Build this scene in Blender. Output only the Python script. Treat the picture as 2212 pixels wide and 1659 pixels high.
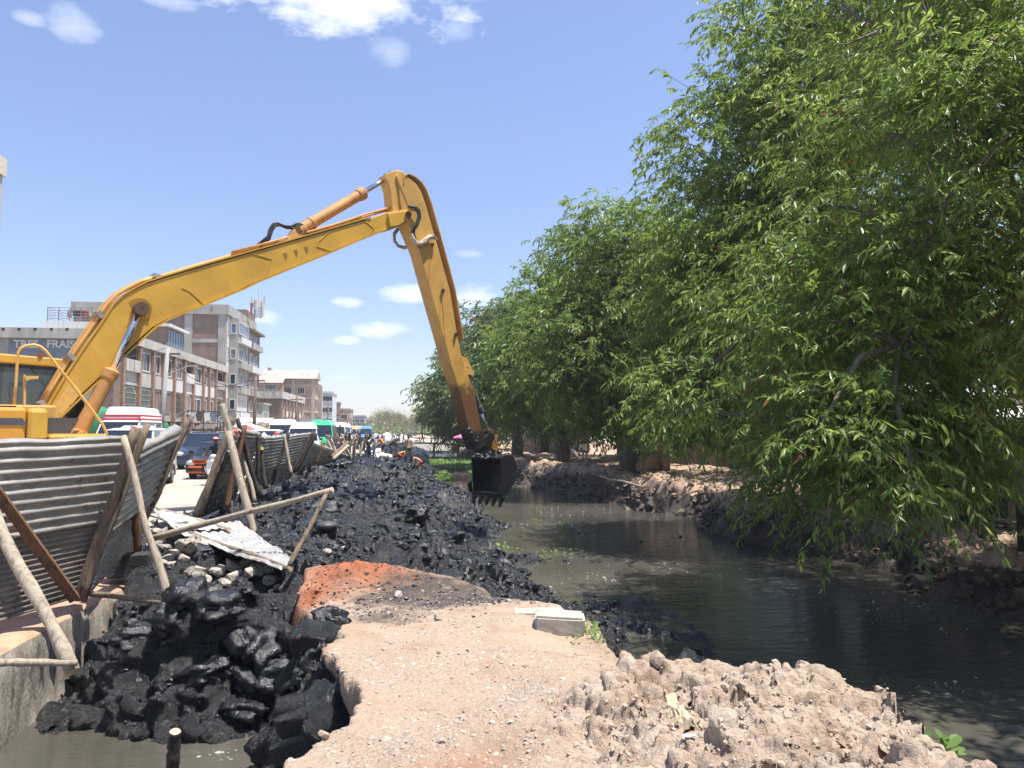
import bpy, math, random
import numpy as np
from mathutils import Vector, Matrix
R = math.radians
random.seed(7); rng = np.random.default_rng(11)
scene = bpy.context.scene
col = scene.collection
for o in list(bpy.data.objects): bpy.data.objects.remove(o)

# ------------------------------------------------------------- camera, sky, sun, exposure
YAW, PITCH, CAMZ = R(7.07), R(3.46), 1.9
cam_d = bpy.data.cameras.new('camera'); cam = bpy.data.objects.new('camera', cam_d); col.objects.link(cam)
cam.location = (0, 0, CAMZ); cam.rotation_euler = (R(90) + PITCH, 0, -YAW)
cam_d.sensor_width = 36; cam_d.lens = 27.03; cam_d.clip_start = 0.05; cam_d.clip_end = 4000
scene.camera = cam
scene.view_settings.view_transform = 'Standard'; scene.view_settings.look = 'None'
scene.view_settings.gamma = 1; scene.view_settings.use_curve_mapping = False
scene.view_settings.exposure = 0.85
scene.cycles.max_bounces = 7; scene.cycles.diffuse_bounces = 3; scene.cycles.glossy_bounces = 3
scene.cycles.transmission_bounces = 4; scene.cycles.volume_bounces = 0; scene.cycles.transparent_max_bounces = 8
scene.cycles.sample_clamp_indirect = 4
SUN_EL, SUN_AZ = 73.0, 112.0            # azimuth clockwise from +Y (the canal axis)
sdir = Vector((math.sin(R(SUN_AZ)) * math.cos(R(SUN_EL)), math.cos(R(SUN_AZ)) * math.cos(R(SUN_EL)), math.sin(R(SUN_EL))))
sl = bpy.data.lights.new('sun', 'SUN'); sl.energy = 5.0; sl.angle = R(0.53); sl.color = (1.0, 0.955, 0.88)
so = bpy.data.objects.new('sun', sl); col.objects.link(so); so.rotation_euler = sdir.to_track_quat('Z', 'Y').to_euler()

# pixel helpers: measurements taken on a 2212 x 1659 view of the place
_f = Vector((math.sin(YAW) * math.cos(PITCH), math.cos(YAW) * math.cos(PITCH), math.sin(PITCH)))
_r = Vector((math.cos(YAW), -math.sin(YAW), 0)); _u = _r.cross(_f)
CAM = Vector((0, 0, CAMZ))
def ray(px, py):
    return (_f + _r * ((px - 1106) / 1661.0) + _u * ((829.5 - py) / 1661.0))
def PZ(px, py, z):
    d = ray(px, py); return CAM + d * ((z - CAMZ) / d.z)
def PY(px, py, Y):
    d = ray(px, py); return CAM + d * (Y / d.y)
def PX(px, py, X):
    d = ray(px, py); return CAM + d * (X / d.x)
def PP(px, py, o, n):
    d = ray(px, py); return CAM + d * ((o - CAM).dot(n) / d.dot(n))

world = bpy.data.worlds.new('World'); scene.world = world; world.use_nodes = True
def build_world():
    nt = world.node_tree; nt.nodes.clear(); N = nt.nodes.new; L = nt.links.new
    out = N('ShaderNodeOutputWorld'); bg = N('ShaderNodeBackground'); L(bg.outputs[0], out.inputs[0])
    sky = N('ShaderNodeTexSky'); sky.sky_type = 'NISHITA'; sky.sun_disc = False
    sky.sun_elevation = R(SUN_EL); sky.sun_rotation = R(SUN_AZ)
    sky.altitude = 1250; sky.air_density = 1.0; sky.dust_density = 1.1; sky.ozone_density = 1.0
    tc = N('ShaderNodeTexCoord')
    def math_(op, a, b=None, clamp=False):
        m = N('ShaderNodeMath'); m.operation = op; m.use_clamp = clamp
        for i, v in enumerate((a, b)):
            if v is None: continue
            if isinstance(v, (int, float)): m.inputs[i].default_value = v
            else: L(v, m.inputs[i])
        return m.outputs[0]
    def dot_(v):
        m = N('ShaderNodeVectorMath'); m.operation = 'DOT_PRODUCT'; L(tc.outputs['Generated'], m.inputs[0]); m.inputs[1].default_value = v
        return m.outputs['Value']
    mp = N('ShaderNodeMapping'); mp.inputs['Scale'].default_value = (9, 9, 20); L(tc.outputs['Generated'], mp.inputs[0])
    nz = N('ShaderNodeTexNoise'); nz.inputs['Scale'].default_value = 1.6; nz.inputs['Detail'].default_value = 9
    nz.inputs['Roughness'].default_value = 0.62; L(mp.outputs[0], nz.inputs['Vector'])
    n1 = math_('MULTIPLY', math_('SUBTRACT', nz.outputs['Fac'], 0.5), 4.0)
    clouds = [(735, -16, 205, 62, 1.15), (160, 50, 34, 24, .4), (66, 40, 20, 9, .3), (370, 4, 44, 12, .4), (872, 634, 52, 16, .7), (818, 709, 54, 15, .7),
              (752, 654, 30, 9, .55), (745, 734, 24, 9, .45), (843, 102, 38, 26, .3), (985, 62, 30, 18, .3), (570, 682, 34, 16, .55),
              (1040, 640, 50, 24, .7), (742, 815, 34, 8, .3), (905, 858, 60, 9, .4), (1010, 548, 26, 7, .3)]
    rr = random.Random(3)
    for k in range(14):
        clouds.append((None, rr.uniform(8, 60), rr.uniform(40, 320), rr.uniform(.03, .12), rr.uniform(.5, .95)))
    acc = None
    for c in clouds:
        if c[0] is None:
            el, az = R(c[1]), R(c[2]); w, h = c[3] * 1.6, c[3] * .6
            d = Vector((math.sin(az) * math.cos(el), math.cos(az) * math.cos(el), math.sin(el)))
        else:
            d = ray(c[0], c[1]).normalized(); w, h = c[2] / 1661 * 1.25, c[3] / 1661 * 1.35
        r_ = d.cross(Vector((0, 0, 1))).normalized(); u_ = r_.cross(d)
        a = math_('MULTIPLY', math_('SUBTRACT', dot_(r_), 0.0), 1 / w); b = math_('MULTIPLY', dot_(u_), 1 / h)
        q = math_('SUBTRACT', 1.0, math_('ADD', math_('MULTIPLY', a, a), math_('MULTIPLY', b, b)))
        q = math_('MULTIPLY', math_('ADD', q, n1), 0.62, True)
        q = math_('MULTIPLY', q, math_('GREATER_THAN', dot_(d), 0.2))
        q = math_('MULTIPLY', q, c[4], True)
        acc = q if acc is None else math_('MAXIMUM', acc, q)
    # thin milky veil low over the horizon and faint high streaks
    sep = N('ShaderNodeSeparateXYZ'); L(tc.outputs['Generated'], sep.inputs[0])
    veil = math_('MULTIPLY', math_('POWER', math_('SUBTRACT', 1.0, math_('ABSOLUTE', sep.outputs[2]), True), 12.0), 0.12)
    acc = math_('MAXIMUM', acc, veil)
    hs = N('ShaderNodeHueSaturation'); hs.inputs['Saturation'].default_value = 1.0; hs.inputs['Value'].default_value = 1.0; L(sky.outputs[0], hs.inputs['Color'])
    tint = N('ShaderNodeMix'); tint.data_type = 'RGBA'; tint.blend_type = 'MULTIPLY'; tint.inputs[0].default_value = 1.0
    L(hs.outputs[0], tint.inputs[6])
    low = math_('MULTIPLY_ADD', math_('POWER', math_('SUBTRACT', 1.0, math_('ABSOLUTE', sep.outputs[2]), True), 3.0), -0.45); low.node.inputs[2].default_value = 1.0
    sc_ = N('ShaderNodeVectorMath'); sc_.operation = 'SCALE'; sc_.inputs[0].default_value = SKY_TINT[:3]; L(low, sc_.inputs['Scale']); L(sc_.outputs[0], tint.inputs[7])
    mx = N('ShaderNodeMix'); mx.data_type = 'RGBA'; L(acc, mx.inputs[0]); L(tint.outputs[2], mx.inputs[6]); mx.inputs[7].default_value = CLOUD
    L(mx.outputs[2], bg.inputs[0]); bg.inputs[1].default_value = 0.125
SKY_TINT = (1.24, 1.14, 1.19, 1); CLOUD = (7.0, 7.1, 7.3, 1)
build_world()

# ------------------------------------------------------------- noise (numpy)
def _hash(ix, iy, s):
    h = (ix * 374761393 + iy * 668265263 + s * 974634777) & 0xffffffff
    h = ((h ^ (h >> 13)) * 1274126177) & 0xffffffff
    return ((h ^ (h >> 16)) & 0xffffff) / float(0xffffff)
def vnoise(x, y, s=0):
    ix = np.floor(x).astype(np.int64); iy = np.floor(y).astype(np.int64); fx = x - ix; fy = y - iy
    fx = fx * fx * (3 - 2 * fx); fy = fy * fy * (3 - 2 * fy)
    a = _hash(ix, iy, s); b = _hash(ix + 1, iy, s); c = _hash(ix, iy + 1, s); d = _hash(ix + 1, iy + 1, s)
    return (a * (1 - fx) + b * fx) * (1 - fy) + (c * (1 - fx) + d * fx) * fy
def fbm(x, y, o=4, s=0, g=.5):
    t = 0; a = 1; n = 0
    for k in range(o):
        t = t + a * (vnoise(x * 2 ** k + k * 17.3, y * 2 ** k + k * 9.1, s + k) - .5); n += a; a *= g
    return t / n * 2
def vnoise3(x, y, z, s=0):
    iz = np.floor(z).astype(np.int64); fz = z - iz; fz = fz * fz * (3 - 2 * fz)
    ix = np.floor(x).astype(np.int64); iy = np.floor(y).astype(np.int64); fx = x - ix; fy = y - iy; fx = fx * fx * (3 - 2 * fx); fy = fy * fy * (3 - 2 * fy)
    def lay(k):
        sx = ix + k * 7919; a = _hash(sx, iy, s); b = _hash(sx + 1, iy, s); c = _hash(sx, iy + 1, s); d = _hash(sx + 1, iy + 1, s)
        return (a * (1 - fx) + b * fx) * (1 - fy) + (c * (1 - fx) + d * fx) * fy
    return lay(iz) * (1 - fz) + lay(iz + 1) * fz
def billow(x, y, z, f, o=2, s=0):
    t = 0; a = 1; n = 0
    for k in range(o): g = f * 2 ** k; t = t + a * np.abs(vnoise3(x * g + k * 13.7, y * g + k * 5.1, z * g + k * 3.3, s + k) * 2 - 1); n += a; a *= .5
    return t / n
def worley(x, y, s=0):
    ix = np.floor(x).astype(np.int64); iy = np.floor(y).astype(np.int64); best = np.full(x.shape, 9.0); bid = np.zeros(x.shape)
    for dx in (-1, 0, 1):
        for dy in (-1, 0, 1):
            cx = ix + dx; cy = iy + dy
            d = np.hypot(cx + _hash(cx, cy, s) - x, cy + _hash(cx, cy, s + 5) - y)
            m = d < best; best = np.where(m, d, best); bid = np.where(m, _hash(cx, cy, s + 9), bid)
    return best, bid
def sstep(a, b, x):
    t = np.clip((x - a) / (b - a), 0, 1); return t * t * (3 - 2 * t)

# ------------------------------------------------------------- materials
MATS = {}
def nodes(m):
    m.use_nodes = True; nt = m.node_tree; nt.nodes.clear()
    out = nt.nodes.new('ShaderNodeOutputMaterial'); b = nt.nodes.new('ShaderNodeBsdfPrincipled'); nt.links.new(b.outputs[0], out.inputs[0])
    return nt, b, out
def mat(name, c, rough=.8, metal=0., var=.25, scale=4., c2=None, blot=None, blot_scale=2., blot_t=.58, bump=.0, bscale=40., spec=.5, stretch=None, coat=0.):
    if name in MATS: return MATS[name]
    m = bpy.data.materials.new(name); nt, b, out = nodes(m); N = nt.nodes.new; L = nt.links.new
    tc = N('ShaderNodeTexCoord'); src = tc.outputs['Object']
    if stretch:
        mp = N('ShaderNodeMapping'); mp.inputs['Scale'].default_value = stretch; L(src, mp.inputs[0]); src = mp.outputs[0]
    nz = N('ShaderNodeTexNoise'); nz.inputs['Scale'].default_value = scale; nz.inputs['Detail'].default_value = 6; nz.inputs['Roughness'].default_value = .62; L(src, nz.inputs['Vector'])
    rp = N('ShaderNodeValToRGB'); L(nz.outputs['Fac'], rp.inputs[0])
    c2 = c2 or tuple(x * (1 - var) for x in c)
    rp.color_ramp.elements[0].position = .32; rp.color_ramp.elements[0].color = (*c2, 1)
    rp.color_ramp.elements[1].position = .66; rp.color_ramp.elements[1].color = (*[min(1, x * (1 + var * .45)) for x in c], 1)
    colr = rp.outputs[0]
    rin = None
    if blot:
        n2 = N('ShaderNodeTexNoise'); n2.inputs['Scale'].default_value = blot_scale; n2.inputs['Detail'].default_value = 8; n2.inputs['Roughness'].default_value = .7; L(src, n2.inputs['Vector'])
        r2 = N('ShaderNodeValToRGB'); L(n2.outputs['Fac'], r2.inputs[0]); r2.color_ramp.elements[0].position = blot_t; r2.color_ramp.elements[1].position = min(.99, blot_t + .07)
        mx = N('ShaderNodeMix'); mx.data_type = 'RGBA'; L(r2.outputs[0], mx.inputs[0]); L(colr, mx.inputs[6]); mx.inputs[7].default_value = (*blot, 1); colr = mx.outputs[2]
        if metal:
            mm = N('ShaderNodeMath'); mm.operation = 'MULTIPLY_ADD'; L(r2.outputs[0], mm.inputs[0]); mm.inputs[1].default_value = -metal; mm.inputs[2].default_value = metal; L(mm.outputs[0], b.inputs['Metallic'])
            mr = N('ShaderNodeMath'); mr.operation = 'MULTIPLY_ADD'; L(r2.outputs[0], mr.inputs[0]); mr.inputs[1].default_value = .85 - rough; mr.inputs[2].default_value = rough; L(mr.outputs[0], b.inputs['Roughness']); rin = 1
    L(colr, b.inputs['Base Color'])
    if not rin: b.inputs['Roughness'].default_value = rough; b.inputs['Metallic'].default_value = metal
    b.inputs['Specular IOR Level'].default_value = spec; b.inputs['Coat Weight'].default_value = coat; b.inputs['Coat Roughness'].default_value = .08
    if bump:
        n3 = N('ShaderNodeTexNoise'); n3.inputs['Scale'].default_value = bscale; n3.inputs['Detail'].default_value = 5; L(src, n3.inputs['Vector'])
        bp = N('ShaderNodeBump'); bp.inputs['Strength'].default_value = bump; bp.inputs['Distance'].default_value = .02; L(n3.outputs['Fac'], bp.inputs['Height']); L(bp.outputs[0], b.inputs['Normal'])
    MATS[name] = m; return m

# ------------------------------------------------------------- mesh builder
class MB:
    def __init__(s): s.v = []; s.f = []; s.m = []
    def add(s, vs, fs, mi=0):
        o = len(s.v); s.v += [tuple(v) for v in vs]; s.f += [tuple(i + o for i in f) for f in fs]; s.m += [mi] * len(fs); return s
    def box(s, c, d, rot=None, mi=0, taper=1.0):
        hx, hy, hz = d[0] / 2, d[1] / 2, d[2] / 2
        vs = [(-hx, -hy, -hz), (hx, -hy, -hz), (hx, hy, -hz), (-hx, hy, -hz), (-hx * taper, -hy * taper, hz), (hx * taper, -hy * taper, hz), (hx * taper, hy * taper, hz), (-hx * taper, hy * taper, hz)]
        M = rot if rot is not None else Matrix.Identity(3)
        return s.add([M @ Vector(v) + Vector(c) for v in vs], [(0, 3, 2, 1), (4, 5, 6, 7), (0, 1, 5, 4), (1, 2, 6, 5), (2, 3, 7, 6), (3, 0, 4, 7)], mi)
    def lohi(s, a, b, mi=0):
        return s.box([(a[i] + b[i]) / 2 for i in range(3)], [abs(b[i] - a[i]) for i in range(3)], mi=mi)
    def tube(s, pts, rad, n=8, mi=0, cap=True, jit=0., seed=0):
        pts = [Vector(p) for p in pts]; k = len(pts)
        rad = [rad] * k if isinstance(rad, (int, float)) else rad
        rr = random.Random(seed); vs = []; up = None
        for i, p in enumerate(pts):
            t = (pts[min(i + 1, k - 1)] - pts[max(i - 1, 0)]).normalized()
            if up is None:
                up = Vector((0, 0, 1)) if abs(t.z) < .9 else Vector((1, 0, 0))
            a = (up - t * up.dot(t)).normalized(); b = t.cross(a); up = a
            for j in range(n):
                q = 2 * math.pi * j / n; r = rad[i] * (1 + jit * rr.uniform(-1, 1))
                vs.append(p + a * (math.cos(q) * r) + b * (math.sin(q) * r))
        fs = [(i * n + j, i * n + (j + 1) % n, (i + 1) * n + (j + 1) % n, (i + 1) * n + j) for i in range(k - 1) for j in range(n)]
        if cap: fs += [tuple(range(n - 1, -1, -1)), tuple(range((k - 1) * n, k * n))]
        return s.add(vs, fs, mi)
    def cyl(s, a, b, r, n=12, mi=0): return s.tube([a, b], r, n, mi)
    def prism(s, poly, off, mi=0):      # poly: 3D points in order; off: extrusion vector
        k = len(poly); off = Vector(off); vs = [Vector(p) for p in poly] + [Vector(p) + off for p in poly]
        return s.add(vs, [tuple(range(k)), tuple(range(2 * k - 1, k - 1, -1))] + [(i, i + k, (i + 1) % k + k, (i + 1) % k) for i in range(k)], mi)
    def ring(s, outer, inner, off, mi=0):   # frame between two loops of equal count, extruded
        k = len(outer); off = Vector(off)
        vs = [Vector(p) for p in outer] + [Vector(p) for p in inner]; vs += [v + off for v in vs]
        fs = []
        for i in range(k):
            j = (i + 1) % k
            fs += [(i, j, k + j, k + i), (2 * k + i, 3 * k + i, 3 * k + j, 2 * k + j), (i, 2 * k + i, 2 * k + j, j), (k + i, k + j, 3 * k + j, 3 * k + i)]
        return s.add(vs, fs, mi)
    def sphere(s, c, r, nu=10, nv=7, mi=0, half=False):
        r = (r, r, r) if isinstance(r, (int, float)) else r; vs = []; fs = []
        for i in range(nv + 1):
            th = math.pi * i / nv * (.5 if half else 1)
            for j in range(nu):
                ph = 2 * math.pi * j / nu
                vs.append((c[0] + r[0] * math.sin(th) * math.cos(ph), c[1] + r[1] * math.sin(th) * math.sin(ph), c[2] + r[2] * math.cos(th)))
        for i in range(nv):
            for j in range(nu): fs.append((i * nu + j, (i + 1) * nu + j, (i + 1) * nu + (j + 1) % nu, i * nu + (j + 1) % nu))
        return s.add(vs, fs, mi)
    def mesh(s, name, mats, smooth=False):
        me = bpy.data.meshes.new(name); me.from_pydata([tuple(v) for v in s.v], [], s.f)
        mats = mats if isinstance(mats, (list, tuple)) else [mats]
        for m in mats: me.materials.append(m)
        if len(mats) > 1: me.polygons.foreach_set('material_index', s.m)
        if smooth: me.polygons.foreach_set('use_smooth', [True] * len(s.f))
        me.update(); return me
    def shift(s, d): s.v = [(a[0] + d[0], a[1] + d[1], a[2] + d[2]) for a in s.v]; return s

def fix_normals(me):
    import bmesh
    bm = bmesh.new(); bm.from_mesh(me); bmesh.ops.recalc_face_normals(bm, faces=bm.faces); bm.to_mesh(me); bm.free()
def link(name, me, parent=None, loc=None):
    o = bpy.data.objects.new(name, me); col.objects.link(o)
    if parent is not None: o.parent = parent
    if loc is not None: o.location = loc
    return o
def obj(name, mb, mats, parent=None, smooth=False, loc=None, bevel=0., fix=True, auto=None):
    me = mb.mesh(name, mats, smooth)
    if fix: fix_normals(me)
    o = link(name, me, parent, loc)
    if bevel:
        b = o.modifiers.new('bevel', 'BEVEL'); b.width = bevel; b.segments = 2; b.limit_method = 'ANGLE'; b.angle_limit = R(40)
    return o
def tag(o, label=None, cat=None, group=None, kind=None):
    if label: o['label'] = label
    if cat: o['category'] = cat
    if group: o['group'] = group
    if kind: o['kind'] = kind
    return o
def thing(name, label, cat, loc=(0, 0, 0), rz=0., group=None):
    o = bpy.data.objects.new(name, None); col.objects.link(o); o.location = loc; o.rotation_euler = (0, 0, rz); o.empty_display_size = .1
    return tag(o, label, cat, group)
def copy_tree(o, parent=None):
    c = o.copy(); col.objects.link(c)
    if parent is not None: c.parent = parent
    for ch in list(o.children): copy_tree(ch, c)
    return c
def npmesh(name, V, F, mats, smooth=True, attrs=None, midx=None):
    me = bpy.data.meshes.new(name); V = np.ascontiguousarray(V, dtype=np.float32); k = F.shape[1]
    me.vertices.add(len(V)); me.vertices.foreach_set('co', V.ravel())
    me.loops.add(F.size); me.loops.foreach_set('vertex_index', F.ravel().astype(np.int32))
    me.polygons.add(len(F)); me.polygons.foreach_set('loop_start', np.arange(0, F.size, k, dtype=np.int32))
    try: me.polygons.foreach_set('loop_total', np.full(len(F), k, dtype=np.int32))
    except Exception: pass
    for m in (mats if isinstance(mats, (list, tuple)) else [mats]): me.materials.append(m)
    if midx is not None: me.polygons.foreach_set('material_index', midx.astype(np.int32))
    me.polygons.foreach_set('use_smooth', np.full(len(F), smooth, dtype=bool))
    for nm, a in (attrs or {}).items():
        at = me.attributes.new(nm, 'FLOAT', 'POINT'); at.data.foreach_set('value', np.ascontiguousarray(a, dtype=np.float32))
    me.update(calc_edges=True); me.validate(); return me
def gridfaces(ny, nx):
    i = np.arange((ny - 1) * (nx - 1)); r = i // (nx - 1); c = i % (nx - 1); a = r * nx + c
    return np.stack([a, a + 1, a + nx + 1, a + nx], 1)
# ------------------------------------------------------------- the ground, the street, the canal
M_ground = mat('dusty_ground', (.36, .31, .25), .95, var=.3, scale=.6, blot=(.24, .21, .17), blot_scale=1.3, blot_t=.6, bump=.3, bscale=12)
M_road = mat('dusty_road', (.40, .35, .285), .95, var=.22, scale=.9, blot=(.36, .31, .26), blot_scale=2.2, blot_t=.6, bump=.25, bscale=18)
WZ = -1.2
# base sheet with the trench cut out of it: left land, right land, far land
g = MB()
g.add([(-1500, -40, -.06), (-5.0, -40, -.06), (-5.0, 118, -.06), (-1500, 118, -.06)], [(0, 1, 2, 3)])
g.add([(-1500, 118, -.06), (1500, 118, -.06), (1500, 2500, -.06), (-1500, 2500, -.06)], [(0, 1, 2, 3)])
g.add([(39.9, -40, -.3), (1500, -40, -.06), (1500, 118, -.06), (39.9, 118, -.3)], [(0, 1, 2, 3)])
g.add([(-6, -40, -2.6), (41, -40, -2.6), (41, 119, -2.6), (-6, 119, -2.6)], [(0, 1, 2, 3)])
tag(obj('ground', g, M_ground), kind='structure')
rd = MB(); rd.add([(-17.5, -30, 0), (-5.05, -30, 0), (-5.05, 117, 0), (-5.0, 700, 0), (-17.5, 700, 0)], [(0, 1, 2, 3, 4)])
tag(obj('road', rd, M_road), kind='structure')

# water
def water_mat():
    m = bpy.data.materials.new('murky_canal_water'); nt, b, out = nodes(m); N = nt.nodes.new; L = nt.links.new
    tc = N('ShaderNodeTexCoord')
    nz = N('ShaderNodeTexNoise'); nz.inputs['Scale'].default_value = .35; nz.inputs['Detail'].default_value = 5; L(tc.outputs['Object'], nz.inputs['Vector'])
    rp = N('ShaderNodeValToRGB'); L(nz.outputs['Fac'], rp.inputs[0])
    rp.color_ramp.elements[0].position = .3; rp.color_ramp.elements[0].color = (.055, .052, .042, 1); rp.color_ramp.elements[1].position = .72; rp.color_ramp.elements[1].color = (.098, .093, .076, 1)
    L(rp.outputs[0], b.inputs['Base Color']); b.inputs['Roughness'].default_value = .045; b.inputs['IOR'].default_value = 1.33
    mp = N('ShaderNodeMapping'); mp.inputs['Scale'].default_value = (1.5, 4.2, 1); L(tc.outputs['Object'], mp.inputs[0])
    n2 = N('ShaderNodeTexNoise'); n2.inputs['Scale'].default_value = 1.3; n2.inputs['Detail'].default_value = 4; n2.inputs['Roughness'].default_value = .6; n2.inputs['Distortion'].default_value = .6; L(mp.outputs[0], n2.inputs['Vector'])
    bp = N('ShaderNodeBump'); bp.inputs['Strength'].default_value = .30; bp.inputs['Distance'].default_value = .045; L(n2.outputs['Fac'], bp.inputs['Height']); L(bp.outputs[0], b.inputs['Normal'])
    return m
M_water = water_mat()
w = MB(); w.add([(-4.3, -20, WZ), (41, -20, WZ), (41, 118.5, WZ), (-4.3, 118.5, WZ)], [(0, 1, 2, 3)])
tag(obj('canal_water', w, M_water), kind='structure')

# ---- left bank: earth track, red soil, black dredged mud
def pts(lst): return np.array([list(PZ(a, b, c)) for a, b, c in lst])
track_pts = pts([(700, 1655, .12), (1000, 1650, .18), (1300, 1650, .25), (850, 1550, .13), (1050, 1500, .14), (1300, 1480, .2), (820, 1420, .06), (1000, 1380, .1),
    (1100, 1330, .1), (1200, 1330, .06), (900, 1350, .02), (950, 1290, -.05), (1050, 1280, -.1), (760, 1222, .22), (830, 1235, .12), (700, 1265, .05), (820, 1275, .02),
    (640, 1320, -.15), (720, 1310, -.05), (1270, 1385, 0.0), (1330, 1420, 0.05), (1290, 1500, .25), (1400, 1428, .42), (1420, 1480, .42), (1520, 1450, .45), (1700, 1480, .5), (1785, 1450, .58), (1900, 1500, .5), (2030, 1640, .45),
    (1450, 1560, .5), (1700, 1580, .56), (1900, 1600, .52), (1500, 1650, .45), (1800, 1655, .5), (940, 1240, -.2)])
mud_pts = pts([(480, 1268, .08), (410, 1285, .02), (545, 1278, .06), (575, 1330, -.18), (500, 1330, -.18), (430, 1330, -.16), (560, 1430, -.66), (500, 1440, -.70), (440, 1430, -.66), (390, 1410, -.52), (350, 1350, -.25), (335, 1440, -.72), (500, 1500, -.86), (420, 1500, -.88), (250, 1480, -.95), (300, 1560, -1.1), (480, 1575, -1.12), (620, 1500, -.85), (560, 1560, -1.1), (400, 1575, -1.1), (640, 1530, -1.0),
    (700, 1388, .22), (690, 1412, .18), (668, 1425, .0), (660, 1375, .16), (640, 1470, -.6), (690, 1352, .26), (680, 1330, .26), (650, 1330, .2), (600, 1400, -.45), (690, 1458, -.45), (720, 1352, .24), (170, 1525, -1.12), (740, 1300, -.05), (800, 1335, -.02), (865, 1345, -.05), 
    (420, 1190, -.02), (340, 1225, -.15), (550, 1240, -.08), (600, 1205, .0), (350, 1160, .05), (560, 1110, .1), (480, 1110, .05), (650, 1060, .35), (720, 1010, .6), (770, 1003, .62), (850, 1008, .45), (720, 1100, .22), (850, 1080, .2),
    (940, 1050, -.2), (700, 1180, .02), (850, 1180, -.0), (950, 1180, -.25), (1050, 1205, -.6), (980, 1095, -.8), (1003, 1078, -1.2), (1012, 1130, -1.2), (1075, 1180, -1.2), (1132, 1230, -1.2), (1245, 1300, -1.2), (1340, 1345, -1.2), (1420, 1385, -1.2),
    (1180, 1280, -.75), (1300, 1360, -.95), (1100, 1260, -.5), (940, 1010, -1.2), (900, 1000, -.3), (870, 1000, .05), (1000, 1240, -.25)])
extra = [(-4, y, -.02 + .25 * (y > 18), ) for y in (14, 18, 24, 30, 40)] + [(3.6, y, -1.6) for y in (5, 8, 16, 22, 30, 40)] + [(-3, y, .15) for y in (46, 55, 66, 78, 95)] + \
        [(0.6, y, -.75) for y in (50, 60, 72, 85, 100)] + [(2.0, y, -1.4) for y in (50, 60, 72, 85, 100)] + [(-4.3, 9, -1.5), (-4.3, 7, -1.6), (-3.2, 6, -1.6), (-3.5, 3, -1.8), (-2.4, 2, -1.8), (5, 3, -1.8), (4.2, 6, -1.7)]
pool_pts = pts([(x_, y_, -1.2) for x_, y_ in [(560, 1592), (600, 1580), (640, 1562), (690, 1550), (720, 1530), (620, 1620), (660, 1600), (450, 1632), (300, 1612), (400, 1620), (200, 1600), (120, 1612), (350, 1655), (60, 1640), (500, 1655), (560, 1655), (500, 1612), (250, 1650), (150, 1650), (440, 1700), (300, 1700), (560, 1720)]]); pool_pts[:, 2] = -1.75
pool_pts = np.vstack([pool_pts, [(-1.2, 6.8, -1.75), (-1.5, 6.2, -1.75), (-1.0, 6.0, -1.75), (-1.0, 5.2, -1.75), (-1.3, 7.2, -1.75), (-.8, 6.4, -1.7), (-.9, 7.0, -1.6)]])
mud_pts = np.vstack([mud_pts, np.array(extra), pool_pts])
def idw(P, X, Y, p=3.2, soft=.06):
    num = 0; den = 0
    for q in P:
        # anisotropic: terrain is sampled more sparsely with distance
        s = max(1.0, q[1] / 9.0)
        d2 = ((X - q[0]) ** 2 + ((Y - q[1]) / s) ** 2) + soft ** 2
        wgt = d2 ** (-p / 2); num = num + wgt * q[2]; den = den + wgt
    return num / den
poly = [PZ(*a) for a in [(560, 1800, .1), (632, 1655, .1), (700, 1608, .1), (745, 1585, .1), (778, 1535, .08), (765, 1500, .06), (730, 1460, .02), (702, 1420, 0), (740, 1385, 0.02), (695, 1352, -.03), (668, 1338, -.08), (640, 1300, -.08), (662, 1240, .0), (760, 1212, .15),
    (880, 1225, 0.), (960, 1245, -.15), (1060, 1275, -.15), (1160, 1300, -.05), (1240, 1318, -.02), (1300, 1380, -.1), (1375, 1428, .25), (1400, 1424, .42), (1520, 1436, .45), (1690, 1468, .5), (1740, 1425, .52), (1790, 1425, .6), (1840, 1465, .55), (1905, 1488, .5), (1960, 1560, .48), (2050, 1650, .45), (2240, 1850, .4)]]
poly = np.array([(p.x, p.y) for p in poly] + [(1.9, .3), (-.9, .3)])
def sdist(X, Y, poly):
    d = np.full(X.shape, 1e9); ins = np.zeros(X.shape, bool); k = len(poly)
    for i in range(k):
        ax, ay = poly[i]; bx, by = poly[(i + 1) % k]; ex, ey = bx - ax, by - ay
        t = np.clip(((X - ax) * ex + (Y - ay) * ey) / (ex * ex + ey * ey + 1e-12), 0, 1)
        d = np.minimum(d, np.hypot(X - ax - t * ex, Y - ay - t * ey))
        c = ((ay > Y) != (by > Y)) & (X < (bx - ax) * (Y - ay) / (by - ay + 1e-12) + ax); ins ^= c
    return np.where(ins, d, -d)
redc = PZ(765, 1245, .05); red2 = PZ(662, 1305, -.08); red3 = PZ(1010, 1655, .2)
moundc = [PZ(*a) for a in [(1450, 1520, .5), (1650, 1540, .5), (1850, 1580, .5), (1350, 1540, .3), (1500, 1640, .45), (1750, 1650, .5), (1950, 1650, .5)]]
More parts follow.
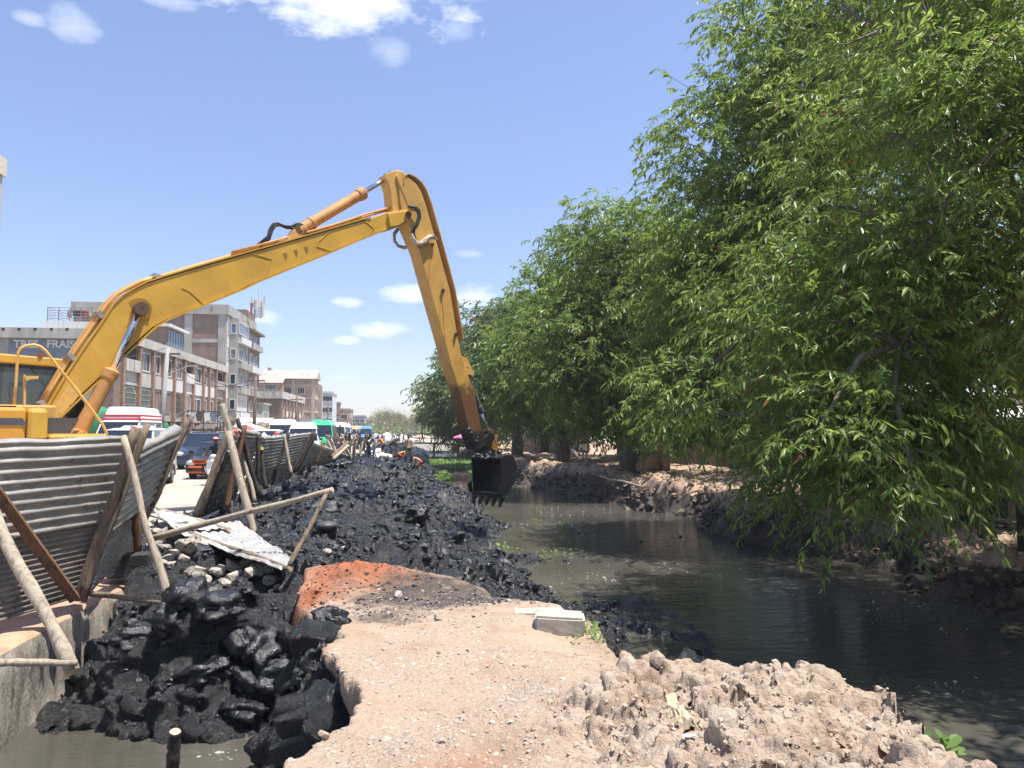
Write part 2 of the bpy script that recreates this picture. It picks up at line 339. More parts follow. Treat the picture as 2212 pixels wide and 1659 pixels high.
def bank_height(X, Y, fine=True):
    jx = fbm(X * 4, Y * 4, 3, 21) * .08 + fbm(X * 16, Y * 16, 2, 24) * .03; jy = fbm(X * 4 + 9, Y * 4, 3, 22) * .08 + fbm(X * 16, Y * 16 + 5, 2, 25) * .03
    sd = sdist(X + jx, Y + jy, poly)
    wid = .045 + .5 * sstep(6.8, 8.5, Y) * sstep(-1.0, .2, X)
    t = sstep(-wid, wid * .6, sd)
    ht = idw(track_pts, X, Y, 3.0, .12); hm = idw(mud_pts, X, Y, 3.4, .15)
    red = np.exp(-(((X - redc.x) / .85) ** 2 + ((Y - redc.y) / .85) ** 2) ** 1.5) + .9 * np.exp(-(((X - red2.x) / .25) ** 2 + ((Y - red2.y) / .35) ** 2))
    red = np.clip(red + .35 * np.exp(-(((X - red3.x) / .3) ** 2 + ((Y - red3.y) / .25) ** 2)), 0, 1)
    lump = 0
    for c in moundc: lump = lump + np.exp(-(((X - c.x) / .42) ** 2 + ((Y - c.y) / .5) ** 2))
    lump = np.clip(lump, 0, 1)
    # roughness of each soil
    w1, i1 = worley(X * 1.15 + .5 * fbm(X * 2, Y * 2, 2, 4), Y * 1.15 + .5 * fbm(X * 2, Y * 2 + 7, 2, 4), 3)
    n_mud = .26 * fbm(X * .8, Y * .8, 2, 1) + .32 * i1 * np.sqrt(np.clip(1 - w1 * 1.2, 0, 1)) - .12 + .16 * fbm(X * 2.1, Y * 2.1, 2, 2)
    w4, i4 = worley(X * 3.4, Y * 3.4, 23); w5, i5 = worley(X * 11, Y * 11, 25); w6, i6 = worley(X * 27, Y * 27, 26)
    n_lump = .15 * i4 ** 2 * np.sqrt(np.clip(1 - w4 * 1.2, 0, 1)) + .075 * i5 ** 1.5 * np.sqrt(np.clip(1 - w5 * 1.2, 0, 1)) + .02 * i6 * np.sqrt(np.clip(1 - w6 * 1.2, 0, 1)) + .08 * fbm(X * 3, Y * 3, 4, 40) + .035 * fbm(X * 14, Y * 14, 3, 43)
    n_trk = .035 * fbm(X * 2.0, Y * 2.0, 4, 50) + .015 * i5 ** 2 * np.sqrt(np.clip(1 - w5 * 1.2, 0, 1)) * (vnoise(X * 1.3, Y * 1.3, 52) > .5) + .008 * i6 ** 3 * (w6 < .4) + .005 * fbm(X * 25, Y * 25, 2, 51)
    n_red = .07 * fbm(X * 4, Y * 4, 4, 60) + .02 * i5 * np.sqrt(np.clip(1 - w5 * 1.2, 0, 1)) + .022 * i6 * np.sqrt(np.clip(1 - w6 * 1.2, 0, 1))
    trk = n_trk * (1 - lump) + n_lump * lump; trk = trk * (1 - red) + n_red * red
    # pool floor stays calm, mud lower than the water is smooth
    calm = sstep(-1.5, -1.0, hm)
    h = t * (ht + trk) + (1 - t) * (hm + n_mud * (.25 + .75 * calm))
    soil = np.where(t > .5, 1 - .0 * t, 0); soil = t
    return h, t, red, lump, sd
def bank_patch(xx, yy):
    X, Y = np.meshgrid(xx, yy); H, T, RD, LP, SD = bank_height(X, Y)
    # the track's broken edge by the pool hangs over: pull the steep face in under the lip
    steep = np.clip((-H + .02) / .5, 0, 1) * (np.abs(SD) < .28) * (Y < 7.6) * (X < 0.3)
    wall_m = sstep(-3.9, -4.05, X) * (Y < 12.4); H = np.where(wall_m > 0, np.minimum(H, -1.6), H)
    H = np.where(X < -4.75, np.minimum(H, .02 + .2 * (X + 5.2)), H)
    # soft soils stand in lumps and creases: push the surface out along its own normal
    gx = np.gradient(H, xx, axis=1); gy = np.gradient(H, yy, axis=0); N = np.stack([-gx, -gy, np.ones_like(H)], -1); N /= np.linalg.norm(N, axis=-1, keepdims=True)
    N[..., 2] = np.maximum(N[..., 2], .15)
    qx = X + .10 * (vnoise3(X * 5, Y * 5, H * 5, 91) - .5); qz = H + .10 * (vnoise3(X * 5 + 9, Y * 5, H * 5, 92) - .5)
    fy = np.clip(9.0 / Y, .35, 1.0)
    m = (.17 + .16 * sstep(10.5, 9, Y)) * billow(qx, Y, qz, 2.3, 2, 93) + .11 * billow(qx, Y, qz, 5.5, 2, 95) + .055 * billow(qx, Y, qz, 13, 2, 97) + .020 * billow(X, Y, H, 30, 2, 99) * fy - .13
    l = .075 * billow(qx, Y, qz, 4.5, 2, 101) + .045 * billow(qx, Y, qz, 11, 2, 103) + .022 * billow(X, Y, H, 26, 2, 105) + .009 * billow(X, Y, H, 60, 1, 107) - .05
    r_ = .030 * billow(qx, Y, qz, 9, 2, 109) + .014 * billow(X, Y, H, 26, 2, 111) - .015
    k = .006 * billow(X, Y, H, 24, 2, 113) + .004 * billow(X, Y, H, 60, 1, 114)
    mud_w = (1 - T) * sstep(-1.55, -1.15, H) * np.where(X < -4.4, .25, 1) * (1 - .7 * wall_m)
    D = m * (1 + .55 * sstep(10.5, 9, Y)) * mud_w + T * (l * LP + (1 - LP) * (r_ * RD + k * (1 - RD)))
    P = np.stack([X + .32 * steep, Y, H], -1) + N * D[..., None]
    STN = np.clip(1.1 * np.exp(-(((X - PZ(960, 1290, -.05).x) / .75) ** 2 + ((Y - PZ(960, 1290, -.05).y) / .9) ** 2)) + .8 * np.exp(-(((X - PZ(830, 1345, 0).x) / .45) ** 2 + ((Y - PZ(830, 1345, 0).y) / .35) ** 2)) + .55 * sstep(7.6, 9.2, Y) * (1 - .8 * RD), 0, 1)
    far = .35 + .65 * sstep(6.5, 8.5, Y)
    return P, T, RD, LP, STN, far
xx = np.linspace(-5.2, 4.3, 380); yy = np.concatenate([np.linspace(6.25, 9.8, 290), 9.8 * (118 / 9.8) ** np.linspace(0, 1, 470)[1:]])
xn = np.linspace(-1.9, 3.3, 470); yn = np.linspace(1.5, 6.27, 400)
PA = bank_patch(xx, yy); PB = bank_patch(xn, yn); H = PA[0][..., 2]; HN = PB[0][..., 2]
def bank_mat():
    m = bpy.data.materials.new('bank_soil'); nt, b, out = nodes(m); N = nt.nodes.new; L = nt.links.new
    tc = N('ShaderNodeTexCoord')
    def at(n):
        a = N('ShaderNodeAttribute'); a.attribute_name = n; return a.outputs['Fac']
    def noise(s, d=6, r=.6):
        n = N('ShaderNodeTexNoise'); n.inputs['Scale'].default_value = s; n.inputs['Detail'].default_value = d; n.inputs['Roughness'].default_value = r; L(tc.outputs['Object'], n.inputs['Vector']); return n.outputs['Fac']
    def ramp(f, *st):
        r = N('ShaderNodeValToRGB'); L(f, r.inputs[0])
        while len(r.color_ramp.elements) < len(st): r.color_ramp.elements.new(.5)
        for e, (p, c) in zip(r.color_ramp.elements, st): e.position = p; e.color = (*c, 1) if len(c) == 3 else c
        return r.outputs[0]
    def mix(f, a, c):
        x = N('ShaderNodeMix'); x.data_type = 'RGBA'; L(f, x.inputs[0]) if not isinstance(f, float) else setattr(x.inputs[0], 'default_value', f)
        L(a, x.inputs[6]); L(c, x.inputs[7]); return x.outputs[2]
    def mth(op, a, c, clamp=True):
        x = N('ShaderNodeMath'); x.operation = op; x.use_clamp = clamp
        for i, v in enumerate((a, c)):
            if isinstance(v, (int, float)): x.inputs[i].default_value = v
            else: L(v, x.inputs[i])
        return x.outputs[0]
    sand = ramp(noise(2.2), (.3, (.34, .235, .16)), (.5, (.44, .32, .225)), (.72, (.49, .38, .285)))
    grav = ramp(noise(60, 3), (.35, (.24, .17, .12)), (.55, (.46, .36, .28)), (.75, (.60, .50, .41)))
    sand = mix(mth('MULTIPLY', ramp(noise(1.1), (.42, (0, 0, 0)), (.62, (1, 1, 1))), .8), sand, grav)
    clay = ramp(noise(5), (.3, (.30, .21, .145)), (.5, (.46, .35, .26)), (.75, (.56, .47, .375)))
    sand = mix(at('lump'), sand, clay)
    redc_ = ramp(noise(9), (.3, (.20, .055, .02)), (.55, (.36, .115, .045)), (.78, (.44, .19, .10)))
    soil = mix(at('red'), sand, redc_)
    mud = ramp(noise(3.5, 8, .68), (.36, (.0035, .0036, .0045)), (.58, (.008, .0085, .0105)), (.78, (.045, .046, .05)))
    dry = ramp(noise(22, 5, .7), (.42, (.008, .008, .010)), (.60, (.035, .034, .033)), (.78, (.17, .16, .145)))
    mud = mix(ramp(noise(.9, 4), (.54, (0, 0, 0)), (.76, (.6, .6, .6))), mud, dry)
    f = ramp(mth('ADD', at('soil'), mth('MULTIPLY', mth('SUBTRACT', noise(7, 7, .7), .5, False), mth('MULTIPLY', 1.5, at('far'), False), False), True), (.42, (0, 0, 0)), (.60, (1, 1, 1)))
    st_ = ramp(mth('ADD', at('stain'), mth('MULTIPLY', mth('SUBTRACT', noise(4.5, 8, .72), .5, False), 2.0, False)), (.32, (0, 0, 0)), (.95, (.85, .85, .85)))
    soil = mix(st_, soil, dry)
    L(mix(f, mud, soil), b.inputs['Base Color'])
    rg = N('ShaderNodeMapRange'); L(f, rg.inputs[0]); rg.inputs[3].default_value = .25; rg.inputs[4].default_value = .95
    rn = mth('ADD', rg.outputs[0], mth('MULTIPLY', mth('SUBTRACT', noise(8), .5, False), .7, False)); L(rn, b.inputs['Roughness'])
    b.inputs['Specular IOR Level'].default_value = .7
    bp = N('ShaderNodeBump'); bp.inputs['Strength'].default_value = 1.0; bp.inputs['Distance'].default_value = .035
    nb = mth('ADD', mth('MULTIPLY', noise(30, 6, .72), .8, False), mth('MULTIPLY', noise(95, 3, .6), .35, False), False); L(nb, bp.inputs['Height'])
    L(bp.outputs[0], b.inputs['Normal'])
    return m
M_bank = bank_mat()
nA = PA[0].shape[0] * PA[0].shape[1]
V = np.concatenate([PA[0].reshape(-1, 3), PB[0].reshape(-1, 3)]); FA = gridfaces(len(yy), len(xx)); FB = gridfaces(len(yn), len(xn)) + nA
me = npmesh('canal_bank', V, np.concatenate([FA, FB]), M_bank, True, {n_: np.concatenate([PA[q].ravel(), PB[q].ravel()]) for q, n_ in ((1, 'soil'), (2, 'red'), (3, 'lump'), (4, 'stain'), (5, 'far'))})
bank = tag(link('canal_bank', me), kind='structure')
def zbank(x, y):
    if y < 6.25 and xn[0] < x < xn[-1]: j = int(np.clip(np.searchsorted(xn, x), 1, len(xn) - 1)); i = int(np.clip(np.searchsorted(yn, y), 1, len(yn) - 1)); return float(HN[i, j])
    j = int(np.clip(np.searchsorted(xx, x), 1, len(xx) - 1)); i = int(np.clip(np.searchsorted(yy, y), 1, len(yy) - 1)); return float(H[i, j])
# ---- lumps, pebbles: uncountable
def blob_shapes(k, n_u=6, n_v=4, rough=.35, seed=1):
    r = np.random.default_rng(seed); out = []
    ico = []
    t = (1 + 5 ** .5) / 2
    v = np.array([(-1, t, 0), (1, t, 0), (-1, -t, 0), (1, -t, 0), (0, -1, t), (0, 1, t), (0, -1, -t), (0, 1, -t), (t, 0, -1), (t, 0, 1), (-t, 0, -1), (-t, 0, 1)], float); v /= np.linalg.norm(v[0])
    f = np.array([(0, 11, 5), (0, 5, 1), (0, 1, 7), (0, 7, 10), (0, 10, 11), (1, 5, 9), (5, 11, 4), (11, 10, 2), (10, 7, 6), (7, 1, 8), (3, 9, 4), (3, 4, 2), (3, 2, 6), (3, 6, 8), (3, 8, 9), (4, 9, 5), (2, 4, 11), (6, 2, 10), (8, 6, 7), (9, 8, 1)])
    for i in range(k): out.append(v * (1 + r.uniform(-rough, rough, (12, 1))) * r.uniform(.65, 1.2, (1, 3)))
    return out, f
def scatter_blobs(name, P, S, material, rough=.35, smooth=False, seed=5, flat=.75):
    shapes, f = blob_shapes(24, rough=rough, seed=seed); r = np.random.default_rng(seed); n = len(P)
    Vs = np.zeros((n, 12, 3)); 
    ang = r.uniform(0, 6.283, n); c, s = np.cos(ang), np.sin(ang); ids = r.integers(0, 24, n); base = np.array(shapes)[ids]
    x = base[..., 0] * c[:, None] - base[..., 1] * s[:, None]; y = base[..., 0] * s[:, None] + base[..., 1] * c[:, None]
    Vs[..., 0] = x; Vs[..., 1] = y; Vs[..., 2] = base[..., 2] * flat
    Vs = Vs * S[:, None, None] + P[:, None, :]
    F = (f[None] + (np.arange(n) * 12)[:, None, None]).reshape(-1, 3)
    return tag(link(name, npmesh(name, Vs.reshape(-1, 3), F, material, smooth)), kind='stuff')
def mud_mat():
    m = mat('black_mud', (.009, .0095, .012), .4, var=.6, scale=7, c2=(.0035, .0037, .005), blot=(.08, .078, .076), blot_scale=11, blot_t=.66, spec=.7, bump=.9, bscale=42)
    nt = m.node_tree; b = [n for n in nt.nodes if n.type == 'BSDF_PRINCIPLED'][0]; tc = [n for n in nt.nodes if n.type == 'TEX_COORD'][0]
    n = nt.nodes.new('ShaderNodeTexNoise'); n.inputs['Scale'].default_value = 6; n.inputs['Detail'].default_value = 6; nt.links.new(tc.outputs['Object'], n.inputs['Vector'])
    r = nt.nodes.new('ShaderNodeMapRange'); r.inputs[1].default_value = .36; r.inputs[2].default_value = .64; r.inputs[3].default_value = .20; r.inputs[4].default_value = .52; nt.links.new(n.outputs['Fac'], r.inputs[0]); nt.links.new(r.outputs[0], b.inputs['Roughness']); return m
M_mud = mud_mat()
def pick(n, cond, ymax, ymin=2., power=1.6, seed=3):
    r = np.random.default_rng(seed); u = r.random(n * 6); y = ymin * (ymax / ymin) ** u; x = r.uniform(-3.95, 3.6, n * 6)
    h, t, rd_, lp, sd = bank_height(x, y); k = cond(x, y, h, t, rd_, lp, sd); k &= ~((x < -3.9) & (y < 12.4)); ii = np.flatnonzero(k)[:n]; return np.array([(x[q], y[q], zbank(x[q], y[q])) for q in ii])
    return np.stack([x, y, h], 1)[k][:n]
def lumps(name, P, S, material, seed, k=20, flat=.7, smooth=False):
    r = np.random.default_rng(seed); bm = bmesh.new(); bmesh.ops.create_icosphere(bm, subdivisions=2, radius=1); v0 = np.array([tuple(v.co) for v in bm.verts]); f0 = np.array([[v.index for v in f.verts] for f in bm.faces]); bm.free()
    base = []
    for q in range(k):
        o1, o2 = r.uniform(-50, 50, 2); d = 1 + .75 * fbm(v0[:, 0] * 1.3 + o1, v0[:, 1] * 1.3 + v0[:, 2] * 1.1 + o2, 3, q) + .30 * fbm(v0[:, 0] * 3.5 + o2, v0[:, 1] * 3.5 + v0[:, 2] * 3 + o1, 2, q + 50)
        base.append(v0 * d[:, None] * r.uniform(.7, 1.35, (1, 3)))
    base = np.array(base); n = len(P); A = base[r.integers(0, k, n)]
    # random orientation
    q = r.normal(size=(n, 4)); q /= np.linalg.norm(q, axis=1, keepdims=True); w, x, y, z = q.T
    Rm = np.stack([1 - 2 * (y * y + z * z), 2 * (x * y - z * w), 2 * (x * z + y * w), 2 * (x * y + z * w), 1 - 2 * (x * x + z * z), 2 * (y * z - x * w), 2 * (x * z - y * w), 2 * (y * z + x * w), 1 - 2 * (x * x + y * y)], 1).reshape(n, 3, 3)
    A = np.einsum('nij,nkj->nki', Rm, A); A[..., 2] *= flat; A = A * S[:, None, None] + P[:, None, :]
    F = (f0[None] + (np.arange(n) * len(v0))[:, None, None]).reshape(-1, 3)
    return tag(link(name, npmesh(name, A.reshape(-1, 3), F, material, smooth)), kind='stuff')
import bmesh
cm_ = lambda x, y, h, t, rd_, lp, sd: (t < .35) & (h > -1.22)
Pm = pick(2600, cm_, 15, 6.6, seed=3); Sm = np.clip(np.random.default_rng(4).gamma(1.5, .013, len(Pm)) + .008, .008, .075)
lumps('mud_clods', Pm - [0, 0, .006], Sm, M_mud, 5, 24, .7, False)
Pm = pick(7000, cm_, 70, 12.5, seed=13); Sm = np.clip((np.random.default_rng(14).gamma(1.5, .018, len(Pm)) + .012) * (.75 + Pm[:, 1] / 45), .015, .14)
scatter_blobs('far_mud_clods', Pm - [0, 0, .01], Sm, M_mud, .55, False, 15, .7)
def mud_slabs():
    bm = bmesh.new(); bmesh.ops.create_icosphere(bm, subdivisions=4, radius=1); v0 = np.array([tuple(v.co) for v in bm.verts]); f0 = np.array([[v.index for v in f.verts] for f in bm.faces]); bm.free(); r = np.random.default_rng(77); Vs = []; n = 0
    for (px, py, z, sx_, sy_, sz) in [(470, 1278, .10, .42, .26, .16), (545, 1290, .08, .26, .2, .14), (400, 1310, -.05, .26, .24, .2), (520, 1330, -.15, .3, .16, .16), (370, 1385, -.4, .2, .18, .2), (600, 1370, -.3, .24, .2, .18), (560, 1450, -.75, .26, .2, .16), (610, 1470, -.8, .2, .16, .16), (430, 1490, -.85, .3, .2, .12), (300, 1500, -1.0, .3, .2, .12), (520, 1540, -1.05, .3, .16, .1), (670, 1360, .0, .18, .16, .18), (720, 1345, .06, .2, .14, .12), (655, 1430, -.3, .16, .14, .2), (230, 1520, -1.1, .22, .14, .1), (1130, 1225, -1.05, .3, .2, .14), (1090, 1215, -.8, .3, .22, .16), (980, 1170, -.3, .3, .25, .15), (780, 1040, .45, .5, .4, .3), (850, 1050, .3, .5, .4, .25), (700, 1090, .25, .35, .3, .2), (900, 1110, .0, .4, .3, .2)]:
        p = PZ(px, py, z); o = r.uniform(-30, 30, 3); q = v0 * 1.6
        d = 1 + .9 * (vnoise3(q[:, 0] + o[0], q[:, 1] + o[1], q[:, 2] + o[2], 3) - .5) + .5 * (billow(q[:, 0] + o[1], q[:, 1] + o[2], q[:, 2] + o[0], 1.6, 3, 5) - .3) + .12 * (billow(q[:, 0] + o[1], q[:, 1] + o[2], q[:, 2] + o[0], 7, 2, 8) - .3)
        v = v0 * d[:, None] * np.array([sx_, sy_, sz]); a = r.uniform(0, 6.28); c, s_ = math.cos(a), math.sin(a); b_ = r.uniform(-.5, .5)
        v = np.stack([v[:, 0] * math.cos(b_) - v[:, 2] * math.sin(b_), v[:, 1], v[:, 0] * math.sin(b_) + v[:, 2] * math.cos(b_)], 1); v = np.stack([v[:, 0] * c - v[:, 1] * s_, v[:, 0] * s_ + v[:, 1] * c, v[:, 2]], 1)
        Vs.append(v + np.array([p.x, p.y, zbank(p.x, p.y) + .02])); n += 1
    F = (f0[None] + (np.arange(n) * len(v0))[:, None, None]).reshape(-1, 3); tag(link('mud_slabs', npmesh('mud_slabs', np.concatenate(Vs), F, M_mud, True)), kind='stuff')
mud_slabs()
M_clay = mat('dry_clay', (.48, .37, .28), .95, var=.3, scale=14, bump=.5, bscale=70)
Pc = pick(2200, lambda x, y, h, t, rd_, lp, sd: (t > .6) & (lp > .35), 6.5, 2.6, seed=8)
Sc = np.clip(np.random.default_rng(5).gamma(1.1, .0042, len(Pc)) + .002, .002, .022)
scatter_blobs('clay_crumbs', Pc, Sc, M_clay, .4, False, 6)
M_peb = mat('pale_pebbles', (.46, .38, .31), .9, var=.5, scale=9, bump=.3)
Pp = pick(6000, lambda x, y, h, t, rd_, lp, sd: (t > .8) & (lp < .3), 9.5, 2.4, seed=9)
Sp = np.clip(np.random.default_rng(6).gamma(1.2, .0042, len(Pp)) + .0025, .002, .028)
scatter_blobs('track_pebbles', Pp, Sp, M_peb, .35, False, 7, .55)

st_w = lambda x, y: np.exp(-(((x - PZ(970, 1285, -.05).x) / .85) ** 2 + ((y - PZ(970, 1285, -.05).y) / .9) ** 2)) + np.exp(-(((x - PZ(840, 1345, 0).x) / .5) ** 2 + ((y - PZ(840, 1345, 0).y) / .3) ** 2)) + .8 * (y > 8.2) * (y < 10.2)
Pg = pick(1500, lambda x, y, h, t, rd_, lp, sd: (t > .3) & (np.random.default_rng(2).random(len(x)) < st_w(x, y) * (1 - .7 * rd_)), 11, 5.5, seed=21); Sg = np.clip(np.random.default_rng(22).gamma(1.1, .008, len(Pg)) + .003, .003, .05)
scatter_blobs('mud_crumbs', Pg, Sg, M_mud, .5, False, 18, .6)
Pg = pick(1300, lambda x, y, h, t, rd_, lp, sd: (rd_ > .3) & (t > .3), 11, 6.5, seed=23); Sg = np.clip(np.random.default_rng(24).gamma(1.2, .006, len(Pg)) + .003, .003, .035)
scatter_blobs('red_crumbs', Pg, Sg, mat('red_soil_crumbs', (.33, .115, .05), .95, var=.5, scale=12, bump=.4), .5, False, 19, .65)
# ---- right bank
edge_y = np.array([-20, 5, 8, 10, 12.9, 16.6, 20, 25.7, 30, 34, 38, 43, 50, 60, 75, 95, 118]); edge_x = np.array([8.6, 8.6, 8.4, 8.6, 9.6, 10.0, 9.0, 9.1, 8.4, 8.1, 7.2, 6.0, 5.9, 5.6, 5.2, 5.0, 5.0])
def right_height(X, Y):
    e = np.interp(Y, edge_y, edge_x) + 1.0 * fbm(X * .0 + Y * .45, Y * .0 + 3.3, 4, 81) + .3 * fbm(X * 2, Y * 2, 3, 82)
    d = X - e
    top = -.32 + .22 * sstep(1.5, 8, d) + .30 * fbm(X * .6, Y * .6, 4, 83) + .42 * np.exp(-((d - 1.4) / 1.0) ** 2) * np.clip(fbm(X * .3, Y * .3, 2, 84) + .4, 0, 1)
    w, i = worley(X * 4.5, Y * 4.5, 85); w2, i2 = worley(X * 12, Y * 12, 86)
    n = .20 * i * np.sqrt(np.clip(1 - w * 1.2, 0, 1)) + .07 * i2 * np.sqrt(np.clip(1 - w2 * 1.2, 0, 1))
    f = sstep(-.3, 1.5, d + .35 * fbm(X * 1.5, Y * 1.5, 3, 87))
    return -1.75 + f * (top + 1.75) + n * sstep(-.4, .2, d) * (1 - .85 * sstep(3.0, 5, d)), d, f
ny2, nx2 = 420, 260
yy2 = np.concatenate([np.linspace(-6, 5, 20), 5.2 * (118 / 5.2) ** np.linspace(0, 1, ny2 - 20)]); u = np.linspace(0, 1, nx2); xx2 = -2.0 + 37 * (.35 * u + .65 * u ** 3.0)
E2 = np.interp(yy2, edge_y, edge_x); X2 = E2[:, None] + xx2[None, :]; Y2 = np.repeat(yy2[:, None], nx2, 1)
H2, D2, F2 = right_height(X2, Y2)
def rbank_mat():
    m = bpy.data.materials.new('right_bank_soil'); nt, b, out = nodes(m); N = nt.nodes.new; L = nt.links.new
    tc = N('ShaderNodeTexCoord'); a = N('ShaderNodeAttribute'); a.attribute_name = 'up'
    def noise(s):
        n = N('ShaderNodeTexNoise'); n.inputs['Scale'].default_value = s; n.inputs['Detail'].default_value = 7; n.inputs['Roughness'].default_value = .65; L(tc.outputs['Object'], n.inputs['Vector']); return n.outputs['Fac']
    r1 = N('ShaderNodeValToRGB'); L(noise(2.2), r1.inputs[0]); r1.color_ramp.elements[0].position = .3; r1.color_ramp.elements[0].color = (.21, .135, .085, 1); r1.color_ramp.elements[1].position = .7; r1.color_ramp.elements[1].color = (.52, .37, .26, 1)
    r2 = N('ShaderNodeValToRGB'); L(noise(5), r2.inputs[0]); r2.color_ramp.elements[0].position = .35; r2.color_ramp.elements[0].color = (.035, .028, .023, 1); r2.color_ramp.elements[1].position = .8; r2.color_ramp.elements[1].color = (.15, .11, .078, 1)
    ad = N('ShaderNodeMath'); ad.operation = 'MULTIPLY_ADD'; L(noise(4), ad.inputs[0]); ad.inputs[1].default_value = .7; L(a.outputs['Fac'], ad.inputs[2])
    rf = N('ShaderNodeValToRGB'); L(ad.outputs[0], rf.inputs[0]); rf.color_ramp.elements[0].position = .9; rf.color_ramp.elements[1].position = 1.0
    # dry top soil on the upper bank, pale share widened to paint sunlit patches
    mx = N('ShaderNodeMix'); mx.data_type = 'RGBA'; L(rf.outputs[0], mx.inputs[0]); L(r2.outputs[0], mx.inputs[6]); L(r1.outputs[0], mx.inputs[7]); L(mx.outputs[2], b.inputs['Base Color'])
    b.inputs['Roughness'].default_value = .75
    bp = N('ShaderNodeBump'); bp.inputs['Strength'].default_value = .7; bp.inputs['Distance'].default_value = .03; L(noise(22), bp.inputs['Height']); L(bp.outputs[0], b.inputs['Normal'])
    return m
M_rbank = rbank_mat()
up = np.clip(F2 * .92 - .16 + .06 * sstep(1, 3, D2), 0, 1)  # pale mask: dried upper soil plus colour standing in for sunlit patches
X2 = X2 + F2 * (1 - F2) * 4 * (.22 * fbm(Y2 * 1.6, H2 * 2.2, 3, 88) + .10 * fbm(Y2 * 5, H2 * 6, 2, 89))
me = npmesh('right_bank', np.stack([X2, Y2, H2], -1).reshape(-1, 3), gridfaces(ny2, nx2), M_rbank, True, {'up': up.ravel()})
tag(link('right_bank', me), kind='structure')
rq = np.random.default_rng(41); yq = 9 * (75 / 9) ** rq.random(8000); dq = rq.uniform(-.35, 2.6, 8000); xq = np.interp(yq, edge_y, edge_x) + dq; hq, dd, fq = right_height(xq, yq)
Pq = np.stack([xq, yq, hq], 1); Sq = np.clip((rq.gamma(1.5, .03, 8000) + .02) * (.6 + yq / 40), .02, .24); lowq = fq < .72
scatter_blobs('bank_clods', Pq[lowq], Sq[lowq], mat('dark_bank_soil', (.11, .082, .06), .7, var=.6, scale=4, bump=.6), .5, False, 16, .7)
scatter_blobs('dry_bank_clods', Pq[~lowq], Sq[~lowq] * .7, mat('dry_bank_soil', (.46, .33, .23), .95, var=.5, scale=3, bump=.5), .5, False, 17, .6)
def zr(x, y): return float(right_height(np.array([float(x)]), np.array([float(y)]))[0][0])
# ------------------------------------------------------------- canal wall, fences, poles, rubble
M_conc = mat('stained_concrete', (.40, .37, .32), .92, var=.3, scale=2.2, blot=(.15, .13, .11), blot_scale=1.6, blot_t=.56, bump=.7, bscale=26)
M_soilcap = mat('red_soil_cap', (.44, .27, .18), .95, var=.35, scale=3, bump=.5, bscale=30)
def streak_mat():
    m = mat('streaked_wall_face', (.33, .29, .24), .9, var=.45, scale=2.4, c2=(.13, .11, .09), blot=(.05, .046, .045), blot_scale=1.1, blot_t=.6, bump=.8, bscale=22, stretch=(1.0, 2.6, .9)); return m
wl = thing('canal_wall', 'low stained concrete canal wall topped with red soil under the iron fence', 'wall', (-4, 5, -1.2))
def wy(v): return v
b_ = MB()
nY, nZ = 90, 26
def wall_pt(y, z):
    q = np.array([y * 1.7]); r_ = np.array([z * 2.0])
    return -4.0 + .05 * float(fbm(q, r_, 3, 90)[0]) - .05 * max(0, (z + .45) / .2) ** 2
vs = []; ys = [-6 + 18.2 * i / (nY - 1) for i in range(nY)]
zs = [-2.5 + 2.2 * i / (nZ - 1) for i in range(nZ)]
for y in ys:
    for z in zs: vs.append((wall_pt(y, z), y + (.10 * math.sin(z * 9) if y > 12 else 0), z))
fs = [(i * nZ + j, (i + 1) * nZ + j, (i + 1) * nZ + j + 1, i * nZ + j + 1) for i in range(nY - 1) for j in range(nZ - 1)]
b_.add(vs, fs); b_.shift((4, -5, 1.2)); obj('wall_face', b_, streak_mat(), wl, True)
b_ = MB(); b_.lohi((-.03, 7.12, -1.3), (-1.05, 7.2, .88)); b_.lohi((-.95, -11, -1.3), (-1.1, 7.1, .86)); obj('wall_end', b_, M_conc, wl)
nX = 14
vs = []
for y in ys:
    for j in range(nX):
        t = j / (nX - 1); x = (wall_pt(y, -.3) if j == 0 else -4.0 - 1.02 * t)
        vs.append((x, y + (.10 * math.sin(-.3 * 9) if y > 12 else 0), -.3 + (.0 if j == 0 else .06 * float(vnoise(np.array([y * 3.]), np.array([t * 4.]), 5)[0]) + .13 * t)))
fs = [(i * nX + j, (i + 1) * nX + j, (i + 1) * nX + j + 1, i * nX + j + 1) for i in range(nY - 1) for j in range(nX - 1)]
b_ = MB(); b_.add(vs, fs); b_.shift((4, -5, 1.2)); obj('soil_cap', b_, M_soilcap, wl, True)

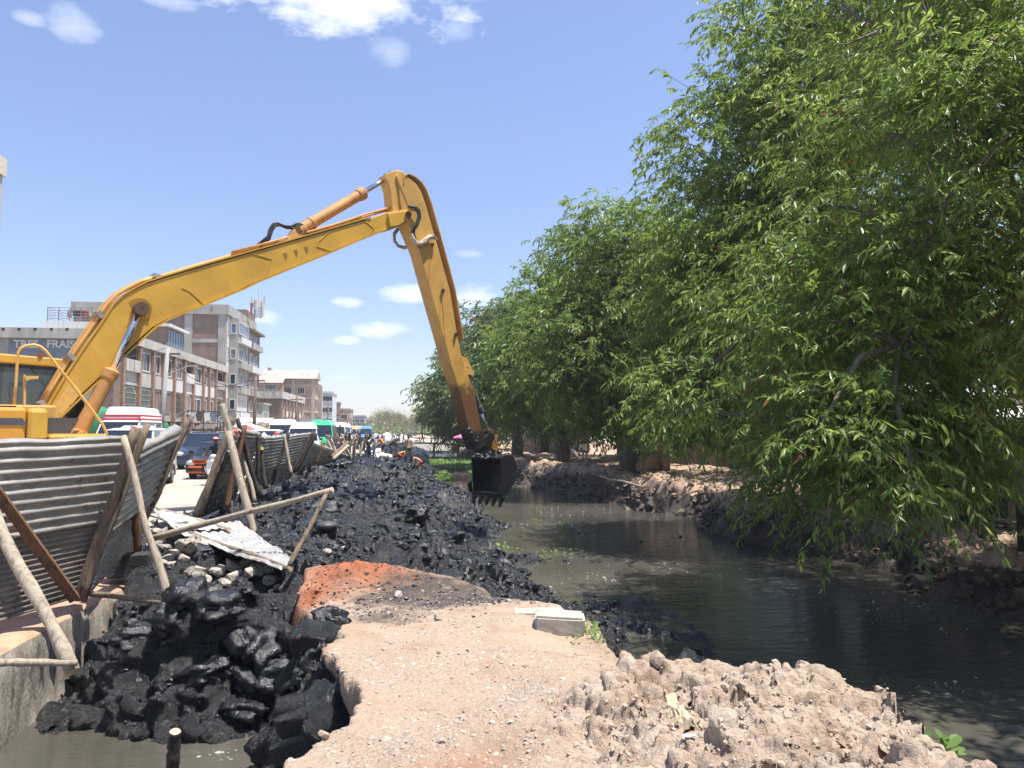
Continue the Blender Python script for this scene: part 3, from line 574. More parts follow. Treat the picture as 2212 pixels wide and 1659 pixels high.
# corrugated iron
def iron_mat(name, lo, mudt, tone=(.52, .50, .465), mudc=(.018, .017, .017)):
    if name in MATS: return MATS[name]
    m = bpy.data.materials.new(name); nt, b, out = nodes(m); N = nt.nodes.new; L = nt.links.new
    tc = N('ShaderNodeTexCoord')
    def noise(s, d=6, r=.65, st=None):
        src = tc.outputs['Object']
        if st: mp = N('ShaderNodeMapping'); mp.inputs['Scale'].default_value = st; L(src, mp.inputs[0]); src = mp.outputs[0]
        n = N('ShaderNodeTexNoise'); n.inputs['Scale'].default_value = s; n.inputs['Detail'].default_value = d; n.inputs['Roughness'].default_value = r; L(src, n.inputs['Vector']); return n.outputs['Fac']
    r1 = N('ShaderNodeValToRGB'); L(noise(1.8, 6, .65, (1, .5, 3)), r1.inputs[0]); r1.color_ramp.elements[0].position = .32; r1.color_ramp.elements[0].color = tuple(x * .55 for x in tone) + (1,); r1.color_ramp.elements[1].position = .68; r1.color_ramp.elements[1].color = (*tone, 1)
    rr_ = N('ShaderNodeValToRGB'); L(noise(5.5), rr_.inputs[0]); rr_.color_ramp.elements[0].position = .56; rr_.color_ramp.elements[1].position = .68
    mx = N('ShaderNodeMix'); mx.data_type = 'RGBA'; L(rr_.outputs[0], mx.inputs[0]); L(r1.outputs[0], mx.inputs[6]); mx.inputs[7].default_value = (.20, .14, .10, 1)
    # mud splashed from below: more towards the foot of the sheet
    sp = N('ShaderNodeSeparateXYZ'); L(tc.outputs['Object'], sp.inputs[0])
    ma = N('ShaderNodeMath'); ma.operation = 'MULTIPLY_ADD'; L(sp.outputs[2], ma.inputs[0]); ma.inputs[1].default_value = -.16; ma.inputs[2].default_value = lo
    ad = N('ShaderNodeMath'); L(noise(9, 9, .78), ad.inputs[0]); L(ma.outputs[0], ad.inputs[1])
    rm = N('ShaderNodeValToRGB'); L(ad.outputs[0], rm.inputs[0]); rm.color_ramp.elements[0].position = mudt; rm.color_ramp.elements[1].position = min(.999, mudt + .06)
    m2 = N('ShaderNodeMix'); m2.data_type = 'RGBA'; L(rm.outputs[0], m2.inputs[0]); L(mx.outputs[2], m2.inputs[6]); m2.inputs[7].default_value = (*mudc, 1)
    L(m2.outputs[2], b.inputs['Base Color'])
    s1 = N('ShaderNodeMath'); s1.operation = 'MAXIMUM'; L(rm.outputs[0], s1.inputs[0]); L(rr_.outputs[0], s1.inputs[1])
    a1 = N('ShaderNodeMath'); a1.operation = 'MULTIPLY_ADD'; L(s1.outputs[0], a1.inputs[0]); a1.inputs[1].default_value = -.42; a1.inputs[2].default_value = .42; L(a1.outputs[0], b.inputs['Metallic'])
    a2 = N('ShaderNodeMath'); a2.operation = 'MULTIPLY_ADD'; L(s1.outputs[0], a2.inputs[0]); a2.inputs[1].default_value = .3; a2.inputs[2].default_value = .42; L(a2.outputs[0], b.inputs['Roughness'])
    bp = N('ShaderNodeBump'); bp.inputs['Strength'].default_value = .3; bp.inputs['Distance'].default_value = .02; L(noise(14), bp.inputs['Height']); L(bp.outputs[0], b.inputs['Normal'])
    MATS[name] = m; return m
M_iron = iron_mat('grey_iron', .02, .60, (.50, .475, .435), (.10, .08, .06)); M_iron2 = iron_mat('muddy_iron', .22, .62); M_ironw = iron_mat('bright_iron', .0, .68, (.80, .79, .76)); M_ironlow = iron_mat('grey_iron_spattered', .06, .555, (.42, .38, .335), (.085, .068, .052))
def sheet(name, bl, br, tr, tl, nc, amp, m, parent, nu=48, dent=.02, seed=0, edge=.02, thick=.004, lip=0.):
    bl, br, tr, tl = map(Vector, (bl, br, tr, tl)); nv = nc * 6 + 1; r = np.random.default_rng(seed)
    u = np.linspace(0, 1, nu)[:, None]; v = np.linspace(0, 1, nv)[None, :]
    P = 0
    for wgt, p in (((1 - u) * (1 - v), bl), (u * (1 - v), br), (u * v, tr), ((1 - u) * v, tl)): P = P + wgt[..., None] * np.array(p)[None, None, :]
    nrm = (br - bl).cross(tl - bl).normalized(); Ln = (br - bl).length; Wd = (tl - bl).length
    uu = u * Ln + 0 * v; vv = v * Wd + 0 * u
    d = amp * np.sin(2 * math.pi * nc * v) * (1 + .3 * fbm(uu * 1.1, vv * 1.1, 2, seed)) + dent * fbm(uu * 1.6, vv * 1.6, 3, seed + 1) + dent * .5 * fbm(uu * 6, vv * 4, 2, seed + 2)
    P = P + d[..., None] * np.array(nrm)
    P[..., 2] += (edge * fbm(uu * 2.2, vv * 0 + 7, 3, seed + 3)) * (v ** 4)
    if lip:
        wv = lip * (1 + .5 * fbm(uu[:, 0] * 2.5, uu[:, 0] * 0 + 3, 3, seed + 9)); ext = []
        for k_ in (.5, 1.0): ext.append(P[:, -1] - np.array(nrm)[None] * (wv * k_)[:, None] + np.array([0, 0, 1.0])[None] * (wv * (.75 * k_ - .35 * k_ ** 2))[:, None])
        P = np.concatenate([P, np.stack(ext, 1)], 1); nv += 2
    me = npmesh(name, P.reshape(-1, 3), gridfaces(nu, nv), m, True)
    o = link(name, me, parent)
    s_ = o.modifiers.new('thickness', 'SOLIDIFY'); s_.thickness = thick
    return o
def fence_panel(label, sheets, loc, group='corrugated iron fence panels'):
    root = thing('iron_fence', label, 'fence', loc, 0, group)
    for i, (bl, br, tr, tl, nc, amp, m, sd_) in enumerate(sheets):
        l = Vector(loc); sheet('corrugated_sheet', bl - l, br - l, tr - l, tl - l, nc, amp, m, root, seed=sd_, lip=.11 if i == len(sheets) - 1 else 0)
    return root
a, b2, c, d = PY(-190, 1400, 7.7), PY(181, 1286, 10.0), PY(280, 948, 10.0), PY(-190, 968, 7.7)
mid = lambda p, q, t: p.lerp(q, t)
nrm_off = Vector((.03, -.01, 0))
fence_panel('tall grey corrugated fence panel nearest the wall, its top bent over', [(a, b2, mid(b2, c, .50), mid(a, d, .50), 15, .015, M_ironlow, 5), (mid(a, d, .46) + nrm_off, mid(b2, c, .46) + nrm_off, c, d, 9, .02, M_iron, 9)], (-4.6, 8.8, -.25))
a, b2, c, d = PY(192, 1280, 10.1), PY(296, 1178, 12.7), PY(399, 930, 12.7), PY(283, 985, 10.1)
fence_panel('corrugated fence panel rising to a pole beside the road gap', [(a, b2, mid(b2, c, .48), mid(a, d, .48), 14, .016, M_ironlow, 15), (mid(a, d, .44) + nrm_off, mid(b2, c, .44) + nrm_off, c, d, 9, .026, M_iron, 19)], (-4.4, 11.4, -.1))
for (q0, q1, q2, q3, Y0, Y1, lab, m, sd_) in [
    ((424, 1121), (502, 1091), (566, 940), (520, 934), 16.6, 19.6, 'mud splashed corrugated panel behind crossed poles at the far side of the gap', M_iron2, 25),
    ((508, 1089), (590, 1056), (615, 945), (562, 949), 20.0, 25.0, 'mud blackened corrugated panel below the white hatted passer-by', M_iron2, 35),
    ((588, 1057), (650, 1031), (684, 936), (613, 946), 25.1, 31.0, 'mud blackened corrugated panel with a slanting double pole before it', M_iron2, 45),
    ((638, 1034), (722, 1016), (754, 986), (668, 954), 31.1, 36.5, 'collapsing corrugated panel with white painted marks and an orange board', M_iron2, 55)]:
    p = [PY(*q0, Y0), PY(*q1, Y1), PY(*q2, Y1), PY(*q3, Y0)]
    fence_panel(lab, [(p[0], p[1], mid(p[1], p[2], .5), mid(p[0], p[3], .5), 11, .014, m, sd_), (mid(p[0], p[3], .47) + nrm_off, mid(p[1], p[2], .47) + nrm_off, p[2], p[3], 9, .018, m, sd_ + 2)], tuple(p[0]))
for k, (Y0, Y1, x0, x1, y0, y1, lab) in enumerate([(43, 49, 706, 738, 941, 946, 'far corrugated panel beneath the white minibus roofs'), (49.5, 55, 734, 758, 938, 942, 'far corrugated panel beside the pile of sticks'), (62, 72, 776, 800, 944, 946, 'last low corrugated panel behind the workers')]):
    p = [PX(0, 0, 0)] * 4
    p0 = Vector((-5.0, Y0, -.05)); p1 = Vector((-5.0, Y1, -.05)); t1 = PY(x1, y1, Y1); t0 = PY(x0, y0, Y0)
    fence_panel(lab, [(p0, p1, t1, t0, 14, .02, M_iron, 70 + k)], tuple(p0))
# white painted marks on the collapsing panel
M_white = mat('white_paint', (.78, .77, .74), .7, var=.15, scale=6)
def text_mesh(body, size, ext=.004, bold=0.):
    cu = bpy.data.curves.new('text', 'FONT'); cu.body = body; cu.size = size; cu.extrude = ext; cu.offset = bold; cu.align_x = 'CENTER'; cu.align_y = 'CENTER'
    t = bpy.data.objects.new('text', cu); dg = bpy.context.evaluated_depsgraph_get(); col.objects.link(t); dg.update()
    me = bpy.data.meshes.new_from_object(t.evaluated_get(bpy.context.evaluated_depsgraph_get())); bpy.data.objects.remove(t); bpy.data.curves.remove(cu); return me
def lettering(name, body, size, o, ex, ez, m, parent=None, bold=0., ext=.004):
    me = text_mesh(body, size, ext, bold); me.materials.clear(); me.materials.append(m)
    ex = Vector(ex).normalized(); ez = (Vector(ez) - ex * Vector(ez).dot(ex)).normalized(); n = ex.cross(ez)
    me.transform(Matrix(((ex.x, ez.x, n.x, o[0]), (ex.y, ez.y, n.y, o[1]), (ex.z, ez.z, n.z, o[2]), (0, 0, 0, 1)))); me.update()
    return link(name, me, parent)
o_ = PY(667, 980, 32.6); pn = [o for o in bpy.data.objects if o.get('label', '').startswith('collapsing')][0]
lettering('painted_marks', 'TSU7', .42, o_ - pn.location + Vector((.10, -.10, 0)), PY(692, 955, 32.6) - PY(655, 1010, 32.6), (-.6, 0, 1), M_white, pn, .01)

# poles
M_wood = mat('weathered_pole', (.30, .225, .155), .85, var=.45, scale=5, stretch=(6, 6, .8), blot=(.10, .075, .055), blot_scale=3, blot_t=.54, bump=1.0, bscale=34)
M_woodp = mat('pale_pole', (.50, .42, .32), .85, var=.35, scale=5, stretch=(6, 6, .8), blot=(.26, .20, .15), blot_scale=3, blot_t=.56, bump=.9, bscale=34)
M_woodd = mat('mud_dark_pole', (.07, .052, .042), .8, var=.5, scale=5, stretch=(6, 6, .8), blot=(.02, .018, .017), blot_scale=3, blot_t=.5, bump=.6, bscale=26)
M_woodb = mat('brown_timber', (.17, .085, .045), .75, var=.5, scale=4, stretch=(5, 5, .6), blot=(.04, .028, .022), blot_scale=2.5, blot_t=.56, bump=.5, bscale=24)
M_cut = mat('sawn_wood_end', (.52, .38, .25), .85, var=.3, scale=14)
def pole(p0, p1, r0, label, m=None, r1=None, name='wooden_pole', group='wooden poles propping the fence', n=9, bend=.012, seed=0, square=False, cat='pole'):
    p0, p1 = Vector(p0), Vector(p1); r1 = r1 or r0 * .85; L_ = (p1 - p0).length; k = 12; rr = random.Random(seed * 7 + 1)
    ax = (p1 - p0).normalized(); s1 = ax.orthogonal().normalized(); s2 = ax.cross(s1)
    fa, fb = rr.uniform(0, 6), rr.uniform(0, 6); pp = []; rad = []
    for i in range(k):
        t = i / (k - 1); o1 = bend * L_ * (math.sin(t * 5 + fa) * .6 + math.sin(t * 11 + fb) * .3); o2 = bend * L_ * math.sin(t * 4 + fb) * .6
        if square: o1 = o2 = 0
        pp.append(p0.lerp(p1, t) - p0 + (s1 * o1 + s2 * o2) * math.sin(math.pi * min(1, max(0, t)))); rad.append((r0 + (r1 - r0) * t) * (1 + (0 if square else rr.uniform(-.09, .12))))
    mb = MB(); mb.tube(pp, rad, 4 if square else n, 0, True, 0 if square else .11, seed); mb.m[-1] = 1; mb.m[-2] = 1
    o = obj(name, mb, [m or M_wood, M_cut], None, not square, p0)
    if not square:
        for i in (len(mb.f) - 1, len(mb.f) - 2): o.data.polygons[i].use_smooth = False
    return tag(o, label, cat, group)
def Q(x, y, Y): return PY(x, y, Y)
POLES = [
 ((158, 1452), 6.75, (-70, 985), 7.7, .058, M_woodp, 'thick pale debarked pole leaning before the iron sheets, foot over the pool'),
 ((-40, 1433), 6.3, (166, 1432), 6.72, .030, M_woodp, 'grey pole lying level at the foot of the pale leaning pole'),
 ((166, 1296), 9.85, (296, 922), 9.75, .062, M_wood, 'dark brown pole crossing under the slim grey prop'),
 ((178, 1298), 9.80, (318, 916), 9.95, .05, M_wood, 'split brown pole doubling its neighbour at the panel corner'),
 ((366, 1304), 9.35, (266, 942), 9.7, .046, M_woodp, 'slim grey prop in front of the crossed brown poles'),
 ((182, 1281), 10.0, (367, 1303), 9.3, .035, M_wood, 'short level pole tied between the two prop feet'),
 ((298, 1190), 11.4, (290, 1010), 11.2, .06, M_woodb, 'brown post standing in the shade behind the slim prop'),
 ((285, 1178), 12.2, (416, 898), 12.4, .045, M_wood, 'long straight pole slanting up at the end of the road side panel'),
 ((306, 1150), 13.2, (318, 1060), 13.2, .07, M_woodb, 'stub of brown timber behind the slanting pole by the road'),
 ((424, 1119), 16.3, (497, 928), 16.3, .085, M_wood, 'broad rough pole leaning at the near edge of the blackened fence'),
 ((496, 975), 16.4, (440, 1100), 16.5, .05, M_woodd, 'dark pole tucked behind the broad rough pole'),
 ((500, 945), 16.0, (479, 873), 16.0, .062, M_woodp, 'tallest pole top sticking up above the fence by the scooter rider'),
 ((553, 1170), 15.4, (493, 932), 15.8, .072, M_woodp, 'long clean pole planted in the mud before the blackened fence'),
 ((487, 1104), 16.7, (530, 918), 16.9, .06, M_woodb, 'red brown post against the first blackened panel'),
 ((560, 1074), 17.3, (512, 903), 17.0, .055, M_woodd, 'dark pole leaning rightwards from the tall pole'),
 ((551, 1085), 17.0, (521, 966), 17.2, .045, M_woodp, 'pale crooked pole between two dark poles'),
 ((536, 1070), 17.6, (512, 990), 17.5, .04, M_woodb, 'slim red brown stick at the foot of the crooked pole'),
 ((556, 1040), 18.0, (558, 938), 18.0, .05, M_woodd, 'upright dark post left of the yellow banded one'),
 ((574, 1056), 18.3, (562, 962), 18.4, .05, M_woodd, 'short dark post with a yellow band near its top'),
 ((629, 1024), 22.5, (613, 938), 22.6, .055, M_woodp, 'pale slim pole in front of the second blackened panel'),
 ((584, 1052), 22.7, (624, 934), 23.0, .06, M_woodd, 'dark pole crossing behind the pale slim pole'),
 ((632, 1022), 26.5, (677, 932), 26.8, .07, M_woodd, 'dark slanting pole, upper of the crossed pair'),
 ((640, 1018), 26.3, (684, 936), 26.4, .06, M_woodd, 'dark slanting pole, lower of the crossed pair'),
 ((715, 988), 34.0, (753, 955), 34.5, .09, M_wood, 'sloping log at the left of the stick pile'),
 ((719, 993), 33.5, (752, 962), 34.2, .08, M_woodp, 'sloping pale log below the other at the stick pile'),
 ((680, 996), 33.0, (692, 958), 33.0, .0, None, ''),
 ((705, 947), 44, (708, 928), 44, .06, M_woodd, 'thin post above the far panel under a white minibus'),
 ((716, 965), 43, (724, 936), 43.5, .06, M_woodd, 'tilted stake beside the far panel under a white minibus'),
]
for i, (a_, Ya, b_, Yb, r_, m_, lab) in enumerate(POLES):
    if not lab: continue
    pole(Q(*a_, Ya), Q(*b_, Yb), r_, lab, m_, seed=i + 1)
bd = MB(); p0, p1 = Q(680, 996, 32.6), Q(692, 957, 32.6); ex = Vector((.13, .02, 0))
bd.prism([Vector(), ex, p1 - p0 + ex, p1 - p0 + ex * .5 + Vector((0, 0, .1)), p1 - p0], (0, .03, 0)); tag(obj('board', bd, mat('fresh_orange_board', (.62, .36, .16), .8, var=.3, scale=6), None, False, p0), 'fresh orange board leaning on the painted iron panel', 'board')
tag(obj('yellow_band', MB().cyl(Q(563.5, 966, 18.35), Q(564, 972, 18.35), .058, 10), mat('yellow_tape', (.75, .62, .12), .7)), 'yellow tape band wrapped on a short dark post', 'tape')
# brown squared timber at far left
pole(Q(160, 1292, 9.3), Q(-14, 1052, 8.3), .075, 'square brown timber leaning across the iron sheets', M_woodb, name='timber_prop', square=True, seed=31)
# pile of sticks where the fence has collapsed
rr = random.Random(12)
for i in range(24):
    x0 = 722 + rr.random() * 58; x1 = x0 + rr.uniform(-36, 26); Y_ = rr.uniform(36, 41); y0 = 985 + rr.uniform(-3, 12); y1 = rr.uniform(934, 962)
    pole(Q(x0, y0, Y_), Q(x1, y1, Y_ + rr.uniform(-.6, .6)), rr.uniform(.035, .06), 'bare stick in the tangled pile at the end of the fence', rr.choice([M_wood, M_woodp, M_woodp, M_woodd]), name='stick', group='tangled sticks where the fence ends', n=6, seed=50 + i, cat='stick')
# small posts further on
for i, (x, y, Y_) in enumerate([(735, 918, 47), (757, 935, 48), (771, 938, 60), (779, 930, 58), (790, 934, 62), (748, 930, 52)]):
    p = Q(x, y, Y_); pole((p.x - .15, Y_, -.1), p, .06, 'dark stake standing along the far stretch of fence', M_woodd, name='stake', group='stakes along the far fence', n=6, seed=90 + i, cat='stake')
# the fallen frame: long beam, its strut, rails on the fallen sheets
def Qz(x, y, z): return PZ(x, y, z)
pole(Q(320, 1165, 12.4), Q(719, 1058, 11.6), .046, 'long pale beam propped level above the black mud', M_woodp, name='timber_beam', group='fallen fence timbers', seed=41, bend=.006)
pole(Q(624, 1224, 11.0), Q(704, 1068, 11.55), .036, 'thin barky strut holding up the end of the long beam', M_wood, name='timber_strut', group='fallen fence timbers', seed=42)
pole(Qz(378, 1140, .16), Qz(628, 1230, .05), .04, 'dark rail along the scalloped edge of the fallen sheet', M_wood, name='timber_rail', group='fallen fence timbers', seed=43, bend=.006)
pole(Qz(325, 1093, .20), Qz(496, 1144, .20), .045, 'pale rail on the upper edge of the fallen sheet', M_woodp, name='timber_rail', group='fallen fence timbers', seed=44, bend=.006)
pole(Qz(312, 1168, .12), Qz(400, 1146, .16), .05, 'short log under the crossing of the fallen rails', M_woodp, name='timber_log', group='fallen fence timbers', seed=45)
pole(Q(372, 1668, 5.2), Q(378, 1580, 5.15), .042, 'old split stake standing in the grey pool', M_woodd, name='stake', group=None, seed=46, cat='stake')
for i, (x0, y0, x1, y1) in enumerate([(503, 1118, 502, 1082), (509, 1122, 509, 1098), (514, 1116, 515, 1086)]):
    pole(Q(x0, y0, 15.6), Q(x1, y1, 15.6), .028, ['tallest of the three small pale stubs by the mud', 'shortest of the three small pale stubs by the mud', 'right hand small pale stub by the mud'][i], M_woodp, name='stub', group='small wooden stubs', n=6, seed=60 + i, cat='stub')
root = thing('fallen_sheet', 'long fallen iron sheet lying over the rubble, its scalloped edge showing', 'iron sheet', tuple(Qz(490, 1170, .12)))
l = root.location
q = [Qz(378, 1148, .15), Qz(606, 1230, .05), Qz(632, 1208, .06), Qz(512, 1126, .18)]
sheet('corrugated_sheet', q[1] - l, q[0] - l, q[3] - l, q[2] - l, 9, .02, M_ironw, root, 60, .03, 81)
root = thing('fallen_sheet', 'upper fallen iron sheet bridging the gap under the long beam', 'iron sheet', tuple(Qz(410, 1120, .2)))
l = root.location
q = [Qz(328, 1100, .24), Qz(378, 1146, .18), Qz(500, 1142, .2), Qz(492, 1132, .2)]
sheet('corrugated_sheet', q[0] - l, q[1] - l, q[2] - l, q[3] - l, 8, .012, M_ironw, root, 40, .03, 85)

# rubble stones, each one a thing
M_stone = mat('muddy_rubble', (.30, .27, .235), .9, var=.45, scale=5, blot=(.030, .029, .030), blot_scale=3.2, blot_t=.52, bump=.6, bscale=30)
M_stonel = mat('dusty_rubble', (.46, .41, .35), .92, var=.35, scale=5, blot=(.06, .055, .05), blot_scale=3.5, blot_t=.58, bump=.6, bscale=30)
import bmesh
def stone_mesh(seed, m):
    r = random.Random(seed); bm = bmesh.new()
    for i in range(26):
        v = Vector((r.gauss(0, 1), r.gauss(0, 1), r.gauss(0, 1))).normalized(); v = Vector((v.x * r.uniform(.75, 1.15), v.y * r.uniform(.6, .95), v.z * r.uniform(.5, .8)))
        v = Vector((max(-.8, min(.85, v.x)), max(-.62, min(.7, v.y)), max(-.55, min(.52, v.z)))); bm.verts.new(v)
    ret = bmesh.ops.convex_hull(bm, input=bm.verts); bmesh.ops.delete(bm, geom=list({g for g in ret['geom_unused'] + ret['geom_interior'] if isinstance(g, bmesh.types.BMVert)}), context='VERTS')
    me = bpy.data.meshes.new('stone'); bm.to_mesh(me); bm.free(); me.materials.append(m); return me
SM = [stone_mesh(i, M_stone) for i in range(10)] + [stone_mesh(i + 20, M_stonel) for i in range(6)]
rr = random.Random(77)
def stone(x, y, z, s, k, label, group='rubble stones heaped under the fallen sheets'):
    o = link('rubble_stone', SM[k], None, (x, y, z)); o.scale = (s, s * rr.uniform(.8, 1.1), s * rr.uniform(.75, 1.05)); o.rotation_euler = (rr.uniform(-.5, .5), rr.uniform(-.5, .5), rr.uniform(0, 6.28))
    return tag(o, label, 'stone', group)
lab_a = 'mud smeared angular stone in the rubble heap by the fallen sheet'
SP = [(400, 1178, 38), (430, 1196, 34), (470, 1206, 34), (505, 1222, 34), (535, 1232, 30), (455, 1232, 36), (415, 1216, 34), (380, 1196, 30), (370, 1232, 30), (490, 1252, 30), (555, 1250, 30), (575, 1244, 26), (395, 1246, 26), (440, 1258, 26), (345, 1222, 28), (330, 1200, 26), (352, 1160, 26), (452, 1178, 38), (390, 1190, 30), (425, 1202, 40), (500, 1190, 30), (470, 1212, 44), (400, 1225, 32), (520, 1215, 28), (545, 1208, 34), (560, 1232, 34), (590, 1240, 30), (505, 1240, 36), (430, 1240, 30), (600, 1222, 24), (620, 1250, 26), (580, 1258, 22), (540, 1250, 26), (365, 1215, 28), (470, 1250, 26), (375, 1165, 26), (350, 1180, 30), (340, 1150, 24), (612, 1238, 22), (640, 1228, 24), (655, 1218, 22), (638, 1246, 20), (560, 1205, 26), (415, 1170, 28), (440, 1220, 24), (385, 1250, 30), (410, 1262, 26), (452, 1262, 22), (335, 1130, 18), (352, 1110, 16), (368, 1140, 20), (530, 1232, 22), (575, 1220, 20), (660, 1240, 20), (488, 1226, 22), (620, 1268, 18), (600, 1275, 18), (345, 1205, 22), (360, 1240, 24), (398, 1205, 22), (420, 1182, 18), (512, 1200, 18), (480, 1195, 22)]
for i, (x, y, s) in enumerate(SP):
    yl = 1148 + (x - 378) * .36
    if x > 370 and yl - 70 < y < yl + 14: continue
    p = PZ(x, y, -.0); z = zbank(p.x, p.y); p = PZ(x, y, z + .05); z = zbank(p.x, p.y)
    stone(p.x, p.y, z + .06, s / 1661 * p.y * .78, i % 10 if i % 5 < 2 else 10 + i % 6, ('large ' if s > 31 else 'small ' if s < 23 else '') + ('mud darkened' if i % 5 < 2 else 'pale dusty') + ' rubble stone ' + ('beside the end of the canal wall' if x < 368 else 'just below the slim grey prop' if x < 440 else 'in the middle of the heap under the fallen sheet' if x < 540 else 'at the red soil end of the heap'))
for i, (x, y, s, lab) in enumerate([(690, 1210, 26, 'pale stone nearest the red soil, standing on edge'), (706, 1196, 22, 'pale rounded stone just above the red soil'), (722, 1212, 24, 'pale flat stone at the crest of the red soil'), (745, 1206, 20, 'pale stone right of the flat one on the red soil crest'), (860, 1284, 22, 'grey stone lying alone on the red soil slope'), (828, 1225, 12, 'small pale stone on the far slope of the red soil'), (1010, 1414, 9, 'small dark stone in the middle of the earth track'), (948, 1408, 10, 'small purple dark stone left on the earth track')]):
    p = PZ(x, y, -.0); z = zbank(p.x, p.y); p = PZ(x, y, z + .03); z = zbank(p.x, p.y)
    stone(p.x, p.y, z + .03, s / 1661 * p.y * .6, 10 + i % 6 if i < 6 else i % 10, lab, 'loose stones by the red soil')
# big dark block at the wall's end
def rough_block(name, label, c, d, rz, m, cat='block', tilt=(0, 0), bev=.02, group=None):
    bm = bmesh.new(); bmesh.ops.create_cube(bm, size=1); bmesh.ops.scale(bm, vec=d, verts=bm.verts)
    bmesh.ops.bevel(bm, geom=bm.edges[:], offset=bev, segments=2, affect='EDGES'); bmesh.ops.subdivide_edges(bm, edges=[e for e in bm.edges if e.calc_length() > .12], cuts=4, use_grid_fill=True)
    for v in bm.verts:
        q_ = np.array([v.co.x * 9 + v.co.z * 3]); w_ = np.array([v.co.y * 9 + v.co.z * 5]); v.co += v.co.normalized() * (.012 * float(fbm(q_, w_, 3, 5)[0]))
    me = bpy.data.meshes.new(name); bm.to_mesh(me); bm.free(); me.materials.append(m)
    o = link(name, me, None, c); o.rotation_euler = (tilt[0], tilt[1], rz); return tag(o, label, cat, group)
M_block = mat('pale_concrete_block', (.40, .365, .31), .92, var=.2, scale=7, blot=(.36, .32, .27), blot_scale=12, blot_t=.6, bump=.3, bscale=90)
M_dblock = mat('mud_black_block', (.05, .047, .045), .8, var=.5, scale=5, blot=(.015, .015, .016), blot_scale=3, blot_t=.5, bump=.6, bscale=30)
p = PZ(280, 1232, -.1); rough_block('concrete_block', 'mud blackened block in the shade at the end of the canal wall', (p.x, p.y, -.02), (.55, .42, .30), .15, M_dblock)
p = PZ(1216, 1378, .0); rough_block('concrete_block', 'pale concrete block half sunk at the edge of the earth track, nearer one', (p.x, p.y + .18, .06), (.46, .30, .24), -.18, M_block, tilt=(.03, .04), group='concrete blocks on the track')
p = PZ(1165, 1338, .05); rough_block('concrete_block', 'pale concrete slab sunk level behind the nearer block', (p.x, p.y + .12, .03), (.50, .26, .16), -.10, M_block, tilt=(.02, -.02), group='concrete blocks on the track')
# ------------------------------------------------------------- long reach excavator
M_yel = mat('excavator_yellow', (.54, .31, .042), .42, var=.16, scale=1.6, blot=(.30, .16, .06), blot_scale=6, blot_t=.70, spec=.5, bump=.06, bscale=8)
M_yel2 = mat('dusty_yellow', (.56, .32, .10), .55, var=.22, scale=2.2, blot=(.22, .12, .06), blot_scale=5, blot_t=.62, bump=.08, bscale=10)
M_org = mat('orange_cylinder_paint', (.50, .245, .07), .6, var=.3, scale=3, blot=(.16, .075, .035), blot_scale=5, blot_t=.6)
M_chrome = mat('chrome_rod', (.62, .64, .68), .12, 1.0, var=.1)
M_blk = mat('black_rubber', (.022, .022, .024), .55, var=.3)
M_dirt = mat('rusty_pin', (.10, .055, .035), .8, var=.4, scale=20, bump=.5)
M_bucket = mat('bucket_steel', (.014, .014, .017), .30, var=.5, scale=6, blot=(.045, .042, .04), blot_scale=9, blot_t=.6, bump=.6, bscale=28)
M_glass = mat('cab_glass', (.05, .07, .075), .05, var=.1, spec=.6)
M_grey = mat('grey_trim', (.07, .072, .078), .6, var=.25)
def muddy_yellow():
    m = mat('muddy_stick_yellow', (.55, .31, .075), .5, var=.22, scale=1.8, blot=(.24, .13, .06), blot_scale=5, blot_t=.66)
    nt = m.node_tree; N = nt.nodes.new; L = nt.links.new; b = [n for n in nt.nodes if n.type == 'BSDF_PRINCIPLED'][0]; tc = [n for n in nt.nodes if n.type == 'TEX_COORD'][0]
    src = b.inputs['Base Color'].links[0].from_socket
    sp = N('ShaderNodeSeparateXYZ'); L(tc.outputs['Object'], sp.inputs[0])
    nz = N('ShaderNodeTexNoise'); nz.inputs['Scale'].default_value = 2.6; nz.inputs['Detail'].default_value = 8; nz.inputs['Roughness'].default_value = .7; L(tc.outputs['Object'], nz.inputs['Vector'])
    def z_mask(top, span, gain):
        mr = N('ShaderNodeMapRange'); L(sp.outputs[2], mr.inputs[0]); mr.inputs[1].default_value = top; mr.inputs[2].default_value = top - span; mr.clamp = True
        ad = N('ShaderNodeMath'); ad.operation = 'MULTIPLY_ADD'; L(nz.outputs['Fac'], ad.inputs[0]); ad.inputs[1].default_value = gain; L(mr.outputs[0], ad.inputs[2])
        r = N('ShaderNodeValToRGB'); L(ad.outputs[0], r.inputs[0]); r.color_ramp.elements[0].position = .80; r.color_ramp.elements[1].position = .95; return r.outputs[0]
    m1 = N('ShaderNodeMix'); m1.data_type = 'RGBA'; L(z_mask(4.6, 2.6, .62), m1.inputs[0]); L(src, m1.inputs[6]); m1.inputs[7].default_value = (.13, .062, .022, 1)
    m2 = N('ShaderNodeMix'); m2.data_type = 'RGBA'; L(z_mask(2.35, .9, .7), m2.inputs[0]); L(m1.outputs[2], m2.inputs[6]); m2.inputs[7].default_value = (.015, .014, .014, 1)
    L(m2.outputs[2], b.inputs['Base Color']); return m
M_stick = muddy_yellow()
TH = R(38); fh = Vector((math.sin(YAW), math.cos(YAW), 0)); rh = Vector((math.cos(YAW), -math.sin(YAW), 0))
EU = rh * math.cos(TH) + fh * math.sin(TH); EN = rh * math.sin(TH) - fh * math.cos(TH); EZ = Vector((0, 0, 1))
EO = rh * -9.2 + fh * 16.0; EO.z = 0
exc = thing('excavator', 'yellow long reach excavator lifting a black bucket over the canal', 'excavator', tuple(EO))
ex0 = exc.location.copy()
def E(px, py, s=0.): return PP(px, py, EO + EN * s, EN) - ex0           # pixel on a plane of the machine
def W(t, s, z): return EU * t + EN * s + EZ * z                            # machine coordinates
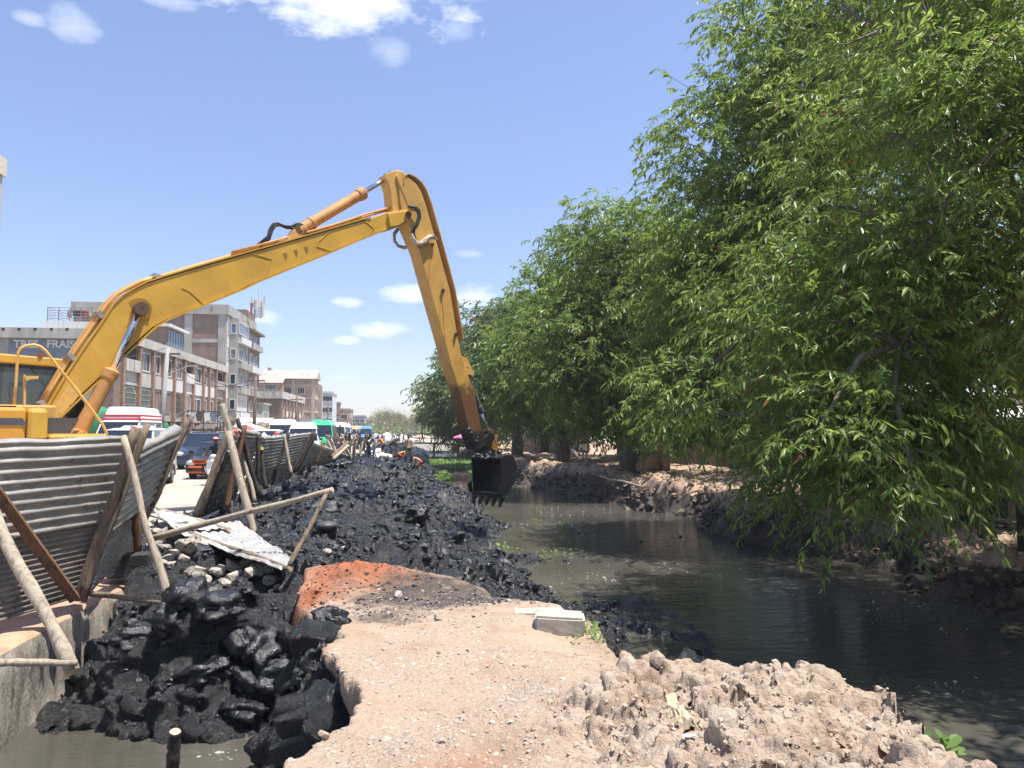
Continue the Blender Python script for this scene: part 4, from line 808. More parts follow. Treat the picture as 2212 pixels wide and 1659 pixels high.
def eobj(name, mb, m, parent=exc, **k): return obj(name, mb, m, parent, **k)
def ribbon(pl, hw, th, mb=None, up=None):          # flange plate following a line on the machine plane
    mb = mb or MB(); k = len(pl); vs = []
    for i, p in enumerate(pl):
        t = (pl[min(i + 1, k - 1)] - pl[max(0, i - 1)]).normalized(); nn = t.cross(EN).normalized() * th
        vs += [p + EN * hw, p - EN * hw, p - EN * hw + nn, p + EN * hw + nn]
    fs = []
    for i in range(k - 1):
        for j in range(4): fs.append((i * 4 + j, i * 4 + (j + 1) % 4, (i + 1) * 4 + (j + 1) % 4, (i + 1) * 4 + j))
    fs += [(0, 1, 2, 3), (4 * k - 4, 4 * k - 1, 4 * k - 2, 4 * k - 3)]; return mb.add(vs, fs)
# boom
hb = .30
bot = [(100, 931), (130, 895), (172, 855), (210, 820), (248.5, 783.5), (272, 760), (290, 744), (310, 724), (330, 707), (356, 692), (384, 680), (450, 654), (519, 626), (544, 613), (630, 578), (716.5, 543), (770, 520), (822, 499), (862, 489)]
top = [(884, 474), (888, 461), (881, 452), (837, 458), (790, 475), (700, 501), (620, 524), (544, 545.6), (450, 572), (345, 603), (312, 614), (286, 627), (262, 641), (240, 662), (214, 702), (180, 750), (145, 803), (120, 845), (98.5, 882), (86, 912)]
bo = eobj('boom', MB().prism([E(x, y, hb) for x, y in bot + top], EN * (-2 * hb)), M_yel, bevel=.015)
eobj('boom_flange', ribbon([E(x, y, 0) for x, y in bot[:-1]], hb + .045, .035), M_yel, bo)
eobj('boom_flange', ribbon([E(x, y, 0) for x, y in top[4:]], hb + .03, .03), M_yel, bo)
# raised welds and doubler plates on the near side
def seam(pl, r=.012): return eobj('weld_seam', MB().tube([E(x, y, hb + .004) for x, y in pl], r, 5), M_yel, bo)
seam([(717, 543), (684, 532), (690, 520), (716, 498)]); seam([(572, 601), (588, 560), (545, 548)]); seam([(793, 511), (809, 494), (790, 478)]); seam([(440, 657), (408, 628), (393, 622)])
seam([(846, 488), (838, 473), (837, 460)], .02)
for x, y in ((615, 551.5), (638, 544.5), (660.5, 537.5)):
    eobj('plug_boss', MB().tube([E(x, y, hb - .01), E(x, y, hb + .012)], .062, 16), M_yel2, bo)
    c0 = E(x, y, hb + .012)
eobj('pin_boss', MB().tube([E(301, 668, hb - .02), E(301, 668, hb + .03)], .245, 28), M_yel, bo)
eobj('pin_collar', MB().tube([E(301, 668, hb + .0), E(301, 668, hb + .05)], .12, 16), M_yel2, bo)
eobj('boom_pin', MB().tube([E(303, 668, hb + .02), E(303, 668, hb + .26)], [.135, .12], 14, 0, True, .12, 3).tube([E(303, 668, hb + .24), E(303, 668, hb + .29)], .075, 6), M_dirt, bo)
pt = MB().prism([E(x, y, hb + .02) for x, y in [(98, 915), (106, 893), (128, 862), (138, 846), (148, 832), (158, 828), (168, 834), (176, 848), (160, 868), (128, 902), (112, 921)]], EN * -.02)
eobj('patched_plate', pt, mat('rust_spotted_plate', (.62, .39, .10), .5, var=.12, blot=(.11, .045, .025), blot_scale=5, blot_t=.55), bo)
# tip fork plates over the stick
tp = [(838, 462), (881, 455), (888, 463), (884, 474), (860, 487), (844, 490)]
for s_ in (hb + .06, -hb): eobj('fork_plate', MB().prism([E(x, y, s_) for x, y in tp] if s_ > 0 else [E(x, y, hb + .06) - EN * (2 * hb + .06) for x, y in tp], EN * -.06), M_yel, bo, bevel=.01)
eobj('stick_pivot_pin', MB().tube([E(882.5, 463, hb + .02), E(882.5, 463, hb + .14)], .085, 14), M_dirt, bo)
# stick
hs = .26
right = [(861.7, 369), (872, 372), (886, 386), (900, 398), (909, 412), (920, 442), (930, 478), (941, 515), (950, 548), (972.5, 629), (990, 735), (997.7, 770), (1012, 812), (1025.6, 848), (1039.6, 926), (1052, 962)]
left = [(1030, 972), (1012, 925), (992, 842), (975, 790), (960, 735), (942, 672), (924.5, 609.6), (915, 575), (906, 543), (884, 492), (868, 455), (864, 430), (862, 398), (856, 380)]
stk = eobj('stick', MB().prism([E(x, y, hs) for x, y in right + left], EN * (-2 * hs)), M_stick, bevel=.015)
head = [(838, 392), (832, 384), (834, 375), (846, 370), (861.7, 367), (874, 373), (880, 381), (868, 386), (863, 400), (866, 440), (872, 470), (850, 470), (847, 445), (844, 410)]
eobj('stick_head', MB().prism([E(x, y, hs - .05) for x, y in head], EN * (-2 * hs + .1)), M_stick, stk, bevel=.015)
eobj('weld_rib', ribbon([E(x, y, 0) for x, y in [(863, 402), (864, 386), (872, 382), (886, 388), (900, 400), (909, 414), (920, 444), (950, 550), (971, 629), (989, 735)]], hs + .025, -.025), M_stick, stk)
eobj('weld_rib', MB().tube([E(x, y, hs + .004) for x, y in [(862, 397), (880, 440), (907, 545), (925, 611), (947, 690), (962, 740)]], .010, 5), M_stick, stk)
for a_ in ([(906, 543), (928, 545), (926, 640), (950, 555)], [(947, 690), (955, 640), (962, 735)]): eobj('doubler_plate', MB().tube([E(x, y, hs + .003) for x, y in a_], .012, 5), M_stick, stk)
for x, y in ((934, 528), (957, 627), (985, 722)): eobj('hose_clamp', MB().tube([E(x, y, hs - .05), E(x, y, hs + .07)], .05, 8), M_grey, stk)
# bracket of the bucket cylinder and torn plates
eobj('cylinder_bracket', MB().prism([E(x, y, .1) for x, y in [(985, 765), (1008, 772), (1018, 792), (1020, 806), (1004, 800), (990, 790)]], EN * -.2), M_stick, stk)
eobj('guard_plate', MB().prism([E(x, y, .16) for x, y in [(1000, 790), (1024, 800), (1024, 812), (1005, 806)]], EN * -.3), M_yel2, stk)
# cylinders
def cylinder(pa, pb, pm, rb, rr_, s_, m=M_org, parent=exc, label=None):
    a_, b_, c_ = E(*pa, s_), E(*pb, s_), E(*pm, s_); d_ = (b_ - a_).normalized()
    cy = eobj('hydraulic_cylinder', MB().tube([a_, a_ + d_ * .12, a_ + d_ * .16, c_ - d_ * .24, c_ - d_ * .2, c_ - d_ * .04, c_], [rb * 1.12, rb * 1.12, rb, rb, rb * 1.2, rb * 1.25, rb * .9], 18), m, parent, smooth=False)
    eobj('piston_rod', MB().tube([c_ - d_ * .05, b_], rr_, 14), M_chrome, cy, smooth=True)
    eobj('rod_eye', MB().tube([b_ - EN * .14, b_ + EN * .14], rr_ * 1.9, 14), M_dirt, cy)
    eobj('base_eye', MB().tube([a_ - EN * .14, a_ + EN * .14], rb * 1.1, 14), M_dirt, cy); return cy
cylinder((167, 945), (303, 668), (243, 798), .135, .075, hb + .16)
cylinder((167, 945), (303, 668), (243, 798), .135, .075, -hb - .16)
sc_ = cylinder((646, 498), (840, 382), (787, 415), .14, .065, 0)
eobj('mounting_lug', MB().prism([E(x, y, .14) for x, y in [(618, 522), (636, 494), (650, 494), (660, 508), (668, 512), (640, 522)]], EN * -.28), M_yel2, bo)
eobj('cylinder_band', MB().tube([E(672, 483, 0), E(676, 480.5, 0)], .16, 16), M_org, sc_)
cylinder((1004, 800), (1056, 932), (1040, 892), .085, .045, 0, M_grey)
# second boom link seen behind the near cylinder
eobj('cylinder_guard', MB().prism([E(x, y, hb + .02) for x, y in [(148, 938), (176, 890), (205, 838), (222, 808), (236, 800), (224, 842), (198, 900), (180, 940)]], EN * -.08), M_yel2)
# hoses and pipes
def EB(x, y, s_): return E(x, y, hb) + EN * (s_ - hb)
hl = [(72, 896), (84, 878), (96, 879), (117, 842), (142, 800), (177, 747), (211, 698), (237, 659), (259, 637), (284, 622), (311, 609), (345, 598), (450, 567), (544, 540.6), (620, 519), (690, 499)]
for k, s_ in enumerate((-.42, -.28, -.14, .0, .16)):
    eobj('hydraulic_pipe', MB().tube([EB(x - 3 - (2 if k % 2 else 0), y - 3 - (2 if k % 2 else 0), s_) for x, y in (hl[2:] if k < 3 else hl[2:12])], .036, 8), M_org if k % 2 else M_yel2, bo, smooth=True)
    eobj('rubber_hose', MB().tube([EB(x, y, s_ * 1.1) for x, y in [(97, 878), (86, 888), (74, 897), (66, 905)]], .04, 8), M_org, bo, smooth=True)
for (x, y) in ((160, 773), (222, 681), (98, 876), (345, 598)): eobj('pipe_clamp', MB().box(EB(x - 3, y - 3, -.13) , (.74, .16, .09), Matrix((EN, EZ.cross(EN), EZ)).transposed() @ Matrix.Rotation(R(-58 if x < 300 else -15), 3, 'X')), mat('clamp_grey', (.26, .26, .26), .6), bo)
for k, off in enumerate((0, 4)):
    eobj('hydraulic_pipe', MB().tube([E(x, y + off, .1 - .2 * k) for x, y in [(500, 545), (580, 524), (650, 505), (720, 486), (790, 463), (840, 449), (868, 446), (884, 446)]], .028, 8), M_org, bo, smooth=True)
    eobj('rubber_hose', MB().tube([E(x + off, y, .36 - .1 * k) for x, y in [(882, 446), (894, 447), (902, 455), (904, 468), (899, 482), (892, 492), (889, 503), (893, 515), (900, 524)]], .032, 8), M_blk, bo, smooth=True)
    eobj('rubber_hose', MB().tube([E(x + off, y + off, .05 - .15 * k) for x, y in [(556, 530), (578, 512), (583, 495), (590, 484), (600, 482), (614, 488), (628, 489), (640, 483), (650, 484)]], .034, 8), M_blk, bo, smooth=True)
eobj('wrapped_hose', MB().tube([E(x, y, .36) for x, y in [(888, 505), (892, 516), (899, 526), (908, 527), (918, 520), (928, 512), (936, 511), (944, 518)]], [.05, .07, .075, .08, .08, .085, .06, .03], 9, 0, True, .2, 4), mat('rag_wrap', (.55, .44, .34), .95, var=.4, scale=30, bump=.6), bo)
eobj('wrapped_hose', MB().tube([E(x, y, -.36) for x, y in [(860, 494), (852, 505), (852, 520), (860, 531), (874, 535), (884, 530)]], .05, 8, 0, True, .15, 5), mat('grey_rag_wrap', (.42, .40, .37), .95, var=.4, scale=30, bump=.6), bo)
eobj('return_pipe', MB().tube([E(x, y, .2) for x, y in [(930, 512), (944, 555), (966, 632), (984, 722), (996, 768)]], .022, 7), M_stick, stk, smooth=True)
# bucket: linkage, shell, sides, teeth
lk = eobj('bucket_link', MB().prism([E(x, y, .2) for x, y in [(1040, 958), (1058, 934), (1066, 937), (1070, 946), (1056, 968), (1044, 972)]], EN * -.06).prism([E(x, y, -.14) for x, y in [(1040, 958), (1058, 934), (1066, 937), (1070, 946), (1056, 968), (1044, 972)]], EN * -.06), M_bucket)
eobj('bucket_link', MB().prism([E(x, y, .1) for x, y in [(1056, 938), (1074, 938), (1076, 972), (1070, 988), (1056, 984), (1053, 960)]], EN * -.2), mat('muddy_ochre', (.30, .155, .035), .5, var=.5, blot=(.02, .018, .016), blot_scale=4, blot_t=.55))
wb = .74
mouth_t, mouth_b = E(1082, 991, wb), E(1086, 1068, wb)
back = [(1090, 984), (1102, 982), (1112, 990), (1117.5, 1006), (1116, 1026), (1109, 1046), (1100, 1061), (1092, 1070)]
prof = [mouth_t] + [E(x, y, wb) for x, y in back] + [mouth_b]
bk = MB(); k = len(prof)
inner = [p.lerp(sum(prof, Vector()) / k, .06) for p in prof]
vs = []
for p, q_ in zip(prof, inner): vs += [p - EN * .02, p - EN * (2 * wb - .02), q_ - EN * .02, q_ - EN * (2 * wb - .02)]
fs = []
for i in range(k - 1):
    a_ = i * 4; b_ = (i + 1) * 4; fs += [(a_, b_, b_ + 1, a_ + 1), (a_ + 2, a_ + 3, b_ + 3, b_ + 2)]
fs += [(0, 1, 3, 2), (4 * k - 4, 4 * k - 2, 4 * k - 1, 4 * k - 3)]
bk.add(vs, fs)
bkt = eobj('bucket', bk, M_bucket)
for s_ in (0, 2 * wb - .04):
    eobj('side_plate', MB().prism([p - EN * s_ for p in prof], EN * -.04), M_bucket, bkt, bevel=.008)
lip = [mouth_b, mouth_b + (mouth_b - mouth_t) * .10 + EU * .02]
eobj('cutting_lip', MB().prism([mouth_b, mouth_b + EU * -.05, lip[1] + EU * -.05, lip[1]], EN * (-2 * wb)), M_bucket, bkt)
dn = (mouth_b - mouth_t).normalized()
for i in range(5):
    c_ = lip[1] - EN * (.08 + i * (2 * wb - .16) / 4); tt = MB()
    for ln, w0, w1 in ((.26, .075, .028),):
        e_ = c_ + dn * ln + EU * -.10
        tt.add([c_ + EN * w0 - EU * .05, c_ - EN * w0 - EU * .05, c_ - EN * w0 + EU * .06, c_ + EN * w0 + EU * .06, e_ + EN * w1 - EU * .02, e_ - EN * w1 - EU * .02, e_ - EN * w1 + EU * .02, e_ + EN * w1 + EU * .02], [(0, 1, 2, 3), (4, 7, 6, 5), (0, 4, 5, 1), (1, 5, 6, 2), (2, 6, 7, 3), (3, 7, 4, 0)])
    eobj('bucket_tooth', tt, M_bucket, bkt)
for s_ in (-.03, 2 * wb + .0): eobj('side_cutter', MB().prism([p - EN * s_ for p in (mouth_t.lerp(mouth_b, .68) - EU * .02, mouth_t.lerp(mouth_b, .78) - EU * .17, mouth_b - EU * .13, mouth_b + dn * .05)], EN * -.03), M_bucket, bkt)
eobj('bucket_hinge', MB().prism([E(x, y, .2) for x, y in [(1030, 972), (1046, 962), (1062, 968), (1086, 984), (1084, 1000), (1052, 996)]], EN * -.05).prism([E(x, y, -.15) for x, y in [(1030, 972), (1046, 962), (1062, 968), (1086, 984), (1084, 1000), (1052, 996)]], EN * -.05).prism([E(x, y, wb - .03) for x, y in [(1078, 990), (1090, 983), (1100, 983), (1090, 996)]], EN * (-2 * wb + .06)), M_bucket, bkt)
# mud clinging to the bucket top and stick foot
mk = MB(); rr = random.Random(5)
for i in range(46):
    p = E(rr.uniform(1030, 1098), rr.uniform(972, 992), rr.uniform(-.5, .55)); mk.sphere(p, (rr.uniform(.04, .12), rr.uniform(.04, .12), rr.uniform(.03, .09)), 6, 4)
for i in range(40):
    t_ = rr.random(); p = E(1016 + 24 * t_ + rr.uniform(-5, 4), 925 + 46 * t_, rr.uniform(-.28, .28)); mk.sphere(p, rr.uniform(.04, .1), 6, 4)
mo = eobj('clinging_mud', mk, M_mud, bkt, fix=False); mo['kind'] = 'stuff'
# upper structure (u along the boom, s towards us)
body = eobj('engine_body', MB().lohi((0, 0, 0), (0, 0, 0)) if 0 else MB(), M_yel)
bpy.data.objects.remove(body)
ROT = Matrix((EU, EN, EZ)).transposed()
def wbox(mb, t0, t1, s0, s1, z0, z1): return mb.box(W((t0 + t1) / 2, (s0 + s1) / 2, (z0 + z1) / 2), (abs(t1 - t0), abs(s1 - s0), abs(z1 - z0)), ROT)
ZD = E(105, 958, 1.3).z       # deck underside
zt = E(90, 881, 1.3).z; tR = E(104, 910, 1.35).dot(EU); tD = E(232, 950, 1.35).dot(EU)
eobj('deck', wbox(MB(), -3.6, tD + .05, -1.35, 1.30, ZD - .12, ZD + .02), M_grey, bevel=.02)
eobj('side_box', wbox(MB(), -3.4, tR - .36, .42, 1.36, ZD + .03, zt), mat('deep_yellow', (.58, .28, .035), .45, var=.15, scale=2), bevel=.06)
eobj('side_box', wbox(MB(), tR - .345, tR, .42, 1.36, ZD + .03, zt - .01), M_yel, bevel=.08)
eobj('body_stripe', MB().prism([E(-40, 903, 1.375), E(48, 903, 1.375), E(60, 919, 1.375), E(-40, 917, 1.375)], EN * -.02), M_grey)
eobj('step_deck', wbox(MB(), tR + .02, tD, .45, 1.36, ZD + .03, ZD + .17), M_yel, bevel=.05)
eobj('step_mat', wbox(MB(), tR + .1, tD - .05, .55, 1.28, ZD + .172, ZD + .185), M_yel2)
eobj('swing_body', wbox(MB(), -3.4, -.3, -1.35, .40, ZD + .03, ZD + .75), M_yel2, bevel=.04)
eobj('counterweight', wbox(MB(), -4.1, -3.42, -1.4, 1.4, ZD - .05, ZD + 1.0), M_yel, bevel=.12)
eobj('foot_bracket', wbox(MB(), -.8, .25, .32, .42, ZD, ZD + .5), M_grey).name
eobj('turntable', MB().tube([W(-1.5, 0, ZD - .35), W(-1.5, 0, ZD - .1)], .7, 24), M_grey)
# cab beyond the boom, seen past its foot
sN = -.36
roof = [(-130, 752), (0, 763), (60, 768), (122, 776), (176, 789), (190, 800), (192, 812)]
def Cb(px, py, s=sN): return E(px, py, s)
tb = [Cb(x, y).dot(EU) for x, y in roof]
zr0 = Cb(40, 767).z; tF = Cb(180, 820).dot(EU); tB = tF - 1.75; sF = sN - 1.0
cab = eobj('cab', wbox(MB(), tB + .02, tF - .02, sF + .02, sN - .02, ZD + .03, ZD + .28), M_yel2)
eobj('cab_roof', MB().prism([W(tB - .05, sN + .03, zr0 - .16), W(tF - .05, sN + .03, zr0 - .24), W(tF - .02, sN + .03, zr0 - .16), W(tF - .25, sN + .03, zr0 - .04), W(tB + .1, sN + .03, zr0 + .02), W(tB - .05, sN + .03, zr0 - .04)], EN * -1.06), M_yel, cab, bevel=.03)
ww = [(tB, ZD + .26), (tF + .03, ZD + .26), (tF + .03, ZD + .6), (tF - .06, zr0 - .2), (tB, zr0 - .14)]
for s_ in (sN, sF + .04):
    o1 = [W(t, s_, z) for t, z in ww]; c_ = sum(o1, Vector()) / 5; i1 = [p.lerp(c_, .13) for p in o1]
    fr = eobj('window_frame', MB().ring(o1, i1, EN * -.05), M_blk, cab)
    eobj('window_pane', MB().prism([p - EN * .02 for p in i1], EN * -.012), M_glass, fr)
for s_ in (sN - .02, (sN + sF) / 2, sF + .06): pass
eobj('cab_post', MB().tube([W(tF - .01, sN - .03, ZD + .3), W(tF + .02, sN - .03, ZD + .7), W(tF - .08, sN - .03, zr0 - .2)], .035, 6), M_blk, cab)
eobj('cab_post', MB().tube([W(tF - .01, sF + .05, ZD + .3), W(tF + .02, sF + .05, ZD + .7), W(tF - .08, sF + .05, zr0 - .2)], .035, 6), M_blk, cab)
eobj('windscreen', MB().prism([W(tF, sN - .05, ZD + .3), W(tF, sF + .07, ZD + .3), W(tF - .08, sF + .07, zr0 - .22), W(tF - .08, sN - .05, zr0 - .22)], EU * -.012), M_glass, cab)
eobj('operator_seat', wbox(wbox(MB(), tB + .35, tB + .9, sF + .3, sN - .25, ZD + .55, ZD + .7), tB + .3, tB + .42, sF + .3, sN - .25, ZD + .7, ZD + 1.35), M_blk, cab, bevel=.03)
eobj('beacon', MB().tube([Cb(87, 770), Cb(87, 764)], .06, 10), mat('red_lamp', (.4, .05, .03), .3), cab)
# handrails
M_rail = mat('rail_yellow', (.62, .36, .09), .5, var=.2)
eobj('handrail', MB().tube([E(x, y, 1.2) for x, y in [(31, 874), (34, 830), (37, 785), (39, 762), (45, 752), (56, 747), (74, 745), (86, 748), (98, 757), (120, 786), (150, 823), (180, 862), (205, 895), (222, 918), (230, 935), (231, 952)]], .027, 8), M_rail, smooth=True)
eobj('mirror_bracket', MB().tube([E(52, 876, 1.0), E(53, 850, 1.0), E(53, 811, 1.0)], .026, 8).prism([E(52, 808, 1.0), E(56, 812, 1.0), E(84, 812, 1.0), E(83, 818, 1.0), E(66, 819, 1.0), E(55, 824, 1.0)], EN * -.04), M_rail)
eobj('mirror_base', wbox(MB(), tR - 1.1, tR - .5, .9, 1.15, zt + .002, zt + .035), M_blk)
# tracks, under the deck
for s_ in (-.98, .98):
    prof = []
    for i in range(28):
        a_ = 2 * math.pi * i / 28; t_ = -1.5 + (1.45 if math.cos(a_) > 0 else -1.45) + .44 * math.cos(a_); prof.append(W(t_, s_ + .3, .46 + .44 * math.sin(a_)))
    tr = eobj('track', MB().prism(prof, EN * -.6), M_blk)
    for i in range(5): eobj('track_roller', MB().tube([W(-2.7 + i * .6, s_ + .31, .3), W(-2.7 + i * .6, s_ - .31, .3)], .13, 10), M_grey, tr)
eobj('track_frame', wbox(MB(), -2.6, -.4, -.9, .9, .45, ZD - .3), M_grey)
# ------------------------------------------------------------- the street front
XF = -21.0
M_cgrey = mat('grey_render', (.36, .345, .315), .92, var=.3, scale=.8, blot=(.15, .14, .125), blot_scale=.9, blot_t=.60, stretch=(1, 1, .45), bump=.2)
M_cpale = mat('pale_stained_render', (.47, .445, .40), .92, var=.28, scale=.9, blot=(.17, .16, .145), blot_scale=1.0, blot_t=.60, stretch=(1.4, 1.4, .3), bump=.2)
M_cwhite = mat('off_white_render', (.62, .62, .60), .9, var=.22, scale=1.2, blot=(.36, .34, .31), blot_scale=1.2, blot_t=.64, stretch=(1.4, 1.4, .3))
M_brick = mat('dark_brick_wall', (.225, .16, .13), .92, var=.28, scale=1.4, blot=(.17, .12, .10), blot_scale=.8, blot_t=.58, bump=.4, bscale=9)
M_brickp = mat('orange_brick', (.33, .205, .145), .9, var=.4, scale=6, bump=.5, bscale=10)
M_tan = mat('tan_render', (.36, .275, .20), .92, var=.2, scale=.7, blot=(.27, .21, .16), blot_scale=.6, blot_t=.6)
M_tan2 = mat('brown_render', (.22, .155, .125), .92, var=.25, scale=.7)
M_beige = mat('beige_frame', (.50, .40, .29), .9, var=.15)
M_pane = mat('window_glass', (.035, .045, .055), .08, var=.4, scale=1.5, spec=.6)
M_paneb = mat('blue_window_glass', (.10, .17, .28), .08, var=.4, scale=1.2, spec=.7)
M_dark = mat('dark_opening', (.025, .022, .02), .9, var=.4)
M_frw = mat('white_window_frame', (.62, .61, .58), .7, var=.15)
M_frg = mat('grey_window_frame', (.22, .215, .20), .7, var=.2)
M_grn = mat('green_tarpaulin', (.03, .20, .085), .7, var=.3, scale=1.2)
M_grille = mat('pale_grille', (.42, .47, .43), .6, var=.2)
M_pink = mat('faded_pink_panel', (.42, .22, .21), .9, var=.35, scale=2)
M_mural = mat('pale_green_wall', (.40, .45, .39), .9, var=.25, scale=.5, blot=(.22, .28, .22), blot_scale=.7, blot_t=.58)
M_tinroof = mat('pale_tin_roof', (.40, .33, .29), .6, var=.25, scale=.8, blot=(.31, .20, .155), blot_scale=.5, blot_t=.58, stretch=(3, 1, 1))
def Yat(px, X=XF): return PX(px, 930, X).y
class B:
    """one building: faces 'E' (towards the street) at x = xe and 'S' (towards us) at y = ys"""
    def __init__(s, name, label, xe, ys, group=None): s.o = (xe, ys, 0); s.root = thing(name, label, 'building', s.o, 0, group); s.xe, s.ys = xe, ys
    def loc(s, p): return Vector(p) - Vector(s.o)
    def pt(s, face, u, z, out=0.):
        return s.loc((s.xe + out, u, z)) if face == 'E' else s.loc((u, s.ys - out, z))
    def box(s, name, x0, x1, y0, y1, z0, z1, m, parent=None, bevel=0):
        mb = MB(); mb.lohi(s.loc((min(x0, x1), min(y0, y1), z0)), s.loc((max(x0, x1), max(y0, y1), z1))); return obj(name, mb, m, parent or s.root, bevel=bevel, fix=False)
    def slab(s, name, face, u0, u1, z0, z1, out0, out1, m, parent=None):
        a, b = s.pt(face, u0, z0, out0), s.pt(face, u1, z1, out1); mb = MB(); mb.lohi([min(a[i], b[i]) for i in range(3)], [max(a[i], b[i]) for i in range(3)]); return obj(name, mb, m, parent or s.root, fix=False)
    def window(s, face, u0, u1, z0, z1, fm=None, pm=None, nx=2, nz=1, arch=False, grille=None, out=0., fw=.09, name='window', parent=None):
        """frame proud of the wall, glass set back in it, bars across"""
        fm = fm or M_frw; pm = pm or M_pane; w = u1 - u0; h = z1 - z0
        def loop(i):
            L_ = [(u0 + i, z0 + i), (u1 - i, z0 + i)]
            if arch:
                r = (w / 2 - i); zc = z1 - w * .38
                L_ += [((u0 + u1) / 2 + r * math.cos(a), zc + r * .76 * math.sin(a)) for a in [math.pi * k / 8 for k in range(9)]]
            else: L_ += [(u1 - i, z1 - i), (u0 + i, z1 - i)]
            return L_
        A = [s.pt(face, u, z, out + .002) for u, z in loop(0)]; Bq = [s.pt(face, u, z, out + .002) for u, z in loop(fw)]
        off = s.pt(face, 0, 0, .07) - s.pt(face, 0, 0, 0); mb = MB(); mb.ring(A, Bq, off)
        top = z1 if not arch else z1 - w * .05
        def bar(ua, ub, za, zb, o0=.012, o1=.055):
            p, q = s.pt(face, ua, za, out + o0), s.pt(face, ub, zb, out + o1); mb.lohi([min(p[i], q[i]) for i in range(3)], [max(p[i], q[i]) for i in range(3)])
        for i in range(1, nx): uu = u0 + w * i / nx; bar(uu - .025, uu + .025, z0 + .03, (z1 if not arch else z1 - w * .38 * (1 - math.sqrt(max(0, 1 - ((uu - (u0 + u1) / 2) / (w / 2)) ** 2)))) - .03)
        for i in range(1, nz): zz = z0 + (h * (1 - .0)) * i / nz; bar(u0 + .03, u1 - .03, zz - .02, zz + .02)
        f = obj(name, mb, fm, parent or s.root, fix=False)
        pn = MB(); pn.prism([s.pt(face, u, z, out + .003) for u, z in loop(fw * .6)], off * .12); obj('pane', pn, pm, f, fix=True)
        if grille:
            gm = MB(); n = max(3, int(w / .22))
            for i in range(n + 1):
                uu = u0 + w * i / n; zz = top if not arch else z1 - w * .38 * (1 - math.sqrt(max(0, 1 - ((uu - (u0 + u1) / 2) / (w / 2)) ** 2)))
                p, q = s.pt(face, uu - .014, z0, out + .075), s.pt(face, uu + .014, zz - .02, out + .1); gm.lohi([min(p[k], q[k]) for k in range(3)], [max(p[k], q[k]) for k in range(3)])
            for zz in (z0 + h * .35, z0 + h * .62): p, q = s.pt(face, u0, zz, out + .1), s.pt(face, u1, zz + .03, out + .12); gm.lohi([min(p[k], q[k]) for k in range(3)], [max(p[k], q[k]) for k in range(3)])
            obj('grille', gm, grille, f, fix=False)
        return f
    def balcony(s, face, u0, u1, z0, out0, depth, m, hgt=.95, rails=True):
        b = s.slab('balcony', face, u0, u1, z0 - .12, z0, out0, out0 + depth, m)
        s.slab('balcony_front', face, u0, u1, z0 + .002, z0 + hgt, out0 + depth - .1, out0 + depth, m, b)
        return b

# --- 1: two upper storeys over shops, concrete parapet
y0, y1 = Yat(240), Yat(480)
b = B('arcade_building', 'long low building with brick piers, stained parapet and the painted words TRES FRAIS', XF, y0)
zP, zT = 8.25, PX(480, 789.6, XF).z
b.box('wall', XF, XF - 30, y0, y1, -.1, zP, M_cgrey)
b.box('parapet', XF + .35, XF - 30.2, y0 - .35, y1 + .1, zP, zT, M_cpale)
b.box('brick_corner', XF + .10, XF - 1.0, y0 - .10, Yat(256), 0, zP - .01, M_brick)
sg = b.slab('painted_sign', 'S', PY(18.7, 740, y0).x, PY(172, 740, y0).x, PY(90, 770, y0).z - 1.3, PY(90, 729, y0).z, .002, .02, mat('slate_blue_paint', (.21, .26, .32), .9, var=.25, scale=1.2, blot=(.36, .34, .31), blot_scale=1.4, blot_t=.64))
cx = PY(90, 744, y0)
M_let = mat('white_wall_letters', (.66, .67, .66), .9, var=.2, scale=3)
for wd, pxc in (('TRES', 56.5), ('FRAIS', 131)): lettering('painted_letters', wd, .74, b.loc((PY(pxc, 744, y0).x, y0 - .026, PY(pxc, 744, y0).z)), (1, 0, 0), (0, 0, 1), M_let, sg, .022, .004)
for px in (7, 41, 76, 111, 145):
    p = PY(px, 711, y0 - .35); b.box('drain_hole', p.x - .09, p.x + .09, y0 - .36, y0 - .34, p.z - .08, p.z + .08, M_dark)
BX = [256, 292, 322, 344.5, 369, 391, 411, 433, 445.5, 460, 479]
up_ = ['bal', 'win', 'win1', 'win1', 'win', 'bal', 'win', 'win1', 'win', 'bal']; lo_ = ['archg', 'rectg', 'door', 'door', 'archd', 'arch', 'rect', 'rect', 'rect', 'archd']
sp_ = [M_cpale, M_cpale, M_cpale, M_cwhite, M_cwhite, M_cwhite, M_cwhite, M_cwhite, M_cwhite, M_cgrey]
